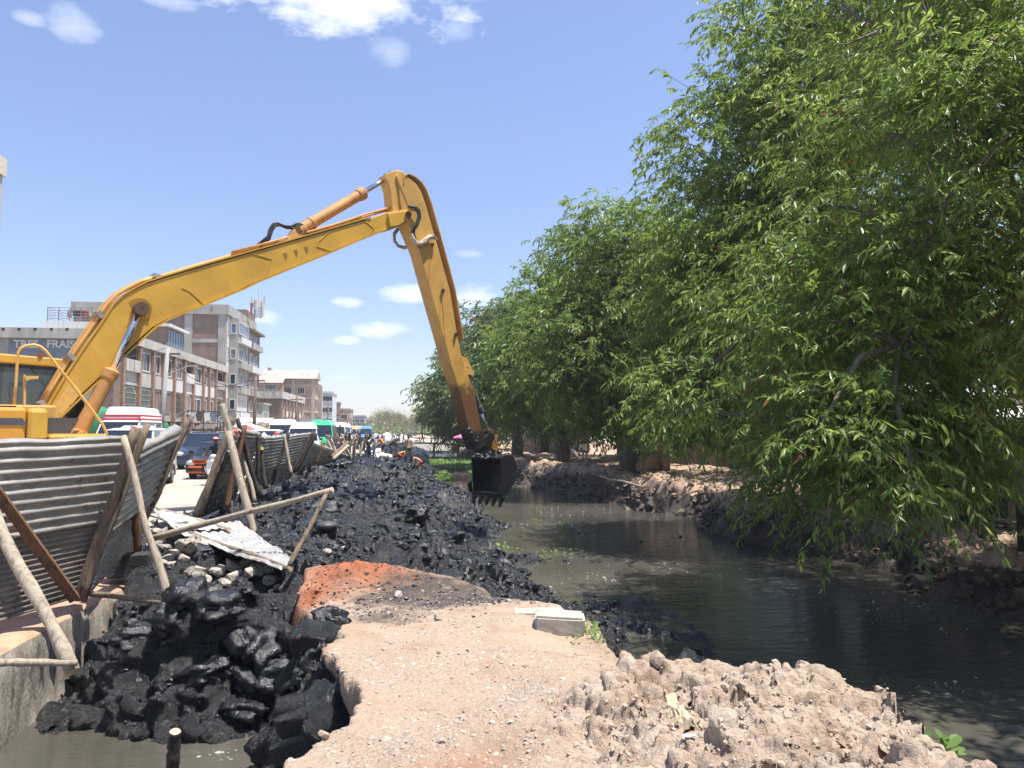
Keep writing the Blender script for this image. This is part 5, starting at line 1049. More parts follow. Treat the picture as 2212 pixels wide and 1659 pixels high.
for i in range(len(BX) - 1):
    ya, yb = Yat(BX[i]), Yat(BX[i + 1])
    b.box('brick_pier', XF, XF + .30, ya - .18, ya + .18, 0, zP - .01, M_brickp)
    ya += .22; yb -= .2
    b.slab('spandrel', 'E', ya, yb, 5.25, 6.3, .002, .10, sp_[i])
    if up_[i] == 'bal':
        b.slab('loggia', 'E', ya + .1, yb - .1, 6.32, 8.05, .002, .012, M_dark); b.balcony('E', ya, yb, 6.35, .11, .22, sp_[i], .75)
    elif up_[i] == 'win': b.window('E', ya + .15, yb - .15, 6.45, 7.95, M_frw, M_pane, 3)
    else: b.window('E', ya + .2, yb - .2, 6.45, 7.95, M_frw, M_pane, 2)
    k = lo_[i]
    if k == 'archg': b.window('E', ya + .1, yb - .1, 3.75, 5.2, M_frg, M_dark, 1, 1, True, M_grille); b.slab('pink_panel', 'E', ya, yb, 3.1, 3.72, .002, .05, M_pink)
    elif k == 'rectg': b.window('E', ya + .1, yb - .1, 3.75, 5.1, M_frg, M_dark, 2, 1, False, M_grille); b.slab('pink_panel', 'E', ya, yb, 3.1, 3.72, .002, .05, M_pink)
    elif k == 'door': b.window('E', ya + .25, yb - .25, 3.4, 5.15, M_frg, M_tan2, 2)
    elif k == 'archd': b.window('E', ya + .15, yb - .15, 3.3, 5.2, M_frg, M_dark, 1, 1, True, M_frg)
    elif k == 'arch': b.window('E', ya + .15, yb - .15, 3.4, 5.2, M_frw, M_frg, 2, 1, True)
    else: b.window('E', ya + .2, yb - .2, 3.45, 4.95, M_frw, M_pane, 2)
    b.window('E', ya + .1, yb - .1, .05, 2.7, M_frg, M_dark, 2)
b.slab('brick_pier', 'E', y1 - .18, y1 + .08, 0, zP - .01, .0, .3, M_brickp)
# penthouse with blue glazing, roof terrace with rails and washing
yg0, yg1 = Yat(355, -22.5), Yat(391.5, -22.5)
ph = b.box('penthouse', -22.5, -26.5, yg0, yg1, zT, PX(355, 703, -22.5).z, M_tan2)
b.box('penthouse_roof', -22.1, -27, yg0 - .6, yg1 + .5, PX(355, 703, -22.5).z, PX(355, 703, -22.5).z + .22, M_cwhite, ph)
b.window('E', yg0 + .15, yg1 - .1, zT + .1, PX(355, 705, -22.5).z - .1, M_frg, M_paneb, 6, 2, out=-1.5, parent=ph)
old = b.ys; b.ys = yg0; b.window('S', -25.9, -24.2, zT + .1, zT + 1.7, M_frg, M_dark, 2, parent=ph); b.ys = old
yt = y0 + 5; pA, pB = PY(102, 694, yt), PY(222, 694, yt)
b.box('roof_slab', pA.x - .2, pB.x, yt - .05, yt + 6, zT - .1, PY(120, 694, yt).z, M_cwhite)
rl = MB(); zt0, zt1 = PY(102, 694, yt).z, PY(102, 664, yt).z
for k in range(6):
    x = pA.x + (pB.x - pA.x) * k / 5; rl.box(b.loc((x, yt, (zt0 + zt1) / 2)), (.05, .05, zt1 - zt0))
for k in range(5): z = zt0 + (zt1 - zt0) * (k + 1) / 5; rl.box(b.loc(((pA.x + pB.x) / 2, yt, z)), (pB.x - pA.x, .035, .035)); rl.box(b.loc((pA.x, yt + 3, z)), (.035, 6, .035))
obj('roof_railing', rl, M_frg, b.root, fix=False)
for px, w, c, nm in ((150, 11, (.35, .24, .25), 'mauve'), (160.5, 8, (.03, .05, .06), 'dark'), (166, 9, (.10, .04, .04), 'maroon'), (174, 8, (.07, .03, .035), 'wine'), (184, 12, (.38, .05, .09), 'crimson'), (198, 9, (.55, .55, .2), 'yellow')):
    p, q = PY(px - w / 2, 690 - (3 if nm == 'mauve' else 8), yt + .6), PY(px + w / 2, 670, yt + .6); r_ = np.random.default_rng(int(px))
    mb = MB(); n = 7; vs = []
    for i in range(n):
        for j in range(4): vs.append((p.x + (q.x - p.x) * i / (n - 1), yt + .6 + .05 * r_.uniform(-1, 1), q.z + (p.z - q.z) * j / 3))
    l_ = thing('washing', nm + ' garment drying on the roof terrace line', 'laundry', tuple(p), 0, 'washing on the roof terrace')
    mb.add(vs, [(i * 4 + j, (i + 1) * 4 + j, (i + 1) * 4 + j + 1, i * 4 + j + 1) for i in range(n - 1) for j in range(3)]); mb.shift(-p); obj('cloth', mb, mat(nm + '_cloth', c, .9), l_)
    
# cream tower at the far left edge of the view
yf = PX(5, 395, XF).y; b = B('tower_block', 'tall cream tower block whose top corner shows at the edge', XF, yf - 9)
xe = b.xe; zt_ = PY(8, 381, yf).z
b.box('wall', xe, xe - 10, yf - 9, yf, 0, zt_, M_cpale); b.box('roof_slab', xe + .12, xe - 10.4, yf - 9.4, yf + .12, zt_, PY(10, 343, yf).z, mat('cream_render', (.60, .53, .42), .9, var=.15))
for f in range(4): b.window('E', yf - 6, yf - 4, 3 + f * 3.0, 4.6 + f * 3.0, M_frw, M_pane, 2)

# --- 2: brick apartment block
y0, y1 = 88.0, 102.5; zT = PX(503, 667, XF).z
b = B('apartment_block', 'five storey brick apartment block with glazed balconies', XF, y0)
b.box('wall', XF, XF - 16, y0, y1, -.1, zT - 1.1, M_brick); b.box('parapet', XF + .25, XF - 16.2, y0 - .25, y1 + .2, zT - 1.1, zT, M_cgrey)
for x in (XF - .45, XF - 4.05, XF - 8.0, XF - 12): b.box('concrete_column', x - .4, x + .45, y0 - .08, y0 - .001, 0, zT - 1.11, M_cgrey)
for z in (3.1, 6.0, 8.9, 11.6): b.box('concrete_band', XF - 16, XF, y0 - .055, y0 - .002, z, z + .42, M_cgrey)
b.window('S', XF - 6.9, XF - 5.9, 9.9, 10.7, M_frg, M_dark, 1)
b.slab('white_strip', 'E', y0 + .1, y0 + 1.1, .1, zT - 1.2, .002, .05, M_cwhite)
for f in range(5): b.window('E', y0 + .25, y0 + .9, 1.2 + f * 2.85, 2.7 + f * 2.85, M_frw, M_pane, 1, out=.05)
for v, (ya, yb, zt_) in enumerate([(89.2, 94.4, zT - 1.3), (95.0, 101.2, zT - 2.0)]):
    b.box('bay', XF + .002, XF + 1.0, ya, yb, 3.0, zt_, M_cgrey if v == 0 else M_tan2)
    for f in range(4):
        z = 3.3 + f * 2.85; fm = M_frw
        if (v, f) == (0, 3): b.slab('glazed_gallery', 'E', ya, yb, z + .9, z + 2.35, 1.002, 1.03, M_frg); b.window('E', ya + .1, yb - .1, z + .95, z + 2.3, M_frw, M_paneb, 5, out=1.03)
        else:
            b.window('E', ya + .3, ya + 2.2, z + .8, z + 2.2, fm, M_pane, 2, arch=(f != 2), out=1.0)
            b.window('E', ya + 2.7, min(yb - .3, ya + 4.7), z + .8, z + 2.2, fm, M_pane if f else M_dark, 2, arch=True, out=1.0)
        b.balcony('E', ya + .1, yb - .1, z + .02, 1.0, .45, M_cgrey if (v + f) % 3 else M_cwhite, .62)
    old = b.ys; b.ys = ya
    for f in range(4): b.window('S', XF + .18, XF + .85, 4.2 + f * 2.85, 5.4 + f * 2.85, M_frw, M_paneb if f == 3 else (M_frg if f == 2 else M_pane), 1)
    b.ys = old
b.slab('white_base', 'E', 89.2, 94.4, 3.02, 6.0, 1.001, 1.02, M_cwhite)
b.box('top_slab', XF + 1.6, XF, 95, 101.6, zT - 2.0, zT - 1.75, M_tan2); b.box('roof_room', XF + .2, XF - 4, 97, 102, zT, zT + .0 + .9, M_tan2)
# telecom mast on its roof
mp_ = PY(556, 720, 97.5); m0 = thing('telecom_mast', 'lattice telecom mast with panel antennas on the apartment roof', 'mast', (mp_.x, 97.5, zT + .02))
ht = PY(556, 648, 97.5).z - zT; lm = MB(); hw = .42
for sx in (-1, 1):
    for sy in (-1, 1): lm.tube([(sx * hw, sy * hw, 0), (sx * hw * .8, sy * hw * .8, ht)], .05, 5)
for k in range(9):
    z = ht * k / 9; z2 = ht * (k + 1) / 9
    for (a, c) in (((-1, -1), (1, -1)), ((1, -1), (1, 1)), ((1, 1), (-1, 1)), ((-1, 1), (-1, -1))):
        lm.tube([(a[0] * hw, a[1] * hw, z), (c[0] * hw * .95, c[1] * hw * .95, z2)], .028, 4); lm.tube([(a[0] * hw, a[1] * hw, z), (c[0] * hw, c[1] * hw, z)], .028, 4)
obj('lattice', lm, mat('mast_steel', (.36, .36, .37), .5, var=.2), m0)
for k, (x, y, z, h) in enumerate([(-.72, -.3, ht * .45, 1.5), (.74, -.35, ht * .4, 1.6), (0, -.8, ht * .6, 1.0), (.72, .2, ht * .86, 1.5), (-.66, -.2, ht * .88, 1.3), (.3, -.7, ht * .85, 1.4)]): obj('antenna', MB().box((x, y, z), (.28, .16, h)), M_cwhite if k else mat('red_antenna', (.4, .12, .1), .6), m0)
obj('lightning_rod', MB().tube([(0, 0, ht), (0, 0, ht + 1.4)], .02, 4), M_frg, m0)

# --- green painted low house, then the second arcade
y0 = 112.0; b = B('mural_house', 'low pale green painted house between the brick blocks', XF - .6, y0)
b.box('wall', XF - .6, XF - 8, y0, 117, 0, 5.6, M_mural); b.box('roof_slab', XF - .3, XF - 8.2, y0 - .3, 117.2, 5.6, 5.8, M_cpale); b.window('S', XF - 2.6, XF - 1.2, 3.1, 5.2, M_frg, M_dark, 1, arch=True); b.window('E', y0 + 1, y0 + 3.6, 2.6, 4.6, M_frw, M_pane, 2)
y0, y1 = Yat(605), Yat(654); zT = PX(605, 845, XF).z
b = B('arcade_building', 'second low arcade building with a pale parapet, beyond the apartment block', XF, y0)
b.box('wall', XF, XF - 12, y0, y1, 0, zT - 1.1, M_brick); b.box('parapet', XF + .35, XF - 12.2, y0 - .3, y1, zT - 1.1, zT, M_cpale)
n = 7
for i in range(n):
    ya = y0 + (y1 - y0) * i / n; yb = y0 + (y1 - y0) * (i + 1) / n; b.box('brick_pier', XF, XF + .3, ya, ya + .4, 0, zT - 1.11, M_brickp)
    b.slab('spandrel', 'E', ya + .45, yb - .05, 4.1, 4.9, .002, .1, M_cwhite if i % 2 else M_tan)
    b.window('E', ya + .7, yb - .3, 4.95, 6.4, M_frw, M_pane, 2); b.window('E', ya + .7, yb - .3, 2.4, 4.0, M_frw, M_dark, 2, arch=i > 3)
b.window('S', XF - 4.3, XF - 1.6, .2, 3.4, M_tan2, M_dark, 1)
# --- 4: big gabled tan building
y0 = Yat(678); b = B('gabled_building', 'large tan four storey building under a pale tin gable roof', XF, y0)
zE = PX(672, 813, XF).z; zR = PX(672, 793, XF).z
b.box('wall', XF, XF - 13, y0, y0 + 6, 0, zE, M_tan); b.box('rear_wing', XF - .2, XF - 12, y0 + 6.002, y0 + 15, 0, 12.0, M_tan2)
xl = PY(560, 800, y0).x; mb = MB(); yc = y0 + 3
mb.add([b.loc(p) for p in [(XF + .5, y0 - .7, zE - .15), (xl, y0 - .7, zE - .15), (xl, yc, zR), (XF + .5, yc, zR), (XF + .5, y0 + 6.6, zE - .15), (xl, y0 + 6.6, zE - .15)]], [(0, 1, 2, 3), (3, 2, 5, 4), (0, 3, 4), (1, 5, 2)]); obj('roof', mb, M_tinroof, b.root)
b.box('annex', PY(608, 830, y0 - 3).x, xl, y0 - 3, y0 - .002, 0, zE - 1.1, M_tan)
mb = MB(); xa = PY(609, 830, y0 - 3).x + .3; mb.add([b.loc(p) for p in [(xa, y0 - 3.6, zE - 1.2), (xl, y0 - 3.6, zE - 1.2), (xl, y0 + .5, zE + .5), (xa, y0 + .5, zE + .5)]], [(0, 1, 2, 3)]); obj('annex_roof', mb, M_tinroof, b.root)
for z in (2.9, 5.6, 8.4, 11.0): b.box('beige_band', XF - 6.5, XF, y0 - .08, y0 - .002, z, z + .35, M_beige); b.slab('beige_band', 'E', y0 + .01, y0 + 6, z, z + .35, .002, .06, M_beige)
for x in (XF - .35, XF - 4.3, XF - 6.3): b.box('beige_pier', x - .25, x + .3, y0 - .12, y0 - .083, 0, zE, M_beige)
for px in (622.5, 650.5):
    x = PY(px, 830, y0).x
    for z in (3.5, 6.4, 9.3 + .0): b.window('S', x - .75, x + .75, z + .1, z + 1.5, M_frw, M_pane, 3)
b.ys = y0 - 3
for px in (578.5, 590.5):
    x = PY(px, 826, y0 - 3).x; b.window('S', x - .6, x + .6, zE - 2.6, zE - 1.5, M_frw, M_pane, 3)
b.ys = y0
for f in range(4): b.window('E', y0 + 1, y0 + 2.2, 1 + f * 2.8, 2.6 + f * 2.8, M_frg, M_pane, 2); b.window('E', y0 + 3.4, y0 + 4.8, 1 + f * 2.8, 2.6 + f * 2.8, M_frg, M_pane, 2); b.window('E', y0 + 8, y0 + 9.2, 1 + f * 2.7, 2.4 + f * 2.7, M_frg, M_dark, 1, out=-.2)
b.box('roof_vent', XF - 10, XF - 9.3, yc - .2, yc + .3, zR - .2, zR + .5, M_tan)
# --- 6,7,8: far blocks
def block(name, label, px0, px1, ytop, Y_, depth, m, nx, nz, group=None, pm=None):
    b = B(name, label, PY(px1, 930, Y_).x, Y_, group); x0 = PY(px0, 930, Y_).x; z = PY(px1, ytop, Y_).z
    b.box('wall', b.xe, x0, Y_, Y_ + depth, 0, z, m); b.box('parapet', b.xe + .2, x0 - .2, Y_ - .2, Y_ + depth + .2, z, z + .5, m)
    w = (b.xe - x0)
    for i in range(nx):
        for j in range(nz):
            c = x0 + w * (i + .5) / nx; zz = z * (j + .5) / nz
            if zz > 2: b.window('S', c - w * .22 / nx - .4, c + w * .22 / nx + .4, zz - .6, zz + .8, M_frw, pm or M_pane, 2, fw=.14)
    return b
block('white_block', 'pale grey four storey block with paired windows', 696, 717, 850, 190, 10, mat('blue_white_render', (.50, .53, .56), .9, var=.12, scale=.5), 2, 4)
block('tan_block', 'small flat roofed tan block with one window', 731, 755, 886, 228, 12, M_tan, 1, 2)
block('dark_slab_block', 'narrow dark tower wall beside the tan block', 724, 731, 872, 226, 6, M_tan2, 1, 1)
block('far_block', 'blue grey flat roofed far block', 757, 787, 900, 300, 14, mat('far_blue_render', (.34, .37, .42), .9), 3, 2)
block('far_block', 'cream far block at the end of the street', 786, 803, 906, 320, 14, M_cwhite, 2, 2)
block('far_block', 'dark low far block over the tent roofs', 760, 800, 917, 290, 8, M_tan2, 4, 2)
block('far_block', 'grey far block behind the bare trees', 806, 850, 922, 420, 14, M_cgrey, 5, 2)
block('far_block', 'long low far block behind the second bare tree', 850, 915, 921, 450, 14, M_cpale, 6, 2)
block('far_block', 'slim grey far block beside the big trees', 908, 936, 906, 400, 14, M_cgrey, 3, 3)

# --- poles, lamp arms, wires
M_pole = mat('concrete_pole', (.34, .33, .315), .9, var=.2); M_wpole = mat('brown_street_pole', (.16, .115, .085), .9, var=.3); M_wire = mat('black_cable', (.03, .03, .03), .6)
tops = []
for i, (px, yt, Y_, r_, m, lab, lean) in enumerate([(363, 751, 45, .155, M_pole, 'thick concrete lamp pole in front of the arcade', -.35), (553, 812, 58, .15, M_wpole, 'brown street pole before the apartment block', -.1), (641, 856, 84, .14, M_wpole, 'brown street pole before the second arcade', 0),
      (709, 870, 120, .12, M_wpole, 'thin street pole before the pale grey block', 0), (736, 893, 130, .12, M_wpole, 'thin street pole before the tan block', 0), (750, 900, 140, .12, M_wpole, 'thin street pole right of the tan block', 0), (760, 904, 150, .12, M_wpole, 'farthest thin street pole near the market tents', 0)]):
    p = PY(px, yt, Y_); o = thing('street_pole', lab, 'pole', (p.x + lean, Y_, 0), 0, 'poles along the street')
    obj('post', MB().tube([(0, 0, -.05), (-lean, 0, p.z)], [r_, r_ * .7], 10), m, o, True); tops.append(p)
    obj('cross_arm', MB().box((-lean, 0, p.z - .35), (1.3, .1, .1)), M_wpole, o)
    if i == 0: q = PY(407, 791, Y_) - Vector(o.location); obj('lamp_arm', MB().tube([(-lean + .03, 0, p.z - 1.5), q], .035, 6).box(q + Vector((.2, 0, .02)), (.55, .16, .1)), M_pole, o)
NM = ['the concrete lamp pole', 'the tall brown pole', 'the pole by the second arcade', 'the pole by the pale block', 'the pole by the tan block', 'its right neighbour', 'the farthest pole']
for k in range(len(tops) - 1):
    for dx in (-.5, .5):
        a, c = tops[k] + Vector((dx, 0, -.3)), tops[k + 1] + Vector((dx, 0, -.3)); L_ = [a.lerp(c, t / 10) - Vector((0, 0, 1.1 * math.sin(math.pi * t / 10))) for t in range(11)]
        tag(obj('power_cable', MB().tube(L_, .02, 4), M_wire), 'black cable from ' + NM[k] + ' to ' + NM[k + 1], 'cable', 'cables over the street')
a = PY(-40, 733, 40); c = tops[0]
tag(obj('power_cable', MB().tube([a.lerp(c, t / 12) - Vector((0, 0, .9 * math.sin(math.pi * t / 12))) for t in range(13)], .016, 4), M_wire), 'black cable crossing before the painted words', 'cable', 'cables over the street')

# --- stalls, awnings, umbrellas, signs
st = thing('market_stall', 'long green tarpaulin stall before the arcade', 'stall', (-16.4, 48, 0))
mb = MB(); vs = []; n = 14
for i in range(n):
    t = i / (n - 1); y = -5.6 + 11.5 * t; zt_ = 3.15 - .55 * t + .06 * math.sin(t * 17)
    for (x, z) in ((-2.4, zt_ + .1), (-.2, zt_), (.15 + .08 * math.sin(t * 23), zt_ - .45), (.2 + .12 * math.sin(t * 31), 1.0)): vs.append((x, y, z))
mb.add(vs, [(i * 4 + j, (i + 1) * 4 + j, (i + 1) * 4 + j + 1, i * 4 + j + 1) for i in range(n - 1) for j in range(3)])
mb.add([vs[0], vs[1], vs[2], vs[3], (-2.4, -5.6, 1.0)], [(0, 1, 2, 3, 4)])
s_ = obj('tarpaulin', mb, M_grn, st, True); s_.modifiers.new('thickness', 'SOLIDIFY').thickness = .012
for y in (-5.4, -1.8, 2, 5.6): obj('stall_post', MB().box((.1, y, .5), (.07, .07, 1.0)), M_wpole, st)
p = PY(323, 905, 43.5); sb = thing('signboard', 'white signboard with small print hung on the green stall', 'sign', tuple(p))
ang = Matrix.Rotation(R(8), 3, 'Z'); obj('board', MB().box((0, 0, 0), (1.22, .05, .54), ang), M_cwhite, sb)
lettering('sign_text', "Fleur's Music", .15, (0, -.03, .08), ang @ Vector((1, 0, 0)), (0, 0, 1), M_dark, sb, .004, .002); lettering('sign_text', "coiffure - beaute", .08, (-.12, -.032, -.06), ang @ Vector((1, 0, 0)), (0, 0, 1), M_dark, sb, 0, .002); lettering('sign_text', "033 00 000 00", .08, (-.1, -.032, -.18), ang @ Vector((1, 0, 0)), (0, 0, 1), M_dark, sb, 0, .002)
p = PY(366, 924, 41); o = thing('sign_frame', 'thin iron sign frame in front of the lamp pole', 'frame', (p.x, 41, 0)); obj('frame', MB().tube([(0, 0, 0), (0, 0, 2.3)], .03, 5).tube([(-.75, 0, 2.35), (.6, 0, 2.3)], .03, 5).tube([(-.7, 0, 2.33), (0, 0, 1.9)], .02, 5), M_dark, o)
def awning(label, px0, px1, yt, yb, Y_, m, depth=2.0, group='awnings along the shop fronts'):
    a, c = PY(px0, yt, Y_), PY(px1, yt, Y_); zb = PY(px0, yb, Y_).z; o = thing('awning', label, 'awning', (a.x, Y_, 0), 0, group); w = c.x - a.x; mb = MB(); n = 10; vs = []
    for i in range(n):
        t = i / (n - 1)
        for (y, z) in ((depth, a.z + .12), (0, zb + .05 * math.sin(t * 19)), (0, zb - .16 + .04 * math.sin(t * 33))): vs.append((w * t, y, z))
    mb.add(vs, [(i * 3 + j, (i + 1) * 3 + j, (i + 1) * 3 + j + 1, i * 3 + j + 1) for i in range(n - 1) for j in range(2)]); s_ = obj('canopy', mb, m, o); s_.modifiers.new('thickness', 'SOLIDIFY').thickness = .02
    for x in (.1, w - .1): obj('post', MB().box((x, .05, zb / 2), (.06, .06, zb)), M_wpole, o)
M_cream = mat('cream_canvas', (.62, .56, .46), .9, var=.2); M_redc = mat('red_canvas', (.52, .10, .08), .8, var=.2); M_wcan = mat('white_canvas', (.78, .77, .74), .85, var=.08); M_tarp = mat('dark_tarpaulin', (.10, .085, .075), .85, var=.4)
for a_ in [('cream awning below the apartment balconies', 508, 582, 905, 912, 68, M_cream), ('pale sagging awning left of the brown pole', 500, 545, 917, 922, 58, M_cpale), ('long white awning on the second arcade', 578, 616, 913, 917, 80, M_wcan), ('dark tarpaulin roof over the crowd by the pole', 505, 560, 924, 931, 52, M_tarp), ('brown brush roof stall behind the dark cars', 415, 470, 919, 926, 56, M_tarp), ('cream shop awning below the tan block', 728, 752, 914, 919, 150, M_cream), ('grey shop awning past the white block', 760, 790, 921, 926, 160, M_cgrey)]: awning(*a_)
def umbrella(label, px, y, Y_, r_, m, group='market umbrellas', cat='umbrella'):
    p = PY(px, y, Y_); o = thing('market_umbrella', label, cat, (p.x, Y_, 0), 0, group); mb = MB(); n = 12
    vs = [(0, 0, p.z)] + [(r_ * math.cos(6.283 * i / n), r_ * math.sin(6.283 * i / n), p.z - r_ * .38 - .05 * (i % 2)) for i in range(n)] + [(r_ * math.cos(6.283 * i / n), r_ * math.sin(6.283 * i / n), p.z - r_ * .38 - .17) for i in range(n)]
    mb.add(vs, [(0, i + 1, (i + 1) % n + 1) for i in range(n)] + [(i + 1, i + 1 + n, (i + 1) % n + 1 + n, (i + 1) % n + 1) for i in range(n)]); c = obj('canopy', mb, m, o); c.modifiers.new('thickness', 'SOLIDIFY').thickness = .012
    obj('pole', MB().tube([(0, 0, -.02), (0, 0, p.z)], .025, 6), M_wpole, o)
M_pinkc = mat('pink_canvas', (.75, .16, .33), .8)
for a_ in [('red market umbrella left of the brown pole', 532, 918, 50, 1.0, M_redc), ('white market umbrella with red one behind it', 545, 916, 51, 1.0, M_wcan), ('orange red market umbrella right of the brown pole', 560, 919, 53, 1.1, mat('orange_canvas', (.62, .24, .10), .8)), ('big white tent roof before the first bare tree', 836, 934, 110, 2.6, M_wcan), ('blue white market umbrella left of the tent', 812, 936, 108, 1.1, mat('blue_canvas', (.35, .52, .75), .8)),
           ('wide white tent roof between the bare trees', 869, 938, 125, 2.6, M_wcan), ('orange market umbrella at the bridge end', 907, 938, 122, 1.3, mat('salmon_canvas', (.70, .35, .24), .8)), ('white umbrella beside the orange one', 914, 939, 124, 1.3, M_wcan), ('pink sunshade held under the dark trees', 998, 937, 74, .85, M_pinkc)]: umbrella(*a_)
for px0, px1, y0_, y1_, Y_, m, lab in [(621, 638, 904, 914, 86, M_cgrey, 'plain grey board on posts above the minibuses'), (649, 686, 905, 925, 95, mat('grey_banner', (.42, .42, .44), .8), 'wide faded grey banner above the green minibus'), (472, 486, 897, 912, 52, mat('dark_emblem_board', (.13, .14, .15), .8), 'dark square board with a round pale emblem'), (462, 472, 912, 922, 50, M_cpale, 'small pale board beside the brush stall')]:
    a, c = PY(px0, y0_, Y_), PY(px1, y1_, Y_); o = thing('signboard', lab, 'sign', (a.x, Y_, 0), 0, 'boards along the street'); w = c.x - a.x; h = a.z - c.z
    bd_ = obj('board', MB().box((w / 2, 0, c.z + h / 2), (w, .06, h)), m, o)
    for x in (.1, w - .1): obj('post', MB().box((x, .06, c.z / 2), (.07, .05, c.z)), M_wpole, o)
    if 'emblem' in lab:
        ring_o = [Vector((w / 2 + .22 * math.cos(6.283 * i / 20), -.034, c.z + h / 2 + .19 * math.sin(6.283 * i / 20))) for i in range(20)]; obj('emblem', MB().ring(ring_o, [q_.lerp(Vector((w / 2, -.034, c.z + h / 2)), .35) for q_ in ring_o], (0, -.01, 0)).prism([Vector((w / 2 - .12, -.034, c.z + h / 2 - .1)), Vector((w / 2 + .1, -.034, c.z + h / 2 - .02)), Vector((w / 2 + .14, -.034, c.z + h / 2 + .12))], (0, -.012, 0)), M_cwhite, bd_)
    if 'banner' in lab: lettering('banner_text', 'H ... S', .7, (w / 2 + .2, -.04, c.z + h * .62), (1, 0, 0), (0, 0, 1), M_frg, bd_, .01)
# balcony frame with hanging clothes at the arcade's far end
p = PY(434, 905, 47); o = thing('clothes_frame', 'iron frame hung with shirts before the arcade end', 'frame', (p.x, 47, 0)); fmb = MB()
for x in (-.75, .15, .95): fmb.tube([(x, 0, 0), (x, 0, 3.1)], .025, 5)
fmb.tube([(-.75, 0, 3.05), (.95, 0, 3.0)], .025, 5).tube([(-.75, 0, 2.3), (.95, 0, 2.3)], .02, 5).tube([(-.75, 0, 3.05), (-1.5, 0, 2.5)], .02, 5); obj('frame', fmb, M_dark, o)
for k, (x, c) in enumerate([(-.45, M_cwhite), (-.1, M_tarp), (.35, M_wcan), (.7, mat('blue_shirt', (.2, .24, .33), .9))]): obj('shirt', MB().prism([(x - .14, .02, 2.98), (x + .14, .02, 2.98), (x + .2, .02, 2.8), (x + .12, .02, 2.45), (x - .12, .02, 2.45), (x - .2, .02, 2.8)], (0, -.03, 0)), c, o)
# broad leaved banana plants by the street
bp_ = PY(702, 918, 118); o = thing('banana_plant', 'clump of pale banana plants beside the street pole', 'plant', (bp_.x, 118, 0)); mb = MB(); rr = random.Random(4)
for k in range(34):
    a_ = rr.uniform(0, 6.28); bx, by = rr.uniform(-2.6, 2.6), rr.uniform(-.8, .8); L_ = rr.uniform(1.0, 1.9); z0 = rr.uniform(.8, 2.2); el = rr.uniform(.5, 1.25); d = Vector((math.cos(a_) * math.cos(el), math.sin(a_) * math.cos(el), math.sin(el))); sd_ = d.cross(Vector((0, 0, 1))).normalized() * .22
    p0 = Vector((bx, by, z0)); p1 = p0 + d * L_ * .55; p2 = p0 + d * L_ - Vector((0, 0, .35)); mb.add([p0, p1 - sd_, p1 + sd_, p2], [(0, 1, 3), (0, 3, 2)])
obj('leaf_blades', mb, mat('banana_green', (.16, .22, .10), .6, var=.35), o); mb = MB()
for k in range(9): mb.tube([(rr.uniform(-2.4, 2.4), rr.uniform(-.6, .6), 0)] * 1 + [(rr.uniform(-2.4, 2.4), 0, 2.2)], .1, 6)
obj('stems', mb, M_tan, o)
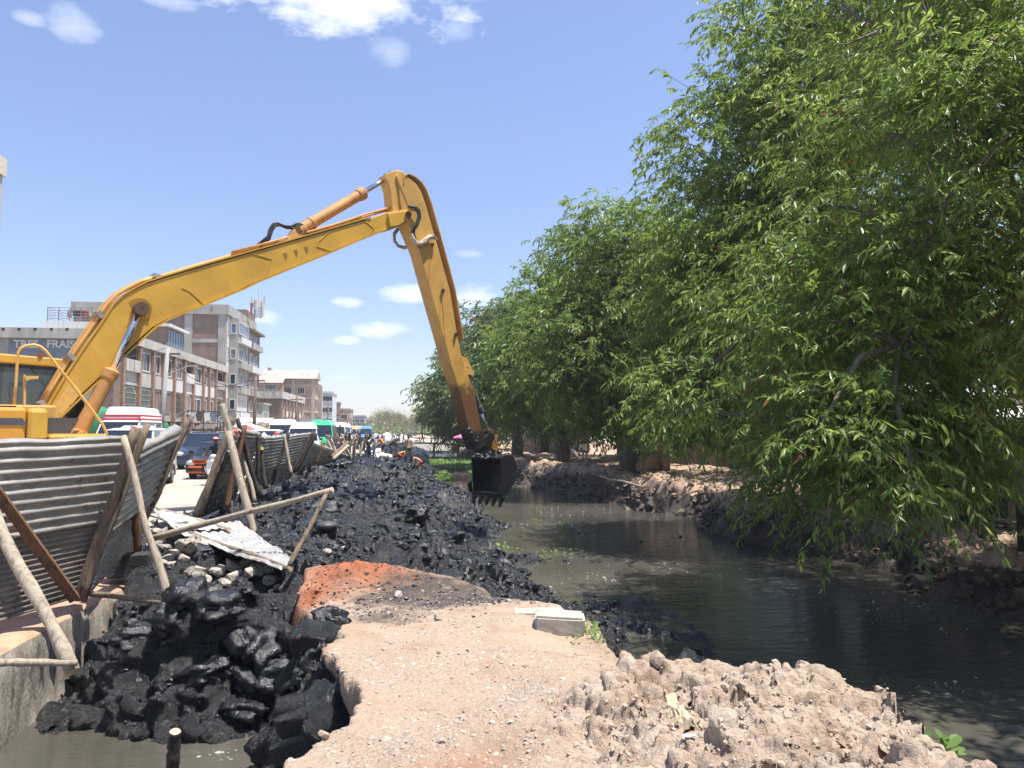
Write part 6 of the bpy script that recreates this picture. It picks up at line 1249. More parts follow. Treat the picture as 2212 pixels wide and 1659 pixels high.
# ------------------------------------------------------------- vehicles on the street (local: x forward, y left, z up)
M_tyre = mat('tyre_rubber', (.03, .03, .03), .8, var=.3); M_rim = mat('alloy_rim', (.45, .46, .47), .35, .8, var=.1); M_lamp = mat('lamp_glass', (.65, .66, .66), .15, var=.1, coat=.5); M_red = mat('tail_lamp', (.45, .03, .03), .3)
M_wind = mat('tinted_windscreen', (.018, .026, .04), .06, var=.3, scale=.8, spec=.7); M_plast = mat('black_plastic', (.035, .035, .037), .6)
def paint(name, c, rough=.28): return mat(name, c, rough, var=.06, scale=.7, coat=.35, blot=tuple(x * .75 + .05 for x in c), blot_scale=1.5, blot_t=.72)
def vehicle(name, label, cat, x, y, heading, L, W, H, kind, body, roofm=None, stripe=None, group=None, z=0., lower=None, steer=0):
    o = thing(name, label, cat, (x, y, z), heading, group); hl = L / 2; hw = W / 2; rh = .42 if kind == 'bus' else .06
    g = .24 if kind != 'bus' else .32; rw = .31 if kind != 'suv' else .36
    if kind in ('van', 'bus'):
        belt = H * (.52 if kind == 'van' else .50); lowp = [(-hl, g), (-hl - .02, g + .25), (-hl + .02, belt), (hl - .42 if kind == 'van' else hl - .16, belt), (hl - .06, belt * .82), (hl, belt * .55), (hl - .03, g)]
        gb, gt = [(-hl + .04, belt), (hl - .45 if kind == 'van' else hl - .18, belt)], [(-hl + .18, H - rh), (hl - 1.25 if kind == 'van' else hl - .62, H - rh)]
        rear_glass = True
    else:
        belt = H * .62; hood = 1.12 if kind == 'car' else 1.1; boot = .55 if kind == 'car' else .06
        lowp = [(-hl + .02, g), (-hl, g + .3), (-hl + .05, belt - .06), (-hl + boot, belt), (hl - hood, belt), (hl - .22, belt * .82), (hl, belt * .60), (hl - .02, g)]
        gb = [(-hl + boot - .05, belt), (hl - hood, belt)]; gt = [(-hl + boot + (.55 if kind == 'car' else .28), H - .05), (hl - hood - .72, H - .05)]
    lb = MB(); lb.prism([(a, hw, c) for a, c in lowp], (0, -W, 0)); bo = obj('body', lb, body, o, bevel=.07)
    tw = hw * .80
    up = MB(); vs = [(gb[0][0], hw - .03, belt), (gb[1][0], hw - .03, belt), (gb[1][0], -hw + .03, belt), (gb[0][0], -hw + .03, belt), (gt[0][0], tw, H - rh), (gt[1][0], tw, H - rh), (gt[1][0], -tw, H - rh), (gt[0][0], -tw, H - rh)]
    up.add(vs, [(0, 1, 5, 4), (1, 2, 6, 5), (2, 3, 7, 6), (3, 0, 4, 7)]); obj('pillars', up, roofm or body, bo)
    rf = MB(); rf.add([(gt[0][0] - .04, tw + .02, H - rh - .01), (gt[1][0] + .06, tw + .02, H - rh - .01), (gt[1][0] + .06, -tw - .02, H - rh - .01), (gt[0][0] - .04, -tw - .02, H - rh - .01), (gt[0][0] + .2, tw - .2, H), (gt[1][0] - .2, tw - .2, H), (gt[1][0] - .2, -tw + .2, H), (gt[0][0] + .2, -tw + .2, H)], [(0, 1, 5, 4), (1, 2, 6, 5), (2, 3, 7, 6), (3, 0, 4, 7), (4, 5, 6, 7)]); obj('roof', rf, roofm or body, o, bevel=.03)
    V = [Vector(v) for v in vs]
    def pane(q, n_off, nm, m=M_wind, ins=.07):
        c = sum(q, Vector()) / 4; n = (q[1] - q[0]).cross(q[3] - q[0]).normalized()
        if n.dot(c - Vector((0, 0, belt))) < 0: n = -n
        qq = [p.lerp(c, ins) + n * .012 for p in q]; return obj(nm, MB().prism(qq, n * -.008), m, o)
    pane([V[1], V[2], V[6], V[5]], 1, 'windscreen', ins=.06); pane([V[3], V[0], V[4], V[7]], 1, 'rear_window', ins=.12)
    nwin = {'van': 3, 'bus': 4, 'car': 2, 'suv': 3}[kind]
    for s in (0, 1):
        a, b_, c, d = (V[0], V[1], V[5], V[4]) if s == 0 else (V[3], V[2], V[6], V[7])
        for k in range(nwin):
            t0, t1 = k / nwin + .015, (k + 1) / nwin - .015; pane([a.lerp(b_, t0), a.lerp(b_, t1), d.lerp(c, t1), d.lerp(c, t0)], 1, 'side_window', ins=.10)
    for sx in (-1, 1):
        for sy in (-1, 1):
            cx, cy = sx * (hl - (.85 if kind != 'bus' else 1.0)), sy * (hw - .1); wmb = MB(); wmb.tube([(cx, cy - .11, rw), (cx, cy - .10, rw), (cx, cy + .10, rw), (cx, cy + .11, rw)], [rw * .9, rw, rw, rw * .9], 20)
            wh = obj('wheel', wmb, M_tyre, o); e = cy + sy * .112
            rmb = MB(); rmb.tube([(cx, e, rw), (cx, e + sy * .012, rw)], rw * .62, 16)
            for k in range(5): a_ = 6.283 * k / 5; rmb.box((cx + math.cos(a_) * rw * .3, e + sy * .02, rw + math.sin(a_) * rw * .3), (rw * .5, .015, .05), Matrix.Rotation(-a_, 3, 'Y'))
            obj('rim', rmb, M_rim, wh)
            obj('wheel_arch', MB().tube([(cx + (rw + .07) * math.cos(q), sy * (hw + .008), rw + (rw + .07) * math.sin(q)) for q in [math.pi * k / 8 for k in range(9)]], .03, 5), M_plast, bo)
    fz = belt * .62
    for sy in (-1, 1):
        obj('headlight', MB().sphere((hl - .05, sy * (hw - .22), fz + .08), (.08, .2, .11), 10, 6), M_lamp, o, True, fix=False); obj('tail_light', MB().box((-hl - .0, sy * (hw - .1), fz + .2), (.05, .14, .34)), M_red, o)
        obj('mirror', MB().box((gb[1][0] - .15, sy * (hw + .1), belt + .12), (.09, .2, .15)), body if kind != 'bus' else M_plast, o, bevel=.02)
    obj('bumper', MB().box((hl + .0, 0, g + .14), (.12, W * .94, .2)), lower or (M_plast if kind in ('bus',) else body), o, bevel=.03); obj('bumper', MB().box((-hl - .01, 0, g + .14), (.1, W * .94, .2)), M_plast if kind == 'bus' else body, o, bevel=.03)
    obj('underside', MB().box((0, 0, g - .02), (L * .9, W * .8, .1)), M_plast, o)
    if stripe:
        for k, (za, zb, m) in enumerate(stripe):
            for s in (-1, 1): obj('stripe', MB().box((0, s * (hw + .003), (za + zb) / 2), (L * .94, .006, zb - za)), m, o)
            obj('stripe', MB().box((-hl - .03, 0, (za + zb) / 2), (.006, W * .9, zb - za)), m, o); 
    obj('grille', MB().box((hl - .01, 0, fz), (.05, W * .42, .14)), M_plast, o)
    return o
P_ = lambda px, Y_: PY(px, 930, Y_).x
HD = R(-90)
# silver white van, facing us
v = vehicle('van', 'silver and white van with a roof vent, behind the near iron panels', 'van', P_(306, 28.0), 27.6, R(-83), 4.6, 1.78, 1.98, 'van', paint('silver_paint', (.50, .51, .49)), paint('white_roof_paint', (.78, .78, .78)))
obj('roof_vent', MB().add([(-.9, .45, 1.975), (.5, .45, 1.975), (.5, -.45, 1.975), (-.9, -.45, 1.975), (-.7, .35, 2.07), (.3, .35, 2.07), (.3, -.35, 2.07), (-.7, -.35, 2.07)], [(0, 1, 5, 4), (1, 2, 6, 5), (2, 3, 7, 6), (3, 0, 4, 7), (4, 5, 6, 7)]), mat('grey_vent', (.36, .38, .39), .5), v)
M_rs = mat('red_stripe', (.55, .05, .08), .4)
v = vehicle('minibus', 'white high roofed minibus with twin red bands behind the boom foot', 'minibus', P_(252, 35.5), 37, R(-86), 5.2, 1.95, 2.35, 'van', paint('white_paint', (.80, .80, .79)))
top_ = MB().add([(-2.5, .82, 2.28), (1.3, .82, 2.28), (1.3, -.82, 2.28), (-2.5, -.82, 2.28), (-2.35, .66, 2.95), (.95, .66, 2.95), (.95, -.66, 2.95), (-2.35, -.66, 2.95)], [(0, 1, 5, 4), (1, 2, 6, 5), (2, 3, 7, 6), (3, 0, 4, 7), (4, 5, 6, 7)]); obj('high_roof', top_, paint('white_paint', (.80, .80, .79)), v, bevel=.12)
for z in (2.40, 2.56): obj('red_band', MB().box((-.6, 0, z), (3.83 - (z - 2.28) * .7, 1.66 - (z - 2.28) * .48, .09)), M_rs, v)
# dark hatchback with orange grille and bumper
dk = paint('dark_blue_paint', (.028, .033, .045), .22); M_or = mat('orange_trim', (.50, .105, .03), .45, var=.15)
v = vehicle('car', 'dark car with an orange front grille and bumper', 'car', P_(450, 31.5), 33.4, R(-88), 4.2, 1.70, 1.45, 'car', dk)
obj('orange_grille', MB().ring([Vector((2.13, y, z)) for y, z in ((-.55, .60), (.55, .60), (.6, .78), (-.6, .78))], [Vector((2.13, y, z)) for y, z in ((-.48, .64), (.48, .64), (.52, .74), (-.52, .74))], (-.06, 0, 0)), M_or, v); obj('grille_mesh', MB().box((2.08, 0, .69), (.04, 1.0, .12)), mat('orange_mesh', (.30, .07, .02), .6), v)
obj('orange_bumper', MB().box((2.10, 0, .38), (.12, 1.5, .27)), M_or, v, bevel=.04); pl = obj('number_plate', MB().box((2.168, 0, .40), (.015, .44, .24)), mat('black_plate', (.02, .02, .02), .5), v)
lettering('plate_number', '1781', .13, (2.18, 0, .455), (0, 1, 0), (0, 0, 1), M_white, pl, .006, .002); lettering('plate_number', 'TBA', .11, (2.18, 0, .345), (0, 1, 0), (0, 0, 1), M_white, pl, .006, .002)
obj('emblem', MB().box((2.14, 0, .565), (.02, .18, .04)), M_rim, v)
v = vehicle('suv', 'dark blue off road car with roof rails just behind the orange nosed car', 'car', P_(428, 40), 41.4, R(-88), 4.5, 1.85, 1.78, 'suv', paint('navy_paint', (.03, .042, .075), .22))
for s in (-.62, .62): obj('roof_rail', MB().tube([(-1.6, s, 1.76), (-1.5, s, 1.83), (.3, s, 1.83), (.4, s, 1.76)], .022, 6), M_rim, v)
vehicle('car', 'pale blue car half hidden beyond the off road car', 'car', P_(462, 47), 49, R(-88), 4.2, 1.7, 1.5, 'car', paint('sky_blue_paint', (.30, .42, .58)))
vehicle('van', 'white van roof beyond the crossed dark poles', 'van', P_(560, 43), 45, R(-87), 4.5, 1.75, 1.95, 'van', paint('white_paint', (.80, .80, .79)))
M_gs = mat('green_stripe', (.04, .30, .14), .4)
vehicle('minibus', 'pale blue white minibus, its windscreen above the iron panels', 'minibus', P_(643, 51), 54, R(-84), 6.0, 2.1, 2.45, 'bus', paint('pale_aqua_paint', (.62, .74, .76)), paint('aqua_roof_paint', (.74, .82, .83)))
v = vehicle('minibus', 'white minibus with red and green bands left of the pale blue one', 'minibus', P_(604, 60), 62, R(-86), 6.0, 2.1, 2.75, 'bus', paint('white_paint', (.80, .80, .79)), None, [(2.0, 2.2, M_gs), (2.25, 2.35, M_rs)])
vehicle('minibus', 'bright green minibus right of the pale blue one', 'minibus', P_(688, 62), 65, R(-88), 6.0, 2.1, 2.75, 'bus', paint('bright_green_paint', (.06, .52, .28)))
vehicle('minibus', 'white minibus with a green waistband farther along the street', 'minibus', P_(722, 76), 79, R(-88), 6.0, 2.1, 2.7, 'bus', paint('white_paint', (.80, .80, .79)), None, [(1.5, 1.8, M_gs)])
vehicle('minibus', 'pale lilac minibus behind the green banded one', 'minibus', P_(736, 92), 96, R(-88), 6.0, 2.1, 2.7, 'bus', paint('lilac_paint', (.62, .58, .74)))
vehicle('minibus', 'orange white minibus in the far traffic', 'minibus', P_(752, 104), 108, R(-88), 6.0, 2.1, 2.5, 'bus', paint('cream_orange_paint', (.72, .42, .26)))
vehicle('minibus', 'blue minibus farthest along the street', 'minibus', P_(788, 122), 126, R(-88), 6.0, 2.1, 2.6, 'bus', paint('bus_blue_paint', (.12, .30, .60)))
# scooter (x forward)
sx, sy_ = P_(456, 27.5), 28.2
sc = thing('scooter', 'silver white scooter ridden along the street past the dark car', 'scooter', (sx, sy_, 0), R(-86))
M_scp = paint('pearl_paint', (.74, .75, .76))
for x in (-.62, .66):
    w_ = obj('wheel', MB().tube([(x, -.055, .27), (x, -.04, .27), (x, .04, .27), (x, .055, .27)], [.22, .27, .27, .22], 18), M_tyre, sc); obj('rim', MB().tube([(x, -.058, .27), (x, .058, .27)], .14, 12), M_rim, w_)
obj('front_shield', MB().add([(.52, .2, .38), (.52, -.2, .38), (.42, .24, .8), (.42, -.24, .8), (.6, .0, .42), (.60, .0, .86), (.40, .13, .98), (.40, -.13, .98)], [(0, 4, 5, 2), (4, 1, 3, 5), (2, 5, 6), (5, 3, 7), (5, 7, 6), (0, 2, 3, 1), (2, 6, 7, 3), (0, 1, 4)]), M_scp, sc, bevel=.02)
obj('fender', MB().tube([(.66 + .31 * math.cos(a), 0, .27 + .31 * math.sin(a)) for a in [R(d) for d in (20, 60, 100, 140)]], .07, 8), M_scp, sc)
obj('floor_board', MB().box((0, 0, .3), (.9, .26, .08)), M_plast, sc, bevel=.02); obj('tail_body', MB().add([(-.85, .12, .55), (-.1, .17, .4), (-.1, -.17, .4), (-.85, -.12, .55), (-.9, .12, .78), (-.1, .15, .74), (-.1, -.15, .74), (-.9, -.12, .78)], [(0, 3, 2, 1), (4, 5, 6, 7), (0, 1, 5, 4), (1, 2, 6, 5), (2, 3, 7, 6), (3, 0, 4, 7)]), M_scp, sc, bevel=.03)
obj('saddle', MB().box((-.42, 0, .80), (.78, .27, .09)), M_plast, sc, bevel=.03); obj('fork', MB().tube([(.66, .07, .27), (.5, .07, .62)], .025, 6).tube([(.66, -.07, .27), (.5, -.07, .62)], .025, 6), M_rim, sc)
obj('handlebar', MB().tube([(.30, .33, 1.04), (.37, .18, 1.06), (.40, 0, 1.03), (.37, -.18, 1.06), (.30, -.33, 1.04)], .022, 7), M_plast, sc); obj('headlight', MB().sphere((.46, 0, 1.0), (.08, .13, .085), 10, 7), M_lamp, sc, True, fix=False)
for s in (-1, 1): obj('mirror', MB().tube([(.33, s * .25, 1.06), (.33, s * .32, 1.24)], .01, 5).sphere((.33, s * .33, 1.27), (.03, .07, .05), 8, 5), M_plast, sc); obj('turn_signal', MB().sphere((.43, s * .2, .82), (.05, .06, .03), 8, 5), mat('amber_lens', (.7, .3, .04), .3), sc)
# ------------------------------------------------------------- people (local: x right, y forward, z up)
M_skin = mat('brown_skin', (.105, .055, .034), .6, var=.15, scale=9); M_skin2 = mat('muddy_skin', (.085, .052, .038), .6, var=.35, scale=7); M_hair = mat('black_hair', (.012, .011, .011), .7); M_eye = mat('eye_white', (.5, .48, .45), .4)
CL = {}
def cloth(n, c): 
    if n not in CL: CL[n] = mat('cloth_' + n, c, .9, var=.3, scale=6, bump=.3, bscale=30)
    return CL[n]
def rotx(v, a, o): v = Vector(v) - o; c, s = math.cos(a), math.sin(a); return Vector((v.x, v.y * c + v.z * s, -v.y * s + v.z * c)) + o
def person(label, x, y, z, rz, shirt, trousers, bend=0., hands=None, feet=None, pelvis=.92, hat=None, hair=True, h=1.68, shorts=False, bare=False, head_turn=0., seated=False, group='people working on the mud bank', skin=None, shoes=None, knees=None):
    k = h / 1.70; skin = skin or M_skin; J = {}
    P0 = Vector((0, 0, pelvis)); up = lambda v: rotx(v, bend, P0)
    dz = pelvis - .92
    J['pel'] = P0; J['spi'] = up((0, 0, 1.10 + dz)); J['che'] = up((0, .01, 1.30 + dz)); J['nec'] = up((0, .01, 1.45 + dz)); J['hb'] = up((0, .02, 1.52 + dz))
    hands = hands or {}; feet = feet or {}
    for s, sg in (('L', -1), ('R', 1)):
        J['sh' + s] = up((sg * .175, 0, 1.385 + dz)); hd = Vector(hands.get(s, up((sg * .25, .10, .80 + dz)) if bend < .5 else J['sh' + s] + Vector((sg * .04, .12, -.56))))
        v = hd - J['sh' + s]; L_ = min(v.length, .56); v = v.normalized() * L_; hd = J['sh' + s] + v; mid = J['sh' + s] + v * .52; bend_e = math.sqrt(max(0, .285 ** 2 - (L_ / 2) ** 2)); J['el' + s] = mid + Vector((sg * .45, -.65, -.35)).normalized() * bend_e * .95
        J['wr' + s] = hd; J['ha' + s] = hd + (hd - J['el' + s]).normalized() * .07
        J['hi' + s] = P0 + Vector((sg * .092, 0, -.04)); ft = Vector(feet.get(s, (sg * .10, 0, .075))); J['an' + s] = ft; v = ft - J['hi' + s]; mid = J['hi' + s] + v * .5; be = math.sqrt(max(0, .43 ** 2 - (v.length / 2) ** 2)); J['kn' + s] = mid + (Vector((sg * .12, 1, .15)).normalized() * be) if not (knees and s in knees) else Vector(knees[s]); J['to' + s] = ft + Vector((sg * .02, .15, -.04))
    bones = [('pel', 'spi', 'T'), ('spi', 'che', 'T'), ('che', 'nec', 'S'), ('nec', 'hb', 'K')]; rad = {'pel': .135, 'spi': .125, 'che': .145, 'nec': .058, 'hb': .062}
    for s in 'LR':
        bones += [('che', 'sh' + s, 'S'), ('sh' + s, 'el' + s, 'A'), ('el' + s, 'wr' + s, 'F'), ('wr' + s, 'ha' + s, 'H'), ('pel', 'hi' + s, 'P'), ('hi' + s, 'kn' + s, 'P'), ('kn' + s, 'an' + s, 'C'), ('an' + s, 'to' + s, 'Z')]
        rad.update({'sh' + s: .062, 'el' + s: .044, 'wr' + s: .028, 'ha' + s: .034, 'hi' + s: .092, 'kn' + s: .060, 'an' + s: .042, 'to' + s: .034})
        d = (J['ha' + s] - J['wr' + s]).normalized(); sd = d.orthogonal().normalized()
        for q in range(5):
            n = 'f%d' % q + s; off = sd * ((q - 1.5) * .017 if q < 4 else -.045); ln = (.058, .068, .064, .05, .04)[q]
            J[n + 'a'] = J['ha' + s] + off * .8 + d * (.012 if q < 4 else -.02); J[n + 'b'] = J[n + 'a'] + d * ln + Vector((0, 0, -.012)); rad[n + 'a'] = .010; rad[n + 'b'] = .008; bones += [('ha' + s, n + 'a', 'H'), (n + 'a', n + 'b', 'H')]
    names = list(J); idx = {n: i for i, n in enumerate(names)}
    me = bpy.data.meshes.new('person'); me.from_pydata([tuple(J[n] * k) for n in names], [(idx[a], idx[b_]) for a, b_, _ in bones], [])
    o = bpy.data.objects.new('tmp', me); col.objects.link(o); sk = o.modifiers.new('skin', 'SKIN'); sk.use_smooth_shade = True; sv = me.skin_vertices[0].data
    for n in names: r = rad[n] * k; sv[idx[n]].radius = (r, r * (.78 if n in ('pel', 'spi', 'che') else 1)); sv[idx[n]].use_root = (n == 'pel')
    o.modifiers.new('sub', 'SUBSURF').levels = 1
    dg = bpy.context.evaluated_depsgraph_get(); dg.update(); m2 = bpy.data.meshes.new_from_object(o.evaluated_get(dg)); bpy.data.objects.remove(o)
    # head: skull, jaw, nose and ears in the same mesh
    bm = bmesh.new(); bm.from_mesh(m2); nb = len(bm.faces)
    hd_dir = (J['hb'] - J['nec']).normalized() if bend < .4 else Vector((0, .75, .66)); fwd = Vector((0, 1, 0)) if bend < .4 else Vector((0, .66, -.75))
    fwd = Matrix.Rotation(head_turn, 3, 'Z') @ fwd; rt = fwd.cross(hd_dir).normalized(); hc = (J['hb'] + hd_dir * .085) * k
    def hm(p): return hc + rt * p[0] * k + fwd * p[1] * k + hd_dir * p[2] * k
    hmb = MB(); hmb.sphere((0, 0, 0), (.077, .095, .118), 14, 10); hmb.v = [(a * (1 - .22 * max(0, -c / .118)), b_ + .012 * max(0, -c / .118), c) for a, b_, c in hmb.v]
    hmb.add([(0, .118, -.03), (-.016, .09, -.032), (.016, .09, -.032), (0, .092, .018)], [(0, 1, 3), (0, 3, 2), (0, 2, 1)])
    for s in (-1, 1): hmb.sphere((s * .08, -.005, -.005), (.012, .022, .032), 6, 5)
    vm = [bm.verts.new(hm(v)) for v in hmb.v]
    for f in hmb.f:
        try: bm.faces.new([vm[i] for i in f])
        except ValueError: pass
    bm.faces.ensure_lookup_table()
    m3 = bpy.data.meshes.new('person'); bm.to_mesh(m3); bm.free()
    top = skin if bare else cloth(*shirt); bot = cloth(*trousers); sh = shoes or (skin if shorts else cloth('dark_shoe', (.03, .027, .025)))
    for m in (skin, top, bot, sh): m3.materials.append(m)
    segs = [(J[a] * k, J[b_] * k, t, max(rad[a], rad[b_])) for a, b_, t in bones]
    mp_ = {'T': 1, 'S': 1, 'K': 0, 'A': 1, 'F': 0, 'H': 0, 'P': 2, 'C': 0 if shorts else 2, 'Z': 3}
    for i, p in enumerate(m3.polygons):
        p.use_smooth = True
        if i >= nb: p.material_index = 0; continue
        best = None
        for a, b_, t, r in segs:
            ab = b_ - a; tt = max(0, min(1, (p.center - a).dot(ab) / max(ab.length_squared, 1e-9))); d = (p.center - a - ab * tt).length / r
            if best is None or d < best[0]: best = (d, t)
        p.material_index = mp_[best[1]]
        if best[1] == 'T' and (p.center - J['pel'] * k).dot((J['spi'] - J['pel']).normalized()) < .05: p.material_index = 2
    o = link('person', m3, None, (x, y, z)); o.rotation_euler = (0, 0, rz); tag(o, label, 'person', group)
    eb = MB()
    for s in (-1, 1): eb.sphere(hm((s * .03, .082, .012)), .011 * k, 6, 4)
    obj('eyes', eb, M_eye, o, fix=False); obj('mouth', MB().tube([hm((-.022, .088, -.062)), hm((0, .094, -.062)), hm((.022, .088, -.062))], .005, 5), mat('lips', (.10, .035, .028), .5), o)
    if hair and not hat:
        hb_ = MB(); hb_.sphere((0, 0, 0), (.084, .102, .122), 12, 8, half=True); hb_.v = [tuple(hm((a, b_ - .014, c + .006 - .05 * (b_ < -.0) * (c < .03)))) for a, b_, c in hb_.v]; obj('hair', hb_, M_hair, o, True)
    if hat:
        kind, c = hat; hmt = cloth('hat_' + kind + str(round(c[0], 2)), c); b2 = MB(); b2.sphere((0, 0, 0), (.092, .108, .12), 14, 7, half=True); b2.v = [tuple(hm((a, b_ - .005, c_ + .02))) for a, b_, c_ in b2.v]
        if kind == 'brim':
            ri = [Vector(hm((.088 * math.cos(q), .104 * math.sin(q), .03))) for q in [6.283 * i / 16 for i in range(16)]]; ro = [Vector(hm((.165 * math.cos(q), .18 * math.sin(q), .0))) for q in [6.283 * i / 16 for i in range(16)]]; b2.ring(ro, ri, hd_dir * .012)
        elif kind == 'cap': b2.prism([hm((-.07, .08, .03)), hm((.07, .08, .03)), hm((.055, .185, .015)), hm((-.055, .185, .015))], hd_dir * .012)
        elif kind == 'helmet':
            b2 = MB(); b2.sphere((0, 0, 0), (.125, .145, .15), 16, 10); b2.v = [tuple(hm((a, b_ - .01, max(c_, -.07 if b_ < .04 else .02) + .02))) for a, b_, c_ in b2.v]
        obj('helmet' if kind == 'helmet' else 'hat', b2, hmt, o, True)
        if kind == 'helmet': obj('helmet_trim', MB().ring([hm((.127 * math.cos(q), .147 * math.sin(q) - .01, .035)) for q in [6.283 * i / 16 for i in range(16)]], [hm((.12 * math.cos(q), .14 * math.sin(q) - .01, .035)) for q in [6.283 * i / 16 for i in range(16)]], hd_dir * .05), cloth('helmet_black', (.03, .02, .025)), o)
    return o
def at_mud(px, py):
    z = .2
    for _ in range(6): p = PZ(px, py, z); z = .5 * z + .5 * zbank(p.x, p.y)
    p = PZ(px, py, z); return p.x, p.y, zbank(p.x, p.y) - .02
W_ = ('white', (.62, .61, .58)); Nv = ('navy', (.025, .03, .05)); Gy = ('grey', (.22, .21, .21)); Bk = ('black', (.028, .027, .028)); Br = ('brown', (.12, .08, .06)); Or = ('orange', (.58, .20, .06)); Rd = ('red', (.45, .045, .035)); Ye = ('sand', (.48, .40, .26)); Mv = ('maroon', (.16, .05, .05))
x, y, z = at_mud(796, 994); f = 1.0
o = person('person in a navy vest over white sleeves pointing right, black cap', x, y, z, R(-70), W_, Nv, hands={'R': (.18, .50, 1.18), 'L': (-.10, .52, 1.28)}, feet={'L': (-.20, -.05, .075), 'R': (.2, .1, .075)}, hat=('cap', (.02, .02, .025)), h=1.72)
vm = MB(); 
ringv = []
for zz, rx, ry in ((.98, .155, .115), (1.12, .15, .112), (1.28, .172, .124), (1.40, .165, .105)): ringv.append([(rx * math.cos(6.283 * i / 14), ry * math.sin(6.283 * i / 14), zz * 1.72 / 1.7) for i in range(14)])
vm.add([p for r_ in ringv for p in r_], [(a * 14 + i, a * 14 + (i + 1) % 14, (a + 1) * 14 + (i + 1) % 14, (a + 1) * 14 + i) for a in range(3) for i in range(14)]); obj('vest', vm, cloth('navy_vest', (.03, .035, .055)), o, True)
x, y, z = at_mud(778, 991); person('person sitting low at the stick pile, bare brown back', x, y, z, R(-40), Br, Br, pelvis=.42, bend=.5, feet={'L': (-.14, .42, .075), 'R': (.14, .40, .075)}, hands={'L': (-.2, .5, .5), 'R': (.2, .48, .5)}, bare=True, shorts=True)
x, y, z = at_mud(812, 993); person('person in grey overalls leaning to the left beside white sacks', x, y, z, R(80), Gy, Gy, bend=.45, hands={'L': (-.15, .55, .95), 'R': (.15, .5, .85)}, feet={'L': (-.14, -.1, .075), 'R': (.12, .15, .075)})
x, y, z = at_mud(829, 986); person('person with an orange cloth on the shoulders, bent over a load', x, y, z, R(60), Or, Br, bend=.8, hands={'L': (-.2, .65, .5), 'R': (.2, .6, .5)}, feet={'L': (-.16, -.05, .075), 'R': (.16, .1, .075)}, shorts=True)
x, y, z = at_mud(841, 987); person('person in dark clothes stooping beside the orange shoulders', x, y, z, R(-100), Bk, Bk, bend=1.0, hands={'L': (-.2, .6, .35), 'R': (.2, .55, .35)}, feet={'L': (-.16, -.05, .075), 'R': (.16, .1, .075)})
x, y, z = at_mud(856, 975); person('person in grey reaching left near the bridge end, legs apart', x, y, z, R(75), Gy, Bk, bend=.3, hands={'L': (-.3, .5, 1.1), 'R': (.1, .55, 1.0)}, feet={'L': (-.22, -.1, .075), 'R': (.22, .1, .075)})
x, y, z = at_mud(875, 989); person('person with bare arms and maroon wrap standing behind the shirtless one', x, y, z, R(20), Mv, Br, hands={'L': (-.12, .3, 1.15), 'R': (.12, .3, 1.15)}, shorts=True)
x, y, z = at_mud(887, 993); person('person in a pale vest walking just behind the shirtless one', x, y, z, R(170), Ye, Br, hands={'L': (-.42, .1, .95), 'R': (.35, .05, 1.0)}, feet={'L': (-.12, -.15, .075), 'R': (.12, .2, .075)}, hat=('cap', (.25, .2, .16)))
x, y, z = at_mud(882, 1005); person('person shirtless in dark trousers facing us on the black mud', x, y, z, R(180), Ye, ('mud_trousers', (.055, .042, .038)), hands={'L': (-.14, .25, 1.08), 'R': (.16, .25, 1.05)}, feet={'L': (-.17, 0, .075), 'R': (.17, .04, .075)}, skin=M_skin2, bare=False)
x, y, z = at_mud(860, 998); person('person crouching in orange, back level, digging in the mud', x, y, z, R(-75), ('amber', (.55, .33, .12)), Rd, bend=1.25, pelvis=.60, hands={'L': (-.2, .6, .12), 'R': (.2, .55, .1)}, feet={'L': (-.16, -.1, .075), 'R': (.16, .05, .075)}, shorts=True, skin=M_skin2)
x, y, z = at_mud(910, 1018); person('person bent double in red shorts scooping mud by the water', x, y, z, R(75), ('tan_shirt', (.42, .27, .16)), Rd, bend=1.15, pelvis=.80, hands={'L': (-.2, .62, .22), 'R': (.2, .52, .25)}, feet={'L': (-.14, -.12, .075), 'R': (.14, .1, .075)}, shorts=True, bare=False, skin=M_skin2)
# street people
person('rider in a black jacket and pink white helmet on the scooter', sx, sy_, -.02, R(-86 - 90), ('leather', (.022, .022, .024)), Bk, pelvis=.88, bend=.08, hands={'L': (-.32, .48, 1.10), 'R': (.32, .48, 1.10)}, feet={'L': (-.16, .32, .42), 'R': (.16, .32, .42)}, knees={'L': (-.22, .42, .84), 'R': (.22, .42, .84)}, hat=('helmet', (.62, .28, .30)), group='people on the street')
per = bpy.data.objects[-1] if 0 else None
person('person in white with a wide white hat behind the blackened panels', P_(560, 29), 30, .12, R(165), W_, Gy, hat=('brim', (.75, .74, .70)), group='people on the street', h=1.66)
person('person with a red cap and blue white shirt behind the blackened panels', P_(587, 30.5), 31.5, .12, R(170), ('bluewhite', (.25, .30, .55)), Gy, hat=('cap', (.55, .05, .06)), group='people on the street', h=1.68)
person('person in a tan cap just behind the scooter rider', P_(492, 33), 34, 0, R(175), Br, Bk, hat=('cap', (.35, .25, .16)), group='people on the street', h=1.74)
for i, (px, Y_, c, lab) in enumerate([(470, 44, W_, 'person in white among the stalls beyond the cars'), (478, 46, Rd, 'person in red among the stalls beyond the cars'), (538, 47, Bk, 'person in black by the dark tarpaulin roof'), (770, 105, W_, 'person in white walking far down the street'), (806, 92, Or, 'person in orange far down the street')]):
    person(lab, P_(px, Y_), Y_, 0, R(170 + 20 * i), c, Bk, group='people on the street', feet={'L': (-.12, -.12, .075), 'R': (.12, .15, .075)})
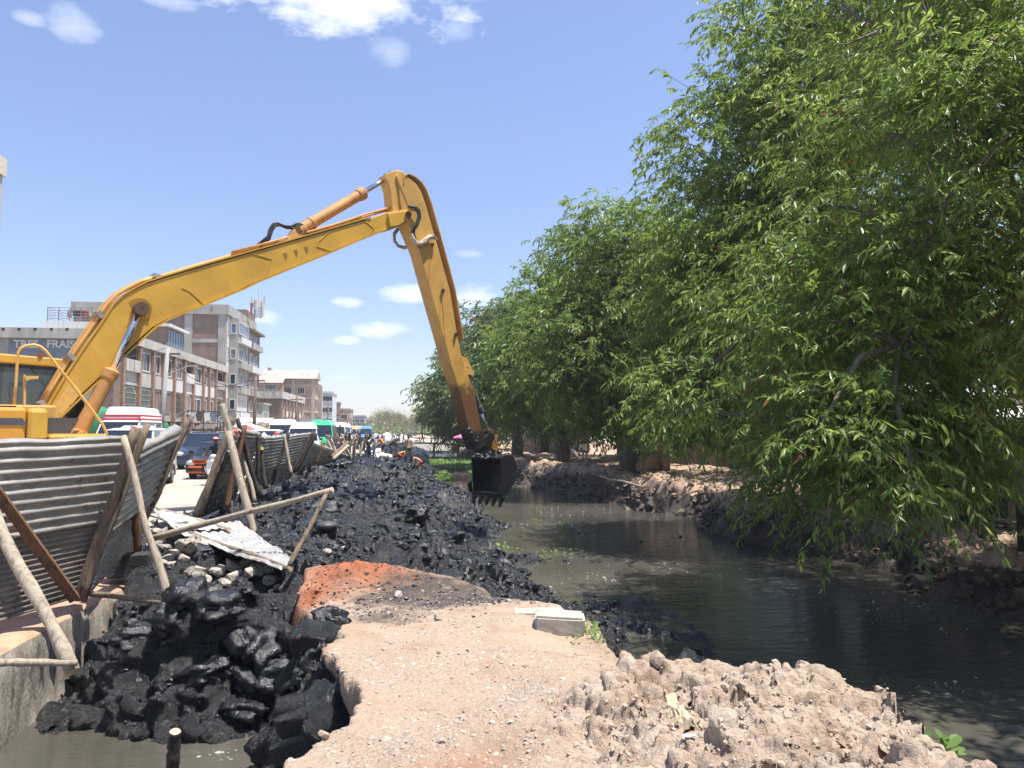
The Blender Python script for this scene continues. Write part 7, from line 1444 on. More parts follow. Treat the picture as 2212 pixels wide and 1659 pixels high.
for i, (px, Y_, c, c2, lab) in enumerate([(762, 98, Nv, Bk, 'person in navy by the far stakes'), (776, 84, Br, Gy, 'person in brown standing behind the stick pile'), (792, 100, W_, Nv, 'person in white before the blue minibus'), (818, 104, Rd, Bk, 'person in red under the white tent edge'), (826, 99, Gy, Bk, 'person in grey before the white tent'), (848, 103, W_, Br, 'person in white right of the white tent'), (862, 101, Nv, Gy, 'person in navy at the near end of the bridge'), (872, 106, Or, Nv, 'person in orange past the bridge end')]):
    person(lab, P_(px, Y_), Y_, -.02, R(160 + 37 * i), c, c2, group='people at the far market', feet={'L': (-.11, -.12, .075), 'R': (.11, .15, .075)})
# far bank people
x, y = P_(1264, 45), 45; person('person in white bending under the trees on the far bank', x, y, zr(x, y), R(150), W_, Gy, bend=.95, hands={'L': (-.2, .6, .4), 'R': (.2, .55, .4)}, group='people on the far bank', h=1.75)
x, y = P_(1248, 44), 44; person('person crouching beside the bending one on the far bank', x, y, zr(x, y), R(60), Gy, Br, pelvis=.45, bend=.7, feet={'L': (-.15, .3, .075), 'R': (.15, .3, .075)}, group='people on the far bank')
# white sacks by the workers
rr = random.Random(9); M_sack = mat('white_sack', (.68, .66, .61), .9, var=.2, scale=6, bump=.5, bscale=14)
for i, (px, py) in enumerate([(804, 984), (811, 988), (818, 983), (823, 992), (835, 994), (782, 978), (774, 984)]):
    x, y, z = at_mud(px, py); mb = MB(); mb.sphere((0, 0, .2), (.42, .30, .24), 12, 8); mb.v = [(a + .04 * math.sin(b_ * 14 + i), b_ + .03 * math.sin(a * 11 + i), max(0, c + .03 * math.sin(a * 9 + b_ * 8 + i))) for a, b_, c in mb.v]
    o = obj('sack', mb, M_sack, None, True, (x, y, z - .02), fix=False); o.rotation_euler = (0, 0, rr.uniform(0, 3)); tag(o, 'stuffed white sack lying on the mud among the workers', 'sack', 'white sacks on the mud')
# ------------------------------------------------------------- trees
def leaf_mat(name, c1, c2, c3, trans=.30, rough=.46):
    m = bpy.data.materials.new(name); nt, b, out = nodes(m); N = nt.nodes.new; L = nt.links.new
    a = N('ShaderNodeAttribute'); a.attribute_name = 'tone'; r = N('ShaderNodeValToRGB'); L(a.outputs['Fac'], r.inputs[0]); r.color_ramp.elements.new(.5); r.color_ramp.elements.new(.6)
    for e, (p, c) in zip(r.color_ramp.elements, ((0, c1), (.55, c2), (.97, c3), (.985, (.20, .075, .03)))): e.position = p; e.color = (*c, 1)
    L(r.outputs[0], b.inputs['Base Color']); b.inputs['Roughness'].default_value = rough; b.inputs['Specular IOR Level'].default_value = .42
    t = N('ShaderNodeBsdfTranslucent'); hs = N('ShaderNodeHueSaturation'); hs.inputs['Value'].default_value = 1.9; hs.inputs['Hue'].default_value = .485; L(r.outputs[0], hs.inputs['Color']); L(hs.outputs[0], t.inputs['Color'])
    mx = N('ShaderNodeMixShader'); mx.inputs[0].default_value = trans; L(b.outputs[0], mx.inputs[1]); L(t.outputs[0], mx.inputs[2]); L(mx.outputs[0], out.inputs[0]); return m
M_leaf = leaf_mat('willow_leaf', (.048, .090, .018), (.15, .235, .042), (.30, .37, .10), .44, .40); M_leaf2 = leaf_mat('distant_leaf', (.048, .090, .020), (.145, .225, .044), (.29, .36, .10), .44, .40); M_leafd = leaf_mat('dark_leaf', (.040, .074, .026), (.12, .175, .056), (.25, .31, .11), .40, .40)
M_bark = mat('grey_brown_bark', (.17, .14, .115), .92, var=.4, scale=3, stretch=(3, 3, .6), bump=.8, bscale=14)
def unit(v): return v / np.maximum(np.linalg.norm(v, axis=-1, keepdims=True), 1e-9)
def tree(name, label, base, lobes, clusters, twigs_per, leaves_per, leaf_len, twig_len, m, trunk_r, limbs=7, seed=1, droop=.55, segs=False, spread=.55, twig_geo=0, group='trees along the far bank', lean=(0, 0), inner=.5):
    r = np.random.default_rng(seed); base = np.array(base, float); root = thing(name, label, 'tree', tuple(base), 0, group)
    C = np.array([l[0] for l in lobes], float) - base; Rr = np.array([l[1] for l in lobes], float); vol = np.prod(Rr, 1) ** .6
    li = r.choice(len(lobes), clusters, p=vol / vol.sum()); d = unit(r.normal(size=(clusters, 3))); rad = inner + (1 - inner) * r.random(clusters) ** .55
    cc = C[li] + d * Rr[li] * rad[:, None]; outd = unit(d * np.array([1, 1, .55]) + .25 * r.normal(size=d.shape))
    # twigs round each cluster
    n = clusters * twigs_per; ci = np.repeat(np.arange(clusters), twigs_per); sig = spread * (.7 + .6 * r.random(clusters))
    ts = cc[ci] + r.normal(size=(n, 3)) * sig[ci][:, None] * np.array([1, 1, .55]); td = unit(outd[ci] * .8 + .75 * r.normal(size=(n, 3)) * np.array([1, 1, .5]) + np.array([0, 0, .12]))
    tl = twig_len * (.6 + .8 * r.random(n)); tone_c = r.random(clusters)
    k = leaves_per; t = (np.arange(k) + .5) / k; t = t[None, :] * np.ones((n, 1)) + r.normal(size=(n, k)) * .03
    sag = droop * tl[:, None] * t ** 2 * .9
    P = ts[:, None, :] + td[:, None, :] * (t * tl[:, None])[..., None]; P[..., 2] -= sag
    tang = unit(td[:, None, :] - np.array([0, 0, 1.0]) * (1.8 * droop * t)[..., None])
    side = unit(np.cross(tang, np.array([0, 0, 1.0]) + 0 * tang) + .35 * r.normal(size=tang.shape)); sg = np.where(np.arange(k) % 2 == 0, 1., -1.)[None, :, None]
    D = unit(tang * .75 + side * sg * .75 - np.array([0, 0, 1.0]) * (.25 + .45 * r.random((n, k)))[..., None] + .25 * r.normal(size=tang.shape))
    L = leaf_len * (.45 + .95 * r.random((n, k))); N_ = n * k
    P = P.reshape(-1, 3); D = D.reshape(-1, 3); L = L.reshape(-1, 1); S = unit(np.cross(D, unit(r.normal(size=(N_, 3)) * .55 + np.array([0, 0, 1.0])))); U = np.cross(S, D)
    wd = L * .125
    if segs:
        V = np.stack([P, P + D * L * .33 + S * wd - U * L * .02, P + D * L * .68 + S * wd * .8 - U * L * .07, P + D * L - U * L * .17, P + D * L * .68 - S * wd * .8 - U * L * .07, P + D * L * .33 - S * wd - U * L * .02], 1)
        F = np.array([(0, 1, 2), (0, 2, 3), (0, 3, 4), (0, 4, 5)])
    else:
        wd = wd * 1.25; V = np.stack([P, P + D * L * .5 + S * wd + U * wd * .4, P + D * L - U * L * .12, P + D * L * .5 - S * wd + U * wd * .4], 1); F = np.array([(0, 1, 2), (0, 2, 3)])
    kk = V.shape[1]; F = (F[None] + (np.arange(N_) * kk)[:, None, None]).reshape(-1, 3)
    tone = np.clip(.25 * tone_c[ci][:, None] + .35 * r.random((n, 1)) + .35 * r.random((n, k)), 0, .95); tone[r.random((n, k)) < .004] = 1.0; dead = r.random(n) < .004; tone[dead] = 1.0
    tone = np.repeat(tone.reshape(-1), kk)
    link('crown', npmesh('crown', V.reshape(-1, 3), F, m, False, {'tone': tone}), root)
    # trunk, limbs, branches
    tb = MB(); ctop = C[np.argmax(C[:, 2])]; h_t = max(1.6, min(C[:, 2].min() + 1.2, 4.0)); fork = np.array([lean[0], lean[1], h_t])
    tb.tube([(-.1 * lean[0], 0, -.6), (0, 0, 0), tuple(fork * .5 + np.array([.05, .03, 0])), tuple(fork)], [trunk_r * 1.5, trunk_r * 1.15, trunk_r, trunk_r * .9], 12, 0, False, .06, seed)
    obj('trunk', tb, M_bark, root, True, fix=False)
    bb = MB(); nodes_ = []
    order = np.argsort(-vol)[:limbs]
    for j, q in enumerate(order):
        e = C[q] + r.normal(size=3) * .3; mid1 = fork + (e - fork) * .35 + np.array([0, 0, .12 * np.linalg.norm(e - fork)]); mid2 = fork + (e - fork) * .7 + np.array([0, 0, .10 * np.linalg.norm(e - fork)]) + r.normal(size=3) * .2
        pl = [fork * .92, mid1, mid2, e]; bb.tube([tuple(p) for p in pl], [trunk_r * .62, trunk_r * .42, trunk_r * .28, trunk_r * .14], 8, 0, False, .05, seed + j)
        for u in np.linspace(.15, 1, 9): s_ = u * 3; i0 = min(2, int(s_)); nodes_.append((pl[i0] * (1 - (s_ - i0)) + pl[i0 + 1] * (s_ - i0), trunk_r * (.45 - .33 * u)))
    NP = np.array([p for p, _ in nodes_]); NR = [q for _, q in nodes_]
    for q in range(min(clusters, 170)):
        i0 = int(np.argmin(np.linalg.norm(NP - cc[q], axis=1))); a = NP[i0]; v = cc[q] - a; ln = np.linalg.norm(v)
        if ln < .2: continue
        m1 = a + v * .5 + np.array([0, 0, .10 * ln]) + r.normal(size=3) * .06 * ln; e = cc[q] + outd[q] * twig_len * .4
        bb.tube([tuple(a), tuple(m1), tuple(cc[q]), tuple(e)], [min(NR[i0] * .8, .035 + .012 * ln), .028 + .006 * ln, .018, .006], 5, 0, False)
    obj('branches', bb, M_bark, root, True, fix=False)
    if twig_geo:
        sel = r.choice(n, min(n, twig_geo), replace=False); a = ts[sel]; b1 = a + td[sel] * tl[sel][:, None] * .5; b1[:, 2] -= droop * tl[sel] * .25 * .9; c1 = a + td[sel] * tl[sel][:, None]; c1[:, 2] -= droop * tl[sel] * .9; st = cc[ci[sel]] * .5 + a * .5
        Vt = []; 
        for p_, w_ in ((st, .012), (a, .009), (b1, .006), (c1, .003)):
            for ang in (0, 2.1, 4.2): Vt.append(p_ + w_ * np.array([math.cos(ang), math.sin(ang), .3]))
        Vt = np.stack(Vt, 1); f = []
        for s_ in range(3):
            for j in range(3): f.append((s_ * 3 + j, s_ * 3 + (j + 1) % 3, s_ * 3 + 3 + (j + 1) % 3, s_ * 3 + 3 + j))
        F = (np.array(f)[None] + (np.arange(len(sel)) * 12)[:, None, None]).reshape(-1, 4); tag(link('twigs', npmesh('twigs', Vt.reshape(-1, 3), F, M_bark, True), root), kind='stuff')
    return root
tree('willow_tree', 'nearest broad willow leaved tree hanging over the dark water', (11.2, 12.0, zr(11.2, 12)), [((6.6, 10.6, 3.3), (1.7, 1.7, 1.5)), ((8.0, 11, 5.9), (2.4, 2.6, 2.2)), ((9.8, 12.5, 9.6), (3.0, 3.2, 3.0)), ((5.9, 9.6, 1.8), (1.3, 1.2, .9)), ((8.6, 9.4, 5.8), (2.4, 2.0, 2.2)), ((11, 10, 8.5), (3.2, 3.0, 3.6)), ((5.0, 12.8, 2.6), (1.1, 1.2, .6)), ((8.8, 9, 3.5), (1.5, 1.4, .8)), ((12, 13, 12), (3, 3, 2.5)), ((6.2, 11.4, 1.4), (1.4, 1.5, .8)), ((7.2, 12.8, 4.2), (1.8, 1.6, 1.3)), ((7.2, 11.0, 1.7), (1.3, 1.3, .9)), ((8.2, 10.8, 2.6), (1.1, 1.2, .9)), ((8.6, 11.2, 1.4), (.9, 1, .6)), ((6.6, 9.9, 2.8), (1.4, 1.0, 1.2)), ((7.3, 9.4, 3.9), (1.4, 1.0, 1.3))],
     760, 15, 15, .135, .62, M_leaf, .36, 12, 3, .42, True, .36, 4200)
tree('willow_tree', 'tall willow leaved tree behind the nearest one, filling the upper right', (11.8, 21.5, zr(11.8, 21.5)), [((9.9, 20.5, 5.0), (3.3, 3.2, 3.3)), ((9.8, 20.7, 9.4), (2.7, 3.0, 3.1)), ((11.4, 21, 13.0), (2.7, 3.2, 2.7)), ((8.0, 19.5, 5.2), (1.6, 1.8, 2.1)), ((13, 21, 9.5), (3.6, 4, 4.8)), ((8.0, 19.4, 2.7), (1.5, 1.6, 1.0)), ((13.4, 20, 14.5), (2.8, 3, 2.5)), ((9.6, 20, 7.2), (2.3, 2.4, 2.2))],
     680, 15, 15, .19, .75, M_leaf, .42, 8, 7, .55, False, .50, 2500)
tree('willow_tree', 'leafy tree with a dark trunk between the clay pipes and the sand bank', (10.25, 36.5, zr(10.25, 36.5)), [((9.9, 36, 6.2), (3.8, 3.8, 3.8)), ((9.6, 36, 10.0), (3.0, 3.4, 3.1)), ((7.4, 35, 5.2), (2.4, 2.8, 2.7)), ((11.6, 37, 8.8), (3.8, 4, 4)), ((10.9, 34.5, 3.2), (2.4, 2.2, 1.5))],
     560, 13, 13, .27, .9, M_leaf2, .46, 6, 9, .5, False, .58, 800)
tree('willow_tree', 'light green tree standing between two dark trunks on the bank', (9.4, 49, zr(9.4, 49)), [((9, 49, 6.0), (4.2, 4, 4.0)), ((8, 48.5, 9.4), (3.0, 3.4, 2.8)), ((6.9, 48, 5.4), (2.6, 3, 2.8)), ((11, 49, 8), (4, 4, 4))], 440, 12, 12, .33, 1.0, M_leaf2, .40, 5, 12, .45, False, .65, 0)
tree('willow_tree', 'tree with a pale trunk seen right of the bucket arm', (8.25, 63, zr(8.25, 63)), [((8.0, 62, 6.8), (4.4, 4.4, 4.0)), ((7.2, 61, 9.4), (3.1, 3.3, 2.7)), ((5.9, 60, 5.8), (2.6, 2.8, 2.8))], 360, 12, 11, .40, 1.1, M_leafd, .44, 5, 15, .4, False, .75, 0)
tree('willow_tree', 'dark rounded tree at the end of the row beside the bridge', (6.8, 86, zr(6.8, 86)), [((6.2, 85, 5.8), (4.8, 5, 4.4)), ((4.0, 84, 4.6), (2.7, 3.2, 3.0)), ((6.6, 86, 9.6), (2.9, 3, 2.5)), ((7.5, 80, 4.6), (3.2, 3.2, 3.4))], 380, 12, 11, .48, 1.2, M_leafd, .45, 5, 18, .35, False, .8, 0)
tree('willow_tree', 'farthest dark tree just showing behind the row', (9.5, 108, zr(9.5, 108)), [((9, 108, 6), (6, 5, 5)), ((6, 106, 5), (4, 4, 4))], 220, 10, 10, .65, 1.4, M_leafd, .4, 4, 21, .3, False, 1.0, 0)
tree('willow_tree', 'tree standing outside the view on the right whose shade falls on the water', (12.0, 2.0, zr(12, 5)), [((9.6, 2.5, 6.5), (2.2, 3.0, 2.4)), ((11, 0, 9), (3, 3, 3)), ((9.8, -1.5, 6), (2.2, 2.6, 2.4)), ((13, 3, 9), (3, 3, 3)), ((8.0, 2.6, 8.6), (1.8, 2.0, 1.7)), ((8.2, 4.4, 9.0), (2.4, 1.8, 1.9))], 260, 12, 12, .26, .8, M_leaf, .4, 6, 33, .45, False, .55, 0)
tree('willow_tree', 'shaded tree behind the sheds on the right bank', (19, 33, zr(19, 33)), [((18.5, 32, 6), (5, 4.5, 5)), ((17, 30, 9), (4, 4, 3.5)), ((21, 33, 9), (4, 4, 4))], 220, 12, 11, .32, 1.0, M_leafd, .4, 4, 24, .4, False, .8, 0)
tree('willow_tree', 'bushy tree filling the gap between the sheds and the trunk', (16.5, 47, zr(16.5, 47)), [((16, 46, 4.5), (4.5, 4, 4)), ((19, 50, 7), (5, 5, 5)), ((14, 56, 5), (4, 4, 4.5))], 220, 11, 11, .4, 1.1, M_leafd, .4, 4, 27, .4, False, .9, 0)
# bare crowned trees beyond the bridge
def bare_tree(label, base, h, w, seed):
    root = thing('bare_tree', label, 'tree', base, 0, 'bare trees beyond the bridge'); r = random.Random(seed); tb = MB(); bb = MB(); tips = []
    tb.tube([(0, 0, -.2), (0, 0, h * .22)], [.28, .22], 8); obj('trunk', tb, M_bark, root, True, fix=False)
    def grow(p, d, ln, rad, lev):
        e = p + d * ln; m_ = p + d * ln * .5 + Vector((r.uniform(-.1, .1), r.uniform(-.1, .1), .06)) * ln; bb.tube([p, m_, e], [rad, rad * .8, rad * .6], 5, 0, False)
        if lev == 0: tips.append(e); return
        for k in range(3 if lev > 1 else 4):
            nd = (d + Vector((r.uniform(-.75, .75), r.uniform(-.75, .75), r.uniform(-.1, .5)))).normalized(); grow(e, nd, ln * r.uniform(.62, .85), rad * .62, lev - 1); tips.append(e)
    for k in range(7): a = 6.28 * k / 7; grow(Vector((0, 0, h * .2)), Vector((math.cos(a) * .8 * w / h, math.sin(a) * .8 * w / h, .9)).normalized(), h * .30, .11, 3)
    obj('branches', bb, mat('pale_bark', (.30, .26, .22), .9), root, True, fix=False)
    T = np.array([tuple(t) for t in tips]); rg = np.random.default_rng(seed); n = 5200; P = T[rg.integers(0, len(T), n)] + rg.normal(size=(n, 3)) * .42; D = unit(rg.normal(size=(n, 3))); S = unit(np.cross(D, rg.normal(size=(n, 3)))); L = .16 + .12 * rg.random((n, 1))
    V = np.stack([P, P + D * L * .5 + S * L * .22, P + D * L, P + D * L * .5 - S * L * .22], 1).reshape(-1, 3); F = (np.array([(0, 1, 2), (0, 2, 3)])[None] + (np.arange(n) * 4)[:, None, None]).reshape(-1, 3)
    link('crown', npmesh('crown', V, F, M_sage, False, {'tone': np.repeat(rg.random(n) * .9, 4)}), root)
M_sage = leaf_mat('sage_leaf', (.16, .16, .09), (.22, .22, .13), (.30, .29, .19), .3, .6)
p = PY(836, 930, 150); bare_tree('thin grey green tree behind the white tent', (p.x, 150, -.05), 5.8, 5.5, 3)
p = PY(886, 930, 165); bare_tree('second thin grey green tree behind the bridge', (p.x, 165, -.05), 5.4, 5.0, 8)
# far wood along the horizon
r = np.random.default_rng(5); n = 9000; xs = r.uniform(-30, 140, n); ys = r.uniform(230, 330, n); hh = 3.2 + 2.0 * vnoise(xs * .12, ys * 0, 4); P = np.stack([xs, ys, r.random(n) * hh], 1); D = unit(r.normal(size=(n, 3))); S = unit(np.cross(D, r.normal(size=(n, 3)))); L = 1.0 + 1.0 * r.random((n, 1))
V = np.stack([P, P + D * L * .5 + S * L * .3, P + D * L, P + D * L * .5 - S * L * .3], 1).reshape(-1, 3); F = (np.array([(0, 1, 2), (0, 2, 3)])[None] + (np.arange(n) * 4)[:, None, None]).reshape(-1, 3)
tag(link('distant_trees', npmesh('distant_trees', V, F, M_leafd, False, {'tone': np.repeat(r.random(n) * .9, 4)})), kind='stuff')
# ------------------------------------------------------------- bridge, right bank things, floating plants, litter
br = thing('footbridge', 'low arched footbridge with pale rails crossing the canal', 'bridge', (-4.8, 86, -.2)); M_brw = mat('bridge_timber', (.30, .25, .20), .9, var=.3, scale=3); M_rail2 = mat('pale_rail', (.55, .47, .40), .8, var=.2)
def bz(t): return .35 + .62 * math.sin(math.pi * min(1, .10 + t * .9)) - .45 * t
n = 22; Lb = 13.5
dk_ = MB(); vs = []
for i in range(n):
    t = i / (n - 1)
    for y in (0, 1.6):
        for z in (bz(t), bz(t) - .16): vs.append((Lb * t, y, z))
fs = []
for i in range(n - 1): a = i * 4; b_ = a + 4; fs += [(a, b_, b_ + 2, a + 2), (a + 1, a + 3, b_ + 3, b_ + 1), (a, a + 1, b_ + 1, b_), (a + 2, b_ + 2, b_ + 3, a + 3)]
dk_.add(vs, fs); obj('deck', dk_, M_brw, br)
for y in (.04, 1.56):
    for dz in (.5, .98): obj('handrail', MB().tube([(Lb * i / (n - 1), y, bz(i / (n - 1)) + dz) for i in range(n)], .04, 6), M_rail2, br, True)
    for i in range(0, n, 2): t = i / (n - 1); obj('baluster', MB().box((Lb * t, y, bz(t) + .5), (.07, .07, 1.0)), M_rail2, br)
for t in (.12, .3, .5, .7, .88):
    obj('bridge_post', MB().box((Lb * t, .8, bz(t) / 2 - .9), (.22, 1.2, bz(t) + 1.5)), M_brw, br)
person('person in red walking over the footbridge', -4.8 + Lb * .40, 86.7, -.2 + bz(.40), R(-90), Rd, Bk, group='people on the footbridge', feet={'L': (-.1, -.15, .075), 'R': (.1, .18, .075)})
# right bank sheds and fences
M_plank = mat('grey_plank', (.23, .19, .15), .9, var=.35, scale=2, stretch=(4, 4, .5)); M_shed = mat('dark_shed_board', (.060, .050, .043), .9, var=.4, scale=2, stretch=(3, 3, .6)); M_roofw = mat('pale_tin', (.66, .64, .60), .5, var=.2)  # tin roofs share one pale base tone
def plank_fence(label, x0, y0, x1, y1, h, group='board fences on the far bank'):
    a, b_ = Vector((x0, y0, zr(x0, y0) - .05)), Vector((x1, y1, zr(x1, y1) - .05)); L_ = (b_ - a).length; o = thing('board_fence', label, 'fence', tuple(a), 0, group); n = int(L_ / .24); rr = random.Random(int(L_ * 7)); d = (b_ - a) / n; ex = d.normalized(); ang = math.atan2(ex.y, ex.x); Mz = Matrix.Rotation(ang, 3, 'Z')
    base_me = MB().box((0, 0, .5), (.21, .025, 1.0)).mesh('plank', M_plank)
    for i in range(n):
        p = link('plank', base_me, o, d * (i + .5)); p.rotation_euler = (rr.uniform(-.02, .02), rr.uniform(-.03, .03), ang); p.scale = (1, 1, h * rr.uniform(.9, 1.06))
    for z in (h * .3, h * .75): obj('rail', MB().box((b_ - a) / 2 + Mz @ Vector((0, .045, z)), (L_, .05, .08), Mz), M_plank, o)
plank_fence('grey board fence behind the bending pair on the far bank', 12.4, 47, 16.6, 41, 2.0); plank_fence('low board fence beyond the pale trunk', 9.8, 74, 12.6, 60, 1.7); plank_fence('grey board fence behind the clay pipes', 15.8, 40, 17.2, 31, 1.9)
def shed(label, x0, x1, y0, y1, h, m, roofm, name='shed', over=.4, win=True):
    o = thing(name, label, 'shed', (x0, y0, zr(x0, y0) - .1), 0, 'sheds on the far bank'); w, d = x1 - x0, y1 - y0; obj('wall', MB().lohi((0, 0, 0), (w, d, h)), m, o, fix=False)
    obj('roof', MB().add([(-over, -over, h + .02), (w + over, -over, h + .02), (w + over, d + over, h + .5), (-over, d + over, h + .5), (-over, -over, h + .1), (w + over, -over, h + .1), (w + over, d + over, h + .58), (-over, d + over, h + .58)], [(0, 3, 2, 1), (4, 5, 6, 7), (0, 1, 5, 4), (1, 2, 6, 5), (2, 3, 7, 6), (3, 0, 4, 7)]), roofm, o)
    if win: obj('door', MB().box((-.012, d * .35, .95), (.03, .9, 1.9)), M_plank, o); obj('shutter', MB().box((-.012, d * .7, 1.2), (.03, .9, .8)), M_plank, o)
    n = int(d / .6)
    for i in range(n + 1): obj('batten', MB().box((-.02, d * i / n, h / 2), (.04, .06, h)), m, o)
shed('dark plank shed with a pale tin roof at the right edge', 11.8, 17, 14.2, 19.5, 2.25, M_shed, M_roofw)
shed('shed with a pale wall hidden among the near trees', 16.8, 22, 25, 31, 3.2, M_cwhite, M_roofw)
shed('brown shed behind the dark trunk', 16, 21, 52, 60, 2.6, M_plank, M_cgrey); shed('low shack under the far trees', 11, 15, 66, 74, 2.3, M_shed, M_roofw)
# railing by the shed
rf_ = thing('rail_fence', 'low dark rail fence on the bank before the plank shed', 'fence', (10.6, 12.5, zr(10.6, 12.5)))
for i in range(6): obj('fence_post', MB().box((.25 * i, 1.3 * i, .5), (.08, .08, 1.1)), M_shed, rf_)
for z in (.45, .9): obj('fence_rail', MB().tube([(0, 0, z), (1.25, 6.5, z)], .035, 6), M_plank, rf_)
# clay pipes
M_clayp = mat('clay_pipe', (.46, .27, .16), .85, var=.25, scale=4)
def pipe(label, px, py, Y_, ang, r_=.21, L_=.9):
    x = P_(px, Y_); z = PY(px, py, Y_).z; k = 18; mb = MB(); d = Vector((math.cos(ang), math.sin(ang), 0)); a = Vector((0, 0, 0)); e1 = Vector((-math.sin(ang), math.cos(ang), 0)); e2 = Vector((0, 0, 1))
    lo = [[a + d * t + (e1 * math.cos(6.283 * i / k) + e2 * math.sin(6.283 * i / k)) * rr_ for i in range(k)] for t, rr_ in ((0, r_), (L_, r_), (L_, r_ * .78), (0, r_ * .78))]
    mb.add([p for l in lo for p in l], [(j * k + i, j * k + (i + 1) % k, ((j + 1) % 4) * k + (i + 1) % k, ((j + 1) % 4) * k + i) for j in range(4) for i in range(k)]); o = obj('clay_pipe', mb, M_clayp, None, True, (x, Y_, z)); return tag(o, label, 'pipe', 'clay pipes under the tree')
z0 = zr(P_(1380, 35), 35) + .2
def pz(px, py): return 35
pipe('upper clay pipe lying across the small stack', 1385, 994, 35.0, .35, .24, 1.3); pipe('lower left clay pipe of the small stack', 1378, 1008, 34.9, .3, .22, 1.1); pipe('lower right clay pipe of the small stack', 1402, 1008, 35.3, .5, .22, 1.0)
o = pipe('single clay pipe standing upright beside the stack', 1436, 1003, 35.2, 0, .23, .7); o.rotation_euler = (0, R(-90), 0); o.location.z -= .3
pole(PZ(1395, 1040, -.25), PZ(1480, 1046, -.2), .05, 'pale pole lying on the far bank lip', M_woodp, name='pole', group='poles lying on the far bank', seed=71, n=6); pole(PZ(1295, 1028, -.2), PZ(1390, 1052, -.28), .05, 'second pale pole lying askew on the far bank lip', M_woodp, name='pole', group='poles lying on the far bank', seed=72, n=6)
pole(PZ(1560, 1060, -.22), PZ(1620, 1046, -.2), .05, 'brown pole lying under the hanging leaves', M_wood, name='pole', group='poles lying on the far bank', seed=73, n=6)
# water hyacinth carpet and loose plants
M_hy = leaf_mat('hyacinth_leaf', (.09, .16, .035), (.15, .24, .06), (.24, .34, .10), .3, .5)
def leafpatch(name, P, L0, seed, kind='stuff', up=.5):
    r = np.random.default_rng(seed); n = len(P); D = unit(np.concatenate([r.normal(size=(n, 2)), np.abs(r.normal(size=(n, 1))) * up + .15], 1)); S = unit(np.cross(D, np.array([0, 0, 1.0]))); L = L0 * (.6 + .8 * r.random((n, 1)))
    V = np.stack([P, P + D * L * .45 + S * L * .32, P + D * L * .85 + S * L * .28, P + D * L, P + D * L * .85 - S * L * .28, P + D * L * .45 - S * L * .32], 1).reshape(-1, 3); F = (np.array([(0, 1, 2), (0, 2, 3), (0, 3, 4), (0, 4, 5)])[None] + (np.arange(n) * 6)[:, None, None]).reshape(-1, 3)
    return tag(link(name, npmesh(name, V, F, M_hy, False, {'tone': np.repeat(r.random(n) * .92, 6)})), kind=kind)
r = np.random.default_rng(3); P = []
for _ in range(90000):
    y = r.uniform(46, 85.5); x = r.uniform(.4, 5.2); e = np.interp(y, edge_y, edge_x)
    q_ = fbm(np.array([x * .35]), np.array([y * .16]), 3, 8)[0]
    main = y > 63 + 2 * math.sin(x * 1.3) and q_ > -.62; leftp = (abs(y - 52) < 4.5 and x < 2.5 + q_); rightp = (x > e - 1.5 + q_ and 50 < y < 63)
    if (main or leftp or rightp) and len(P) < 15000: P.append((x, y, WZ + .02))
leafpatch('water_hyacinth', np.array(P), .24, 4)
for i, (px, py, k) in enumerate([(1085, 1178, 40), (962, 1152, 70), (945, 1160, 40), (1190, 1195, 40), (1180, 1205, 30), (1235, 1190, 28), (1220, 1195, 20), (1275, 1148, 26), (1215, 1133, 36), (1160, 1125, 22), (1040, 1098, 16), (1240, 1310, 50), (1100, 1185, 30)]):
    p = PZ(px, py, WZ); zz = max(WZ, zbank(p.x, p.y)); p = PZ(px, py, zz); rg = np.random.default_rng(i + 50); Pp_ = np.array(p)[None] + rg.normal(size=(k, 3)) * np.array([.12, .18, .0]) + np.array([0, 0, .01]); Pp_ = Pp_[::2]; me_ = leafpatch('floating_plant', Pp_, .085, i + 60, None)
    tag(me_, ['small green plant tuft afloat near the mud edge', 'green weed tuft growing on the black mud slope', 'thin green weed beside the larger tuft on the mud', 'green plant tuft drifting in mid canal', 'smaller plant tuft drifting nearer in mid canal', 'plant tuft drifting right of the mid canal pair', 'tiny plant tuft left of the drifting pair', 'dark plant tuft drifting in the tree shade', 'yellow green plant tuft drifting below the bucket', 'thin line of drifting leaves below the bucket', 'tiny plant tuft at the mud edge below the bucket', 'weed tuft at the mud edge above the concrete slabs', 'second plant tuft near the mud edge'][i], 'plant', 'plant tufts on the canal', 'stuff')
P = []; c0 = PZ(1310, 1392, -.1); rg = np.random.default_rng(9)
for k in range(420): x, y = c0.x + rg.normal() * .17, c0.y + rg.normal() * .28; P.append((x, y, zbank(x, y) + .01))
wd_ = leafpatch('weed_patch', np.array(P), .035, 12); 
# bits on the water
r = np.random.default_rng(31); n = 5200; P = []
while len(P) < 1900:
    y = 6.5 * (60 / 6.5) ** r.random(); x = r.uniform(1.5, 10); 
    if x > np.interp(y, edge_y, edge_x) - .4: continue
    band = fbm(np.array([x * .35 + 3]), np.array([y * .8]), 3, 12)[0]
    if band > -.05 + .35 * r.random(): P.append((x, y, WZ + .004))
P = np.array(P); S = np.clip(r.gamma(1.2, .007, len(P)) + .004, .004, .045) * (.65 + P[:, 1] / 110); scatter_blobs('floating_flecks', P, S, mat('pale_flecks', (.42, .41, .36), .7, var=.4, scale=20), .3, False, 11, .35)
P = []
while len(P) < 900:
    x, y = r.uniform(-3.9, -.8), r.uniform(4.6, 8.0)
    if zbank(x, y) < WZ - .02 and fbm(np.array([x * 1.1]), np.array([y * 1.4]), 3, 15)[0] > -.12: P.append((x, y, WZ + .003))
P = np.array(P); scatter_blobs('pool_scum', P, np.clip(r.gamma(1.3, .004, len(P)) + .003, .003, .03), mat('scum', (.33, .31, .26), .8, var=.4, scale=30), .3, False, 13, .3)
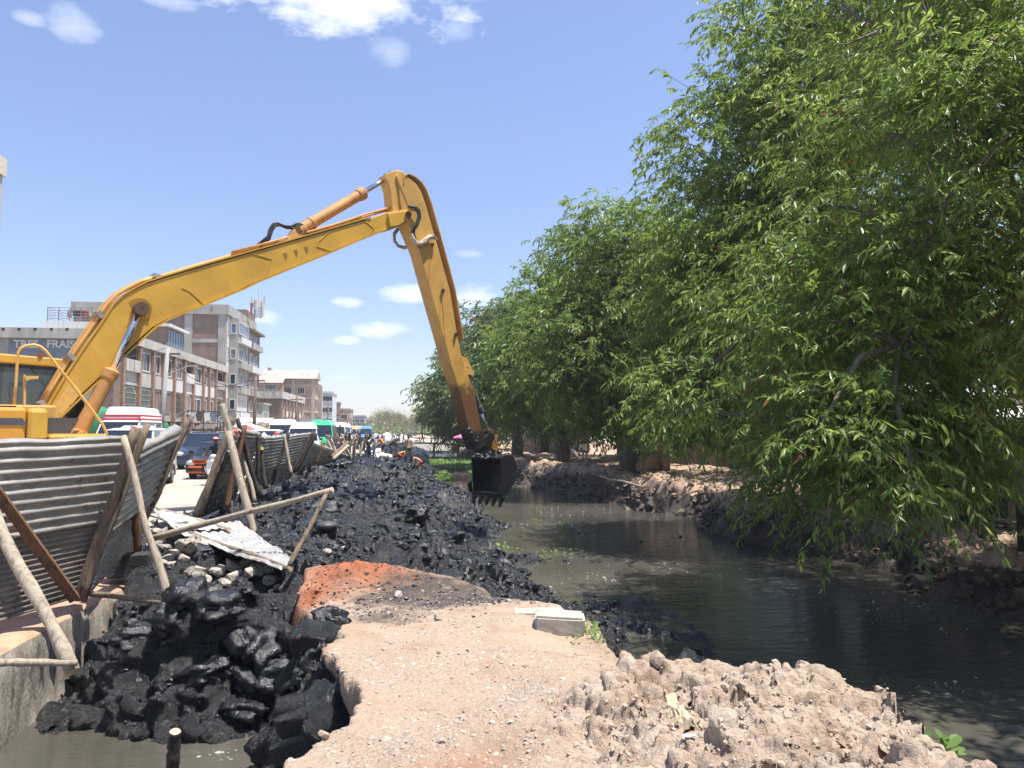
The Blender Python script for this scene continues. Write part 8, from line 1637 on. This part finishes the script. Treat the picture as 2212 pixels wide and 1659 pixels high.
for i, (px, py, s) in enumerate([(1395, 1308, .05), (1505, 1292, .035), (1330, 1350, .04), (1470, 1160, .07), (1385, 1170, .06), (1250, 1152, .07)]):
    p = PZ(px, py, WZ); o = link('floating_lump', SM[i], None, (p.x, p.y, WZ + .01)); o.scale = (s, s, s); o.data = SM[i].copy(); o.data.materials[0] = M_mud; tag(o, 'small black lump adrift on the canal', 'lump', 'black lumps adrift on the canal')
# big lumps on the mud, a plastic sheet of mud on the front heap, a crumpled bag
def big_lump(label, px, py, r3, m, seed):
    p = PZ(px, py, -.2); zz = zbank(p.x, p.y); p = PZ(px, py, zz); mb = MB(); mb.sphere((0, 0, 0), r3, 18, 12); vv = np.array(mb.v); q_ = fbm(vv[:, 0] * 5 + seed, vv[:, 1] * 5 + vv[:, 2] * 4, 4, seed); vv = vv * (1 + .28 * q_[:, None]); mb.v = [tuple(v) for v in vv]
    return tag(obj('mud_lump', mb, m, None, True, (p.x, p.y, zbank(p.x, p.y) + r3[2] * .3), fix=False), label, 'lump')
big_lump('smooth rounded grey lump on the black mud below the beam end', 706, 1140, (.22, .17, .09), mat('grey_mud', (.06, .06, .06), .5, var=.3, bump=.4), 3)
p = PZ(1474, 1555, .52); bg_ = thing('paper_bag', 'crumpled beige paper bag lying on the pale rubble mound', 'bag', (p.x, p.y, zbank(p.x, p.y) + .015), R(8)); r = np.random.default_rng(4)
vs = []; nu, nv = 9, 12
for j in range(nv):
    t = j / (nv - 1); w_ = .045 * (1 - .45 * max(0, t - .7) / .3) * (1 + .12 * math.sin(t * 9))
    for i in range(nu): u = i / (nu - 1) * 2 - 1; vs.append((u * w_ + .006 * r.normal(), (t - .5) * .24 + .004 * r.normal(), .05 * (1 - abs(u) ** 2.2) * (1 - .5 * t) + .011 * r.normal() + .03 * t))
o = obj('paper', MB().add(vs, [(j * nu + i, j * nu + i + 1, (j + 1) * nu + i + 1, (j + 1) * nu + i) for j in range(nv - 1) for i in range(nu - 1)]), mat('beige_paper', (.60, .47, .31), .85, var=.25, scale=14), bg_); o.modifiers.new('thickness', 'SOLIDIFY').thickness = .003
obj('fold', MB().prism([(-.03, .085, .055), (.03, .10, .06), (.045, .155, .085), (-.012, .145, .08)], (0, .004, .004)), mat('tan_paper', (.50, .33, .19), .85, var=.2), bg_)
p = PZ(2045, 1625, .3); P = np.array(p)[None] + np.random.default_rng(2).normal(size=(26, 3)) * np.array([.03, .05, .02]); w2 = leafpatch('green_sprout', P, .08, 33, None)
tag(w2, 'bright green sprout at the outer foot of the rubble mound', 'plant', None, 'stuff')
p = PZ(1490, 1642, .47); o = link('white_scrap', SM[12].copy(), None, (p.x, p.y, zbank(p.x, p.y) + .005)); o.data.materials[0] = M_white; o.scale = (.04, .02, .008); tag(o, 'scrap of white plastic at the lower edge of the rubble mound', 'litter')
# loose clods standing on the mound's crest
for i, (px, py, s, lab) in enumerate([(1735, 1440, .085, 'upright pale clod, largest on the mound crest'), (1790, 1436, .05, 'small clod on the right of the mound crest'), (1420, 1440, .10, 'broad pale clod at the left end of the mound crest'), (1345, 1462, .07, 'pale clod at the left foot of the mound'), (1700, 1462, .06, 'clod leaning against the upright one'), (1905, 1510, .06, 'grey clod at the right shoulder of the mound'), (700, 1600, .06, 'pinkish clod on the broken track edge above the pool'), (665, 1612, .05, 'second clod on the broken track edge')]):
    p = PZ(px, py, .5 if i < 6 else .12); o = link('earth_clod', SM[10 + i % 6].copy(), None, (p.x, p.y, zbank(p.x, p.y) + s * .35)); o.data.materials[0] = M_clay; o.scale = (s * .7, s * .55, s); o.rotation_euler = (.2 * i, .3, i); tag(o, lab, 'clod', 'clods on the earth mound')

# ------------------------------------------------------------- dusty air over the street
hz = bpy.data.materials.new('dusty_air'); hz.use_nodes = True; hn = hz.node_tree; hn.nodes.clear(); ho = hn.nodes.new('ShaderNodeOutputMaterial'); hv = hn.nodes.new('ShaderNodeVolumePrincipled'); hv.inputs['Color'].default_value = (.93, .95, 1.0, 1); hv.inputs['Density'].default_value = .0005; hv.inputs['Anisotropy'].default_value = .2; hn.links.new(hv.outputs[0], ho.inputs['Volume'])
tag(obj('haze', MB().lohi((-320, -60, -3.8), (320, 620, 24)), hz), kind='stuff')
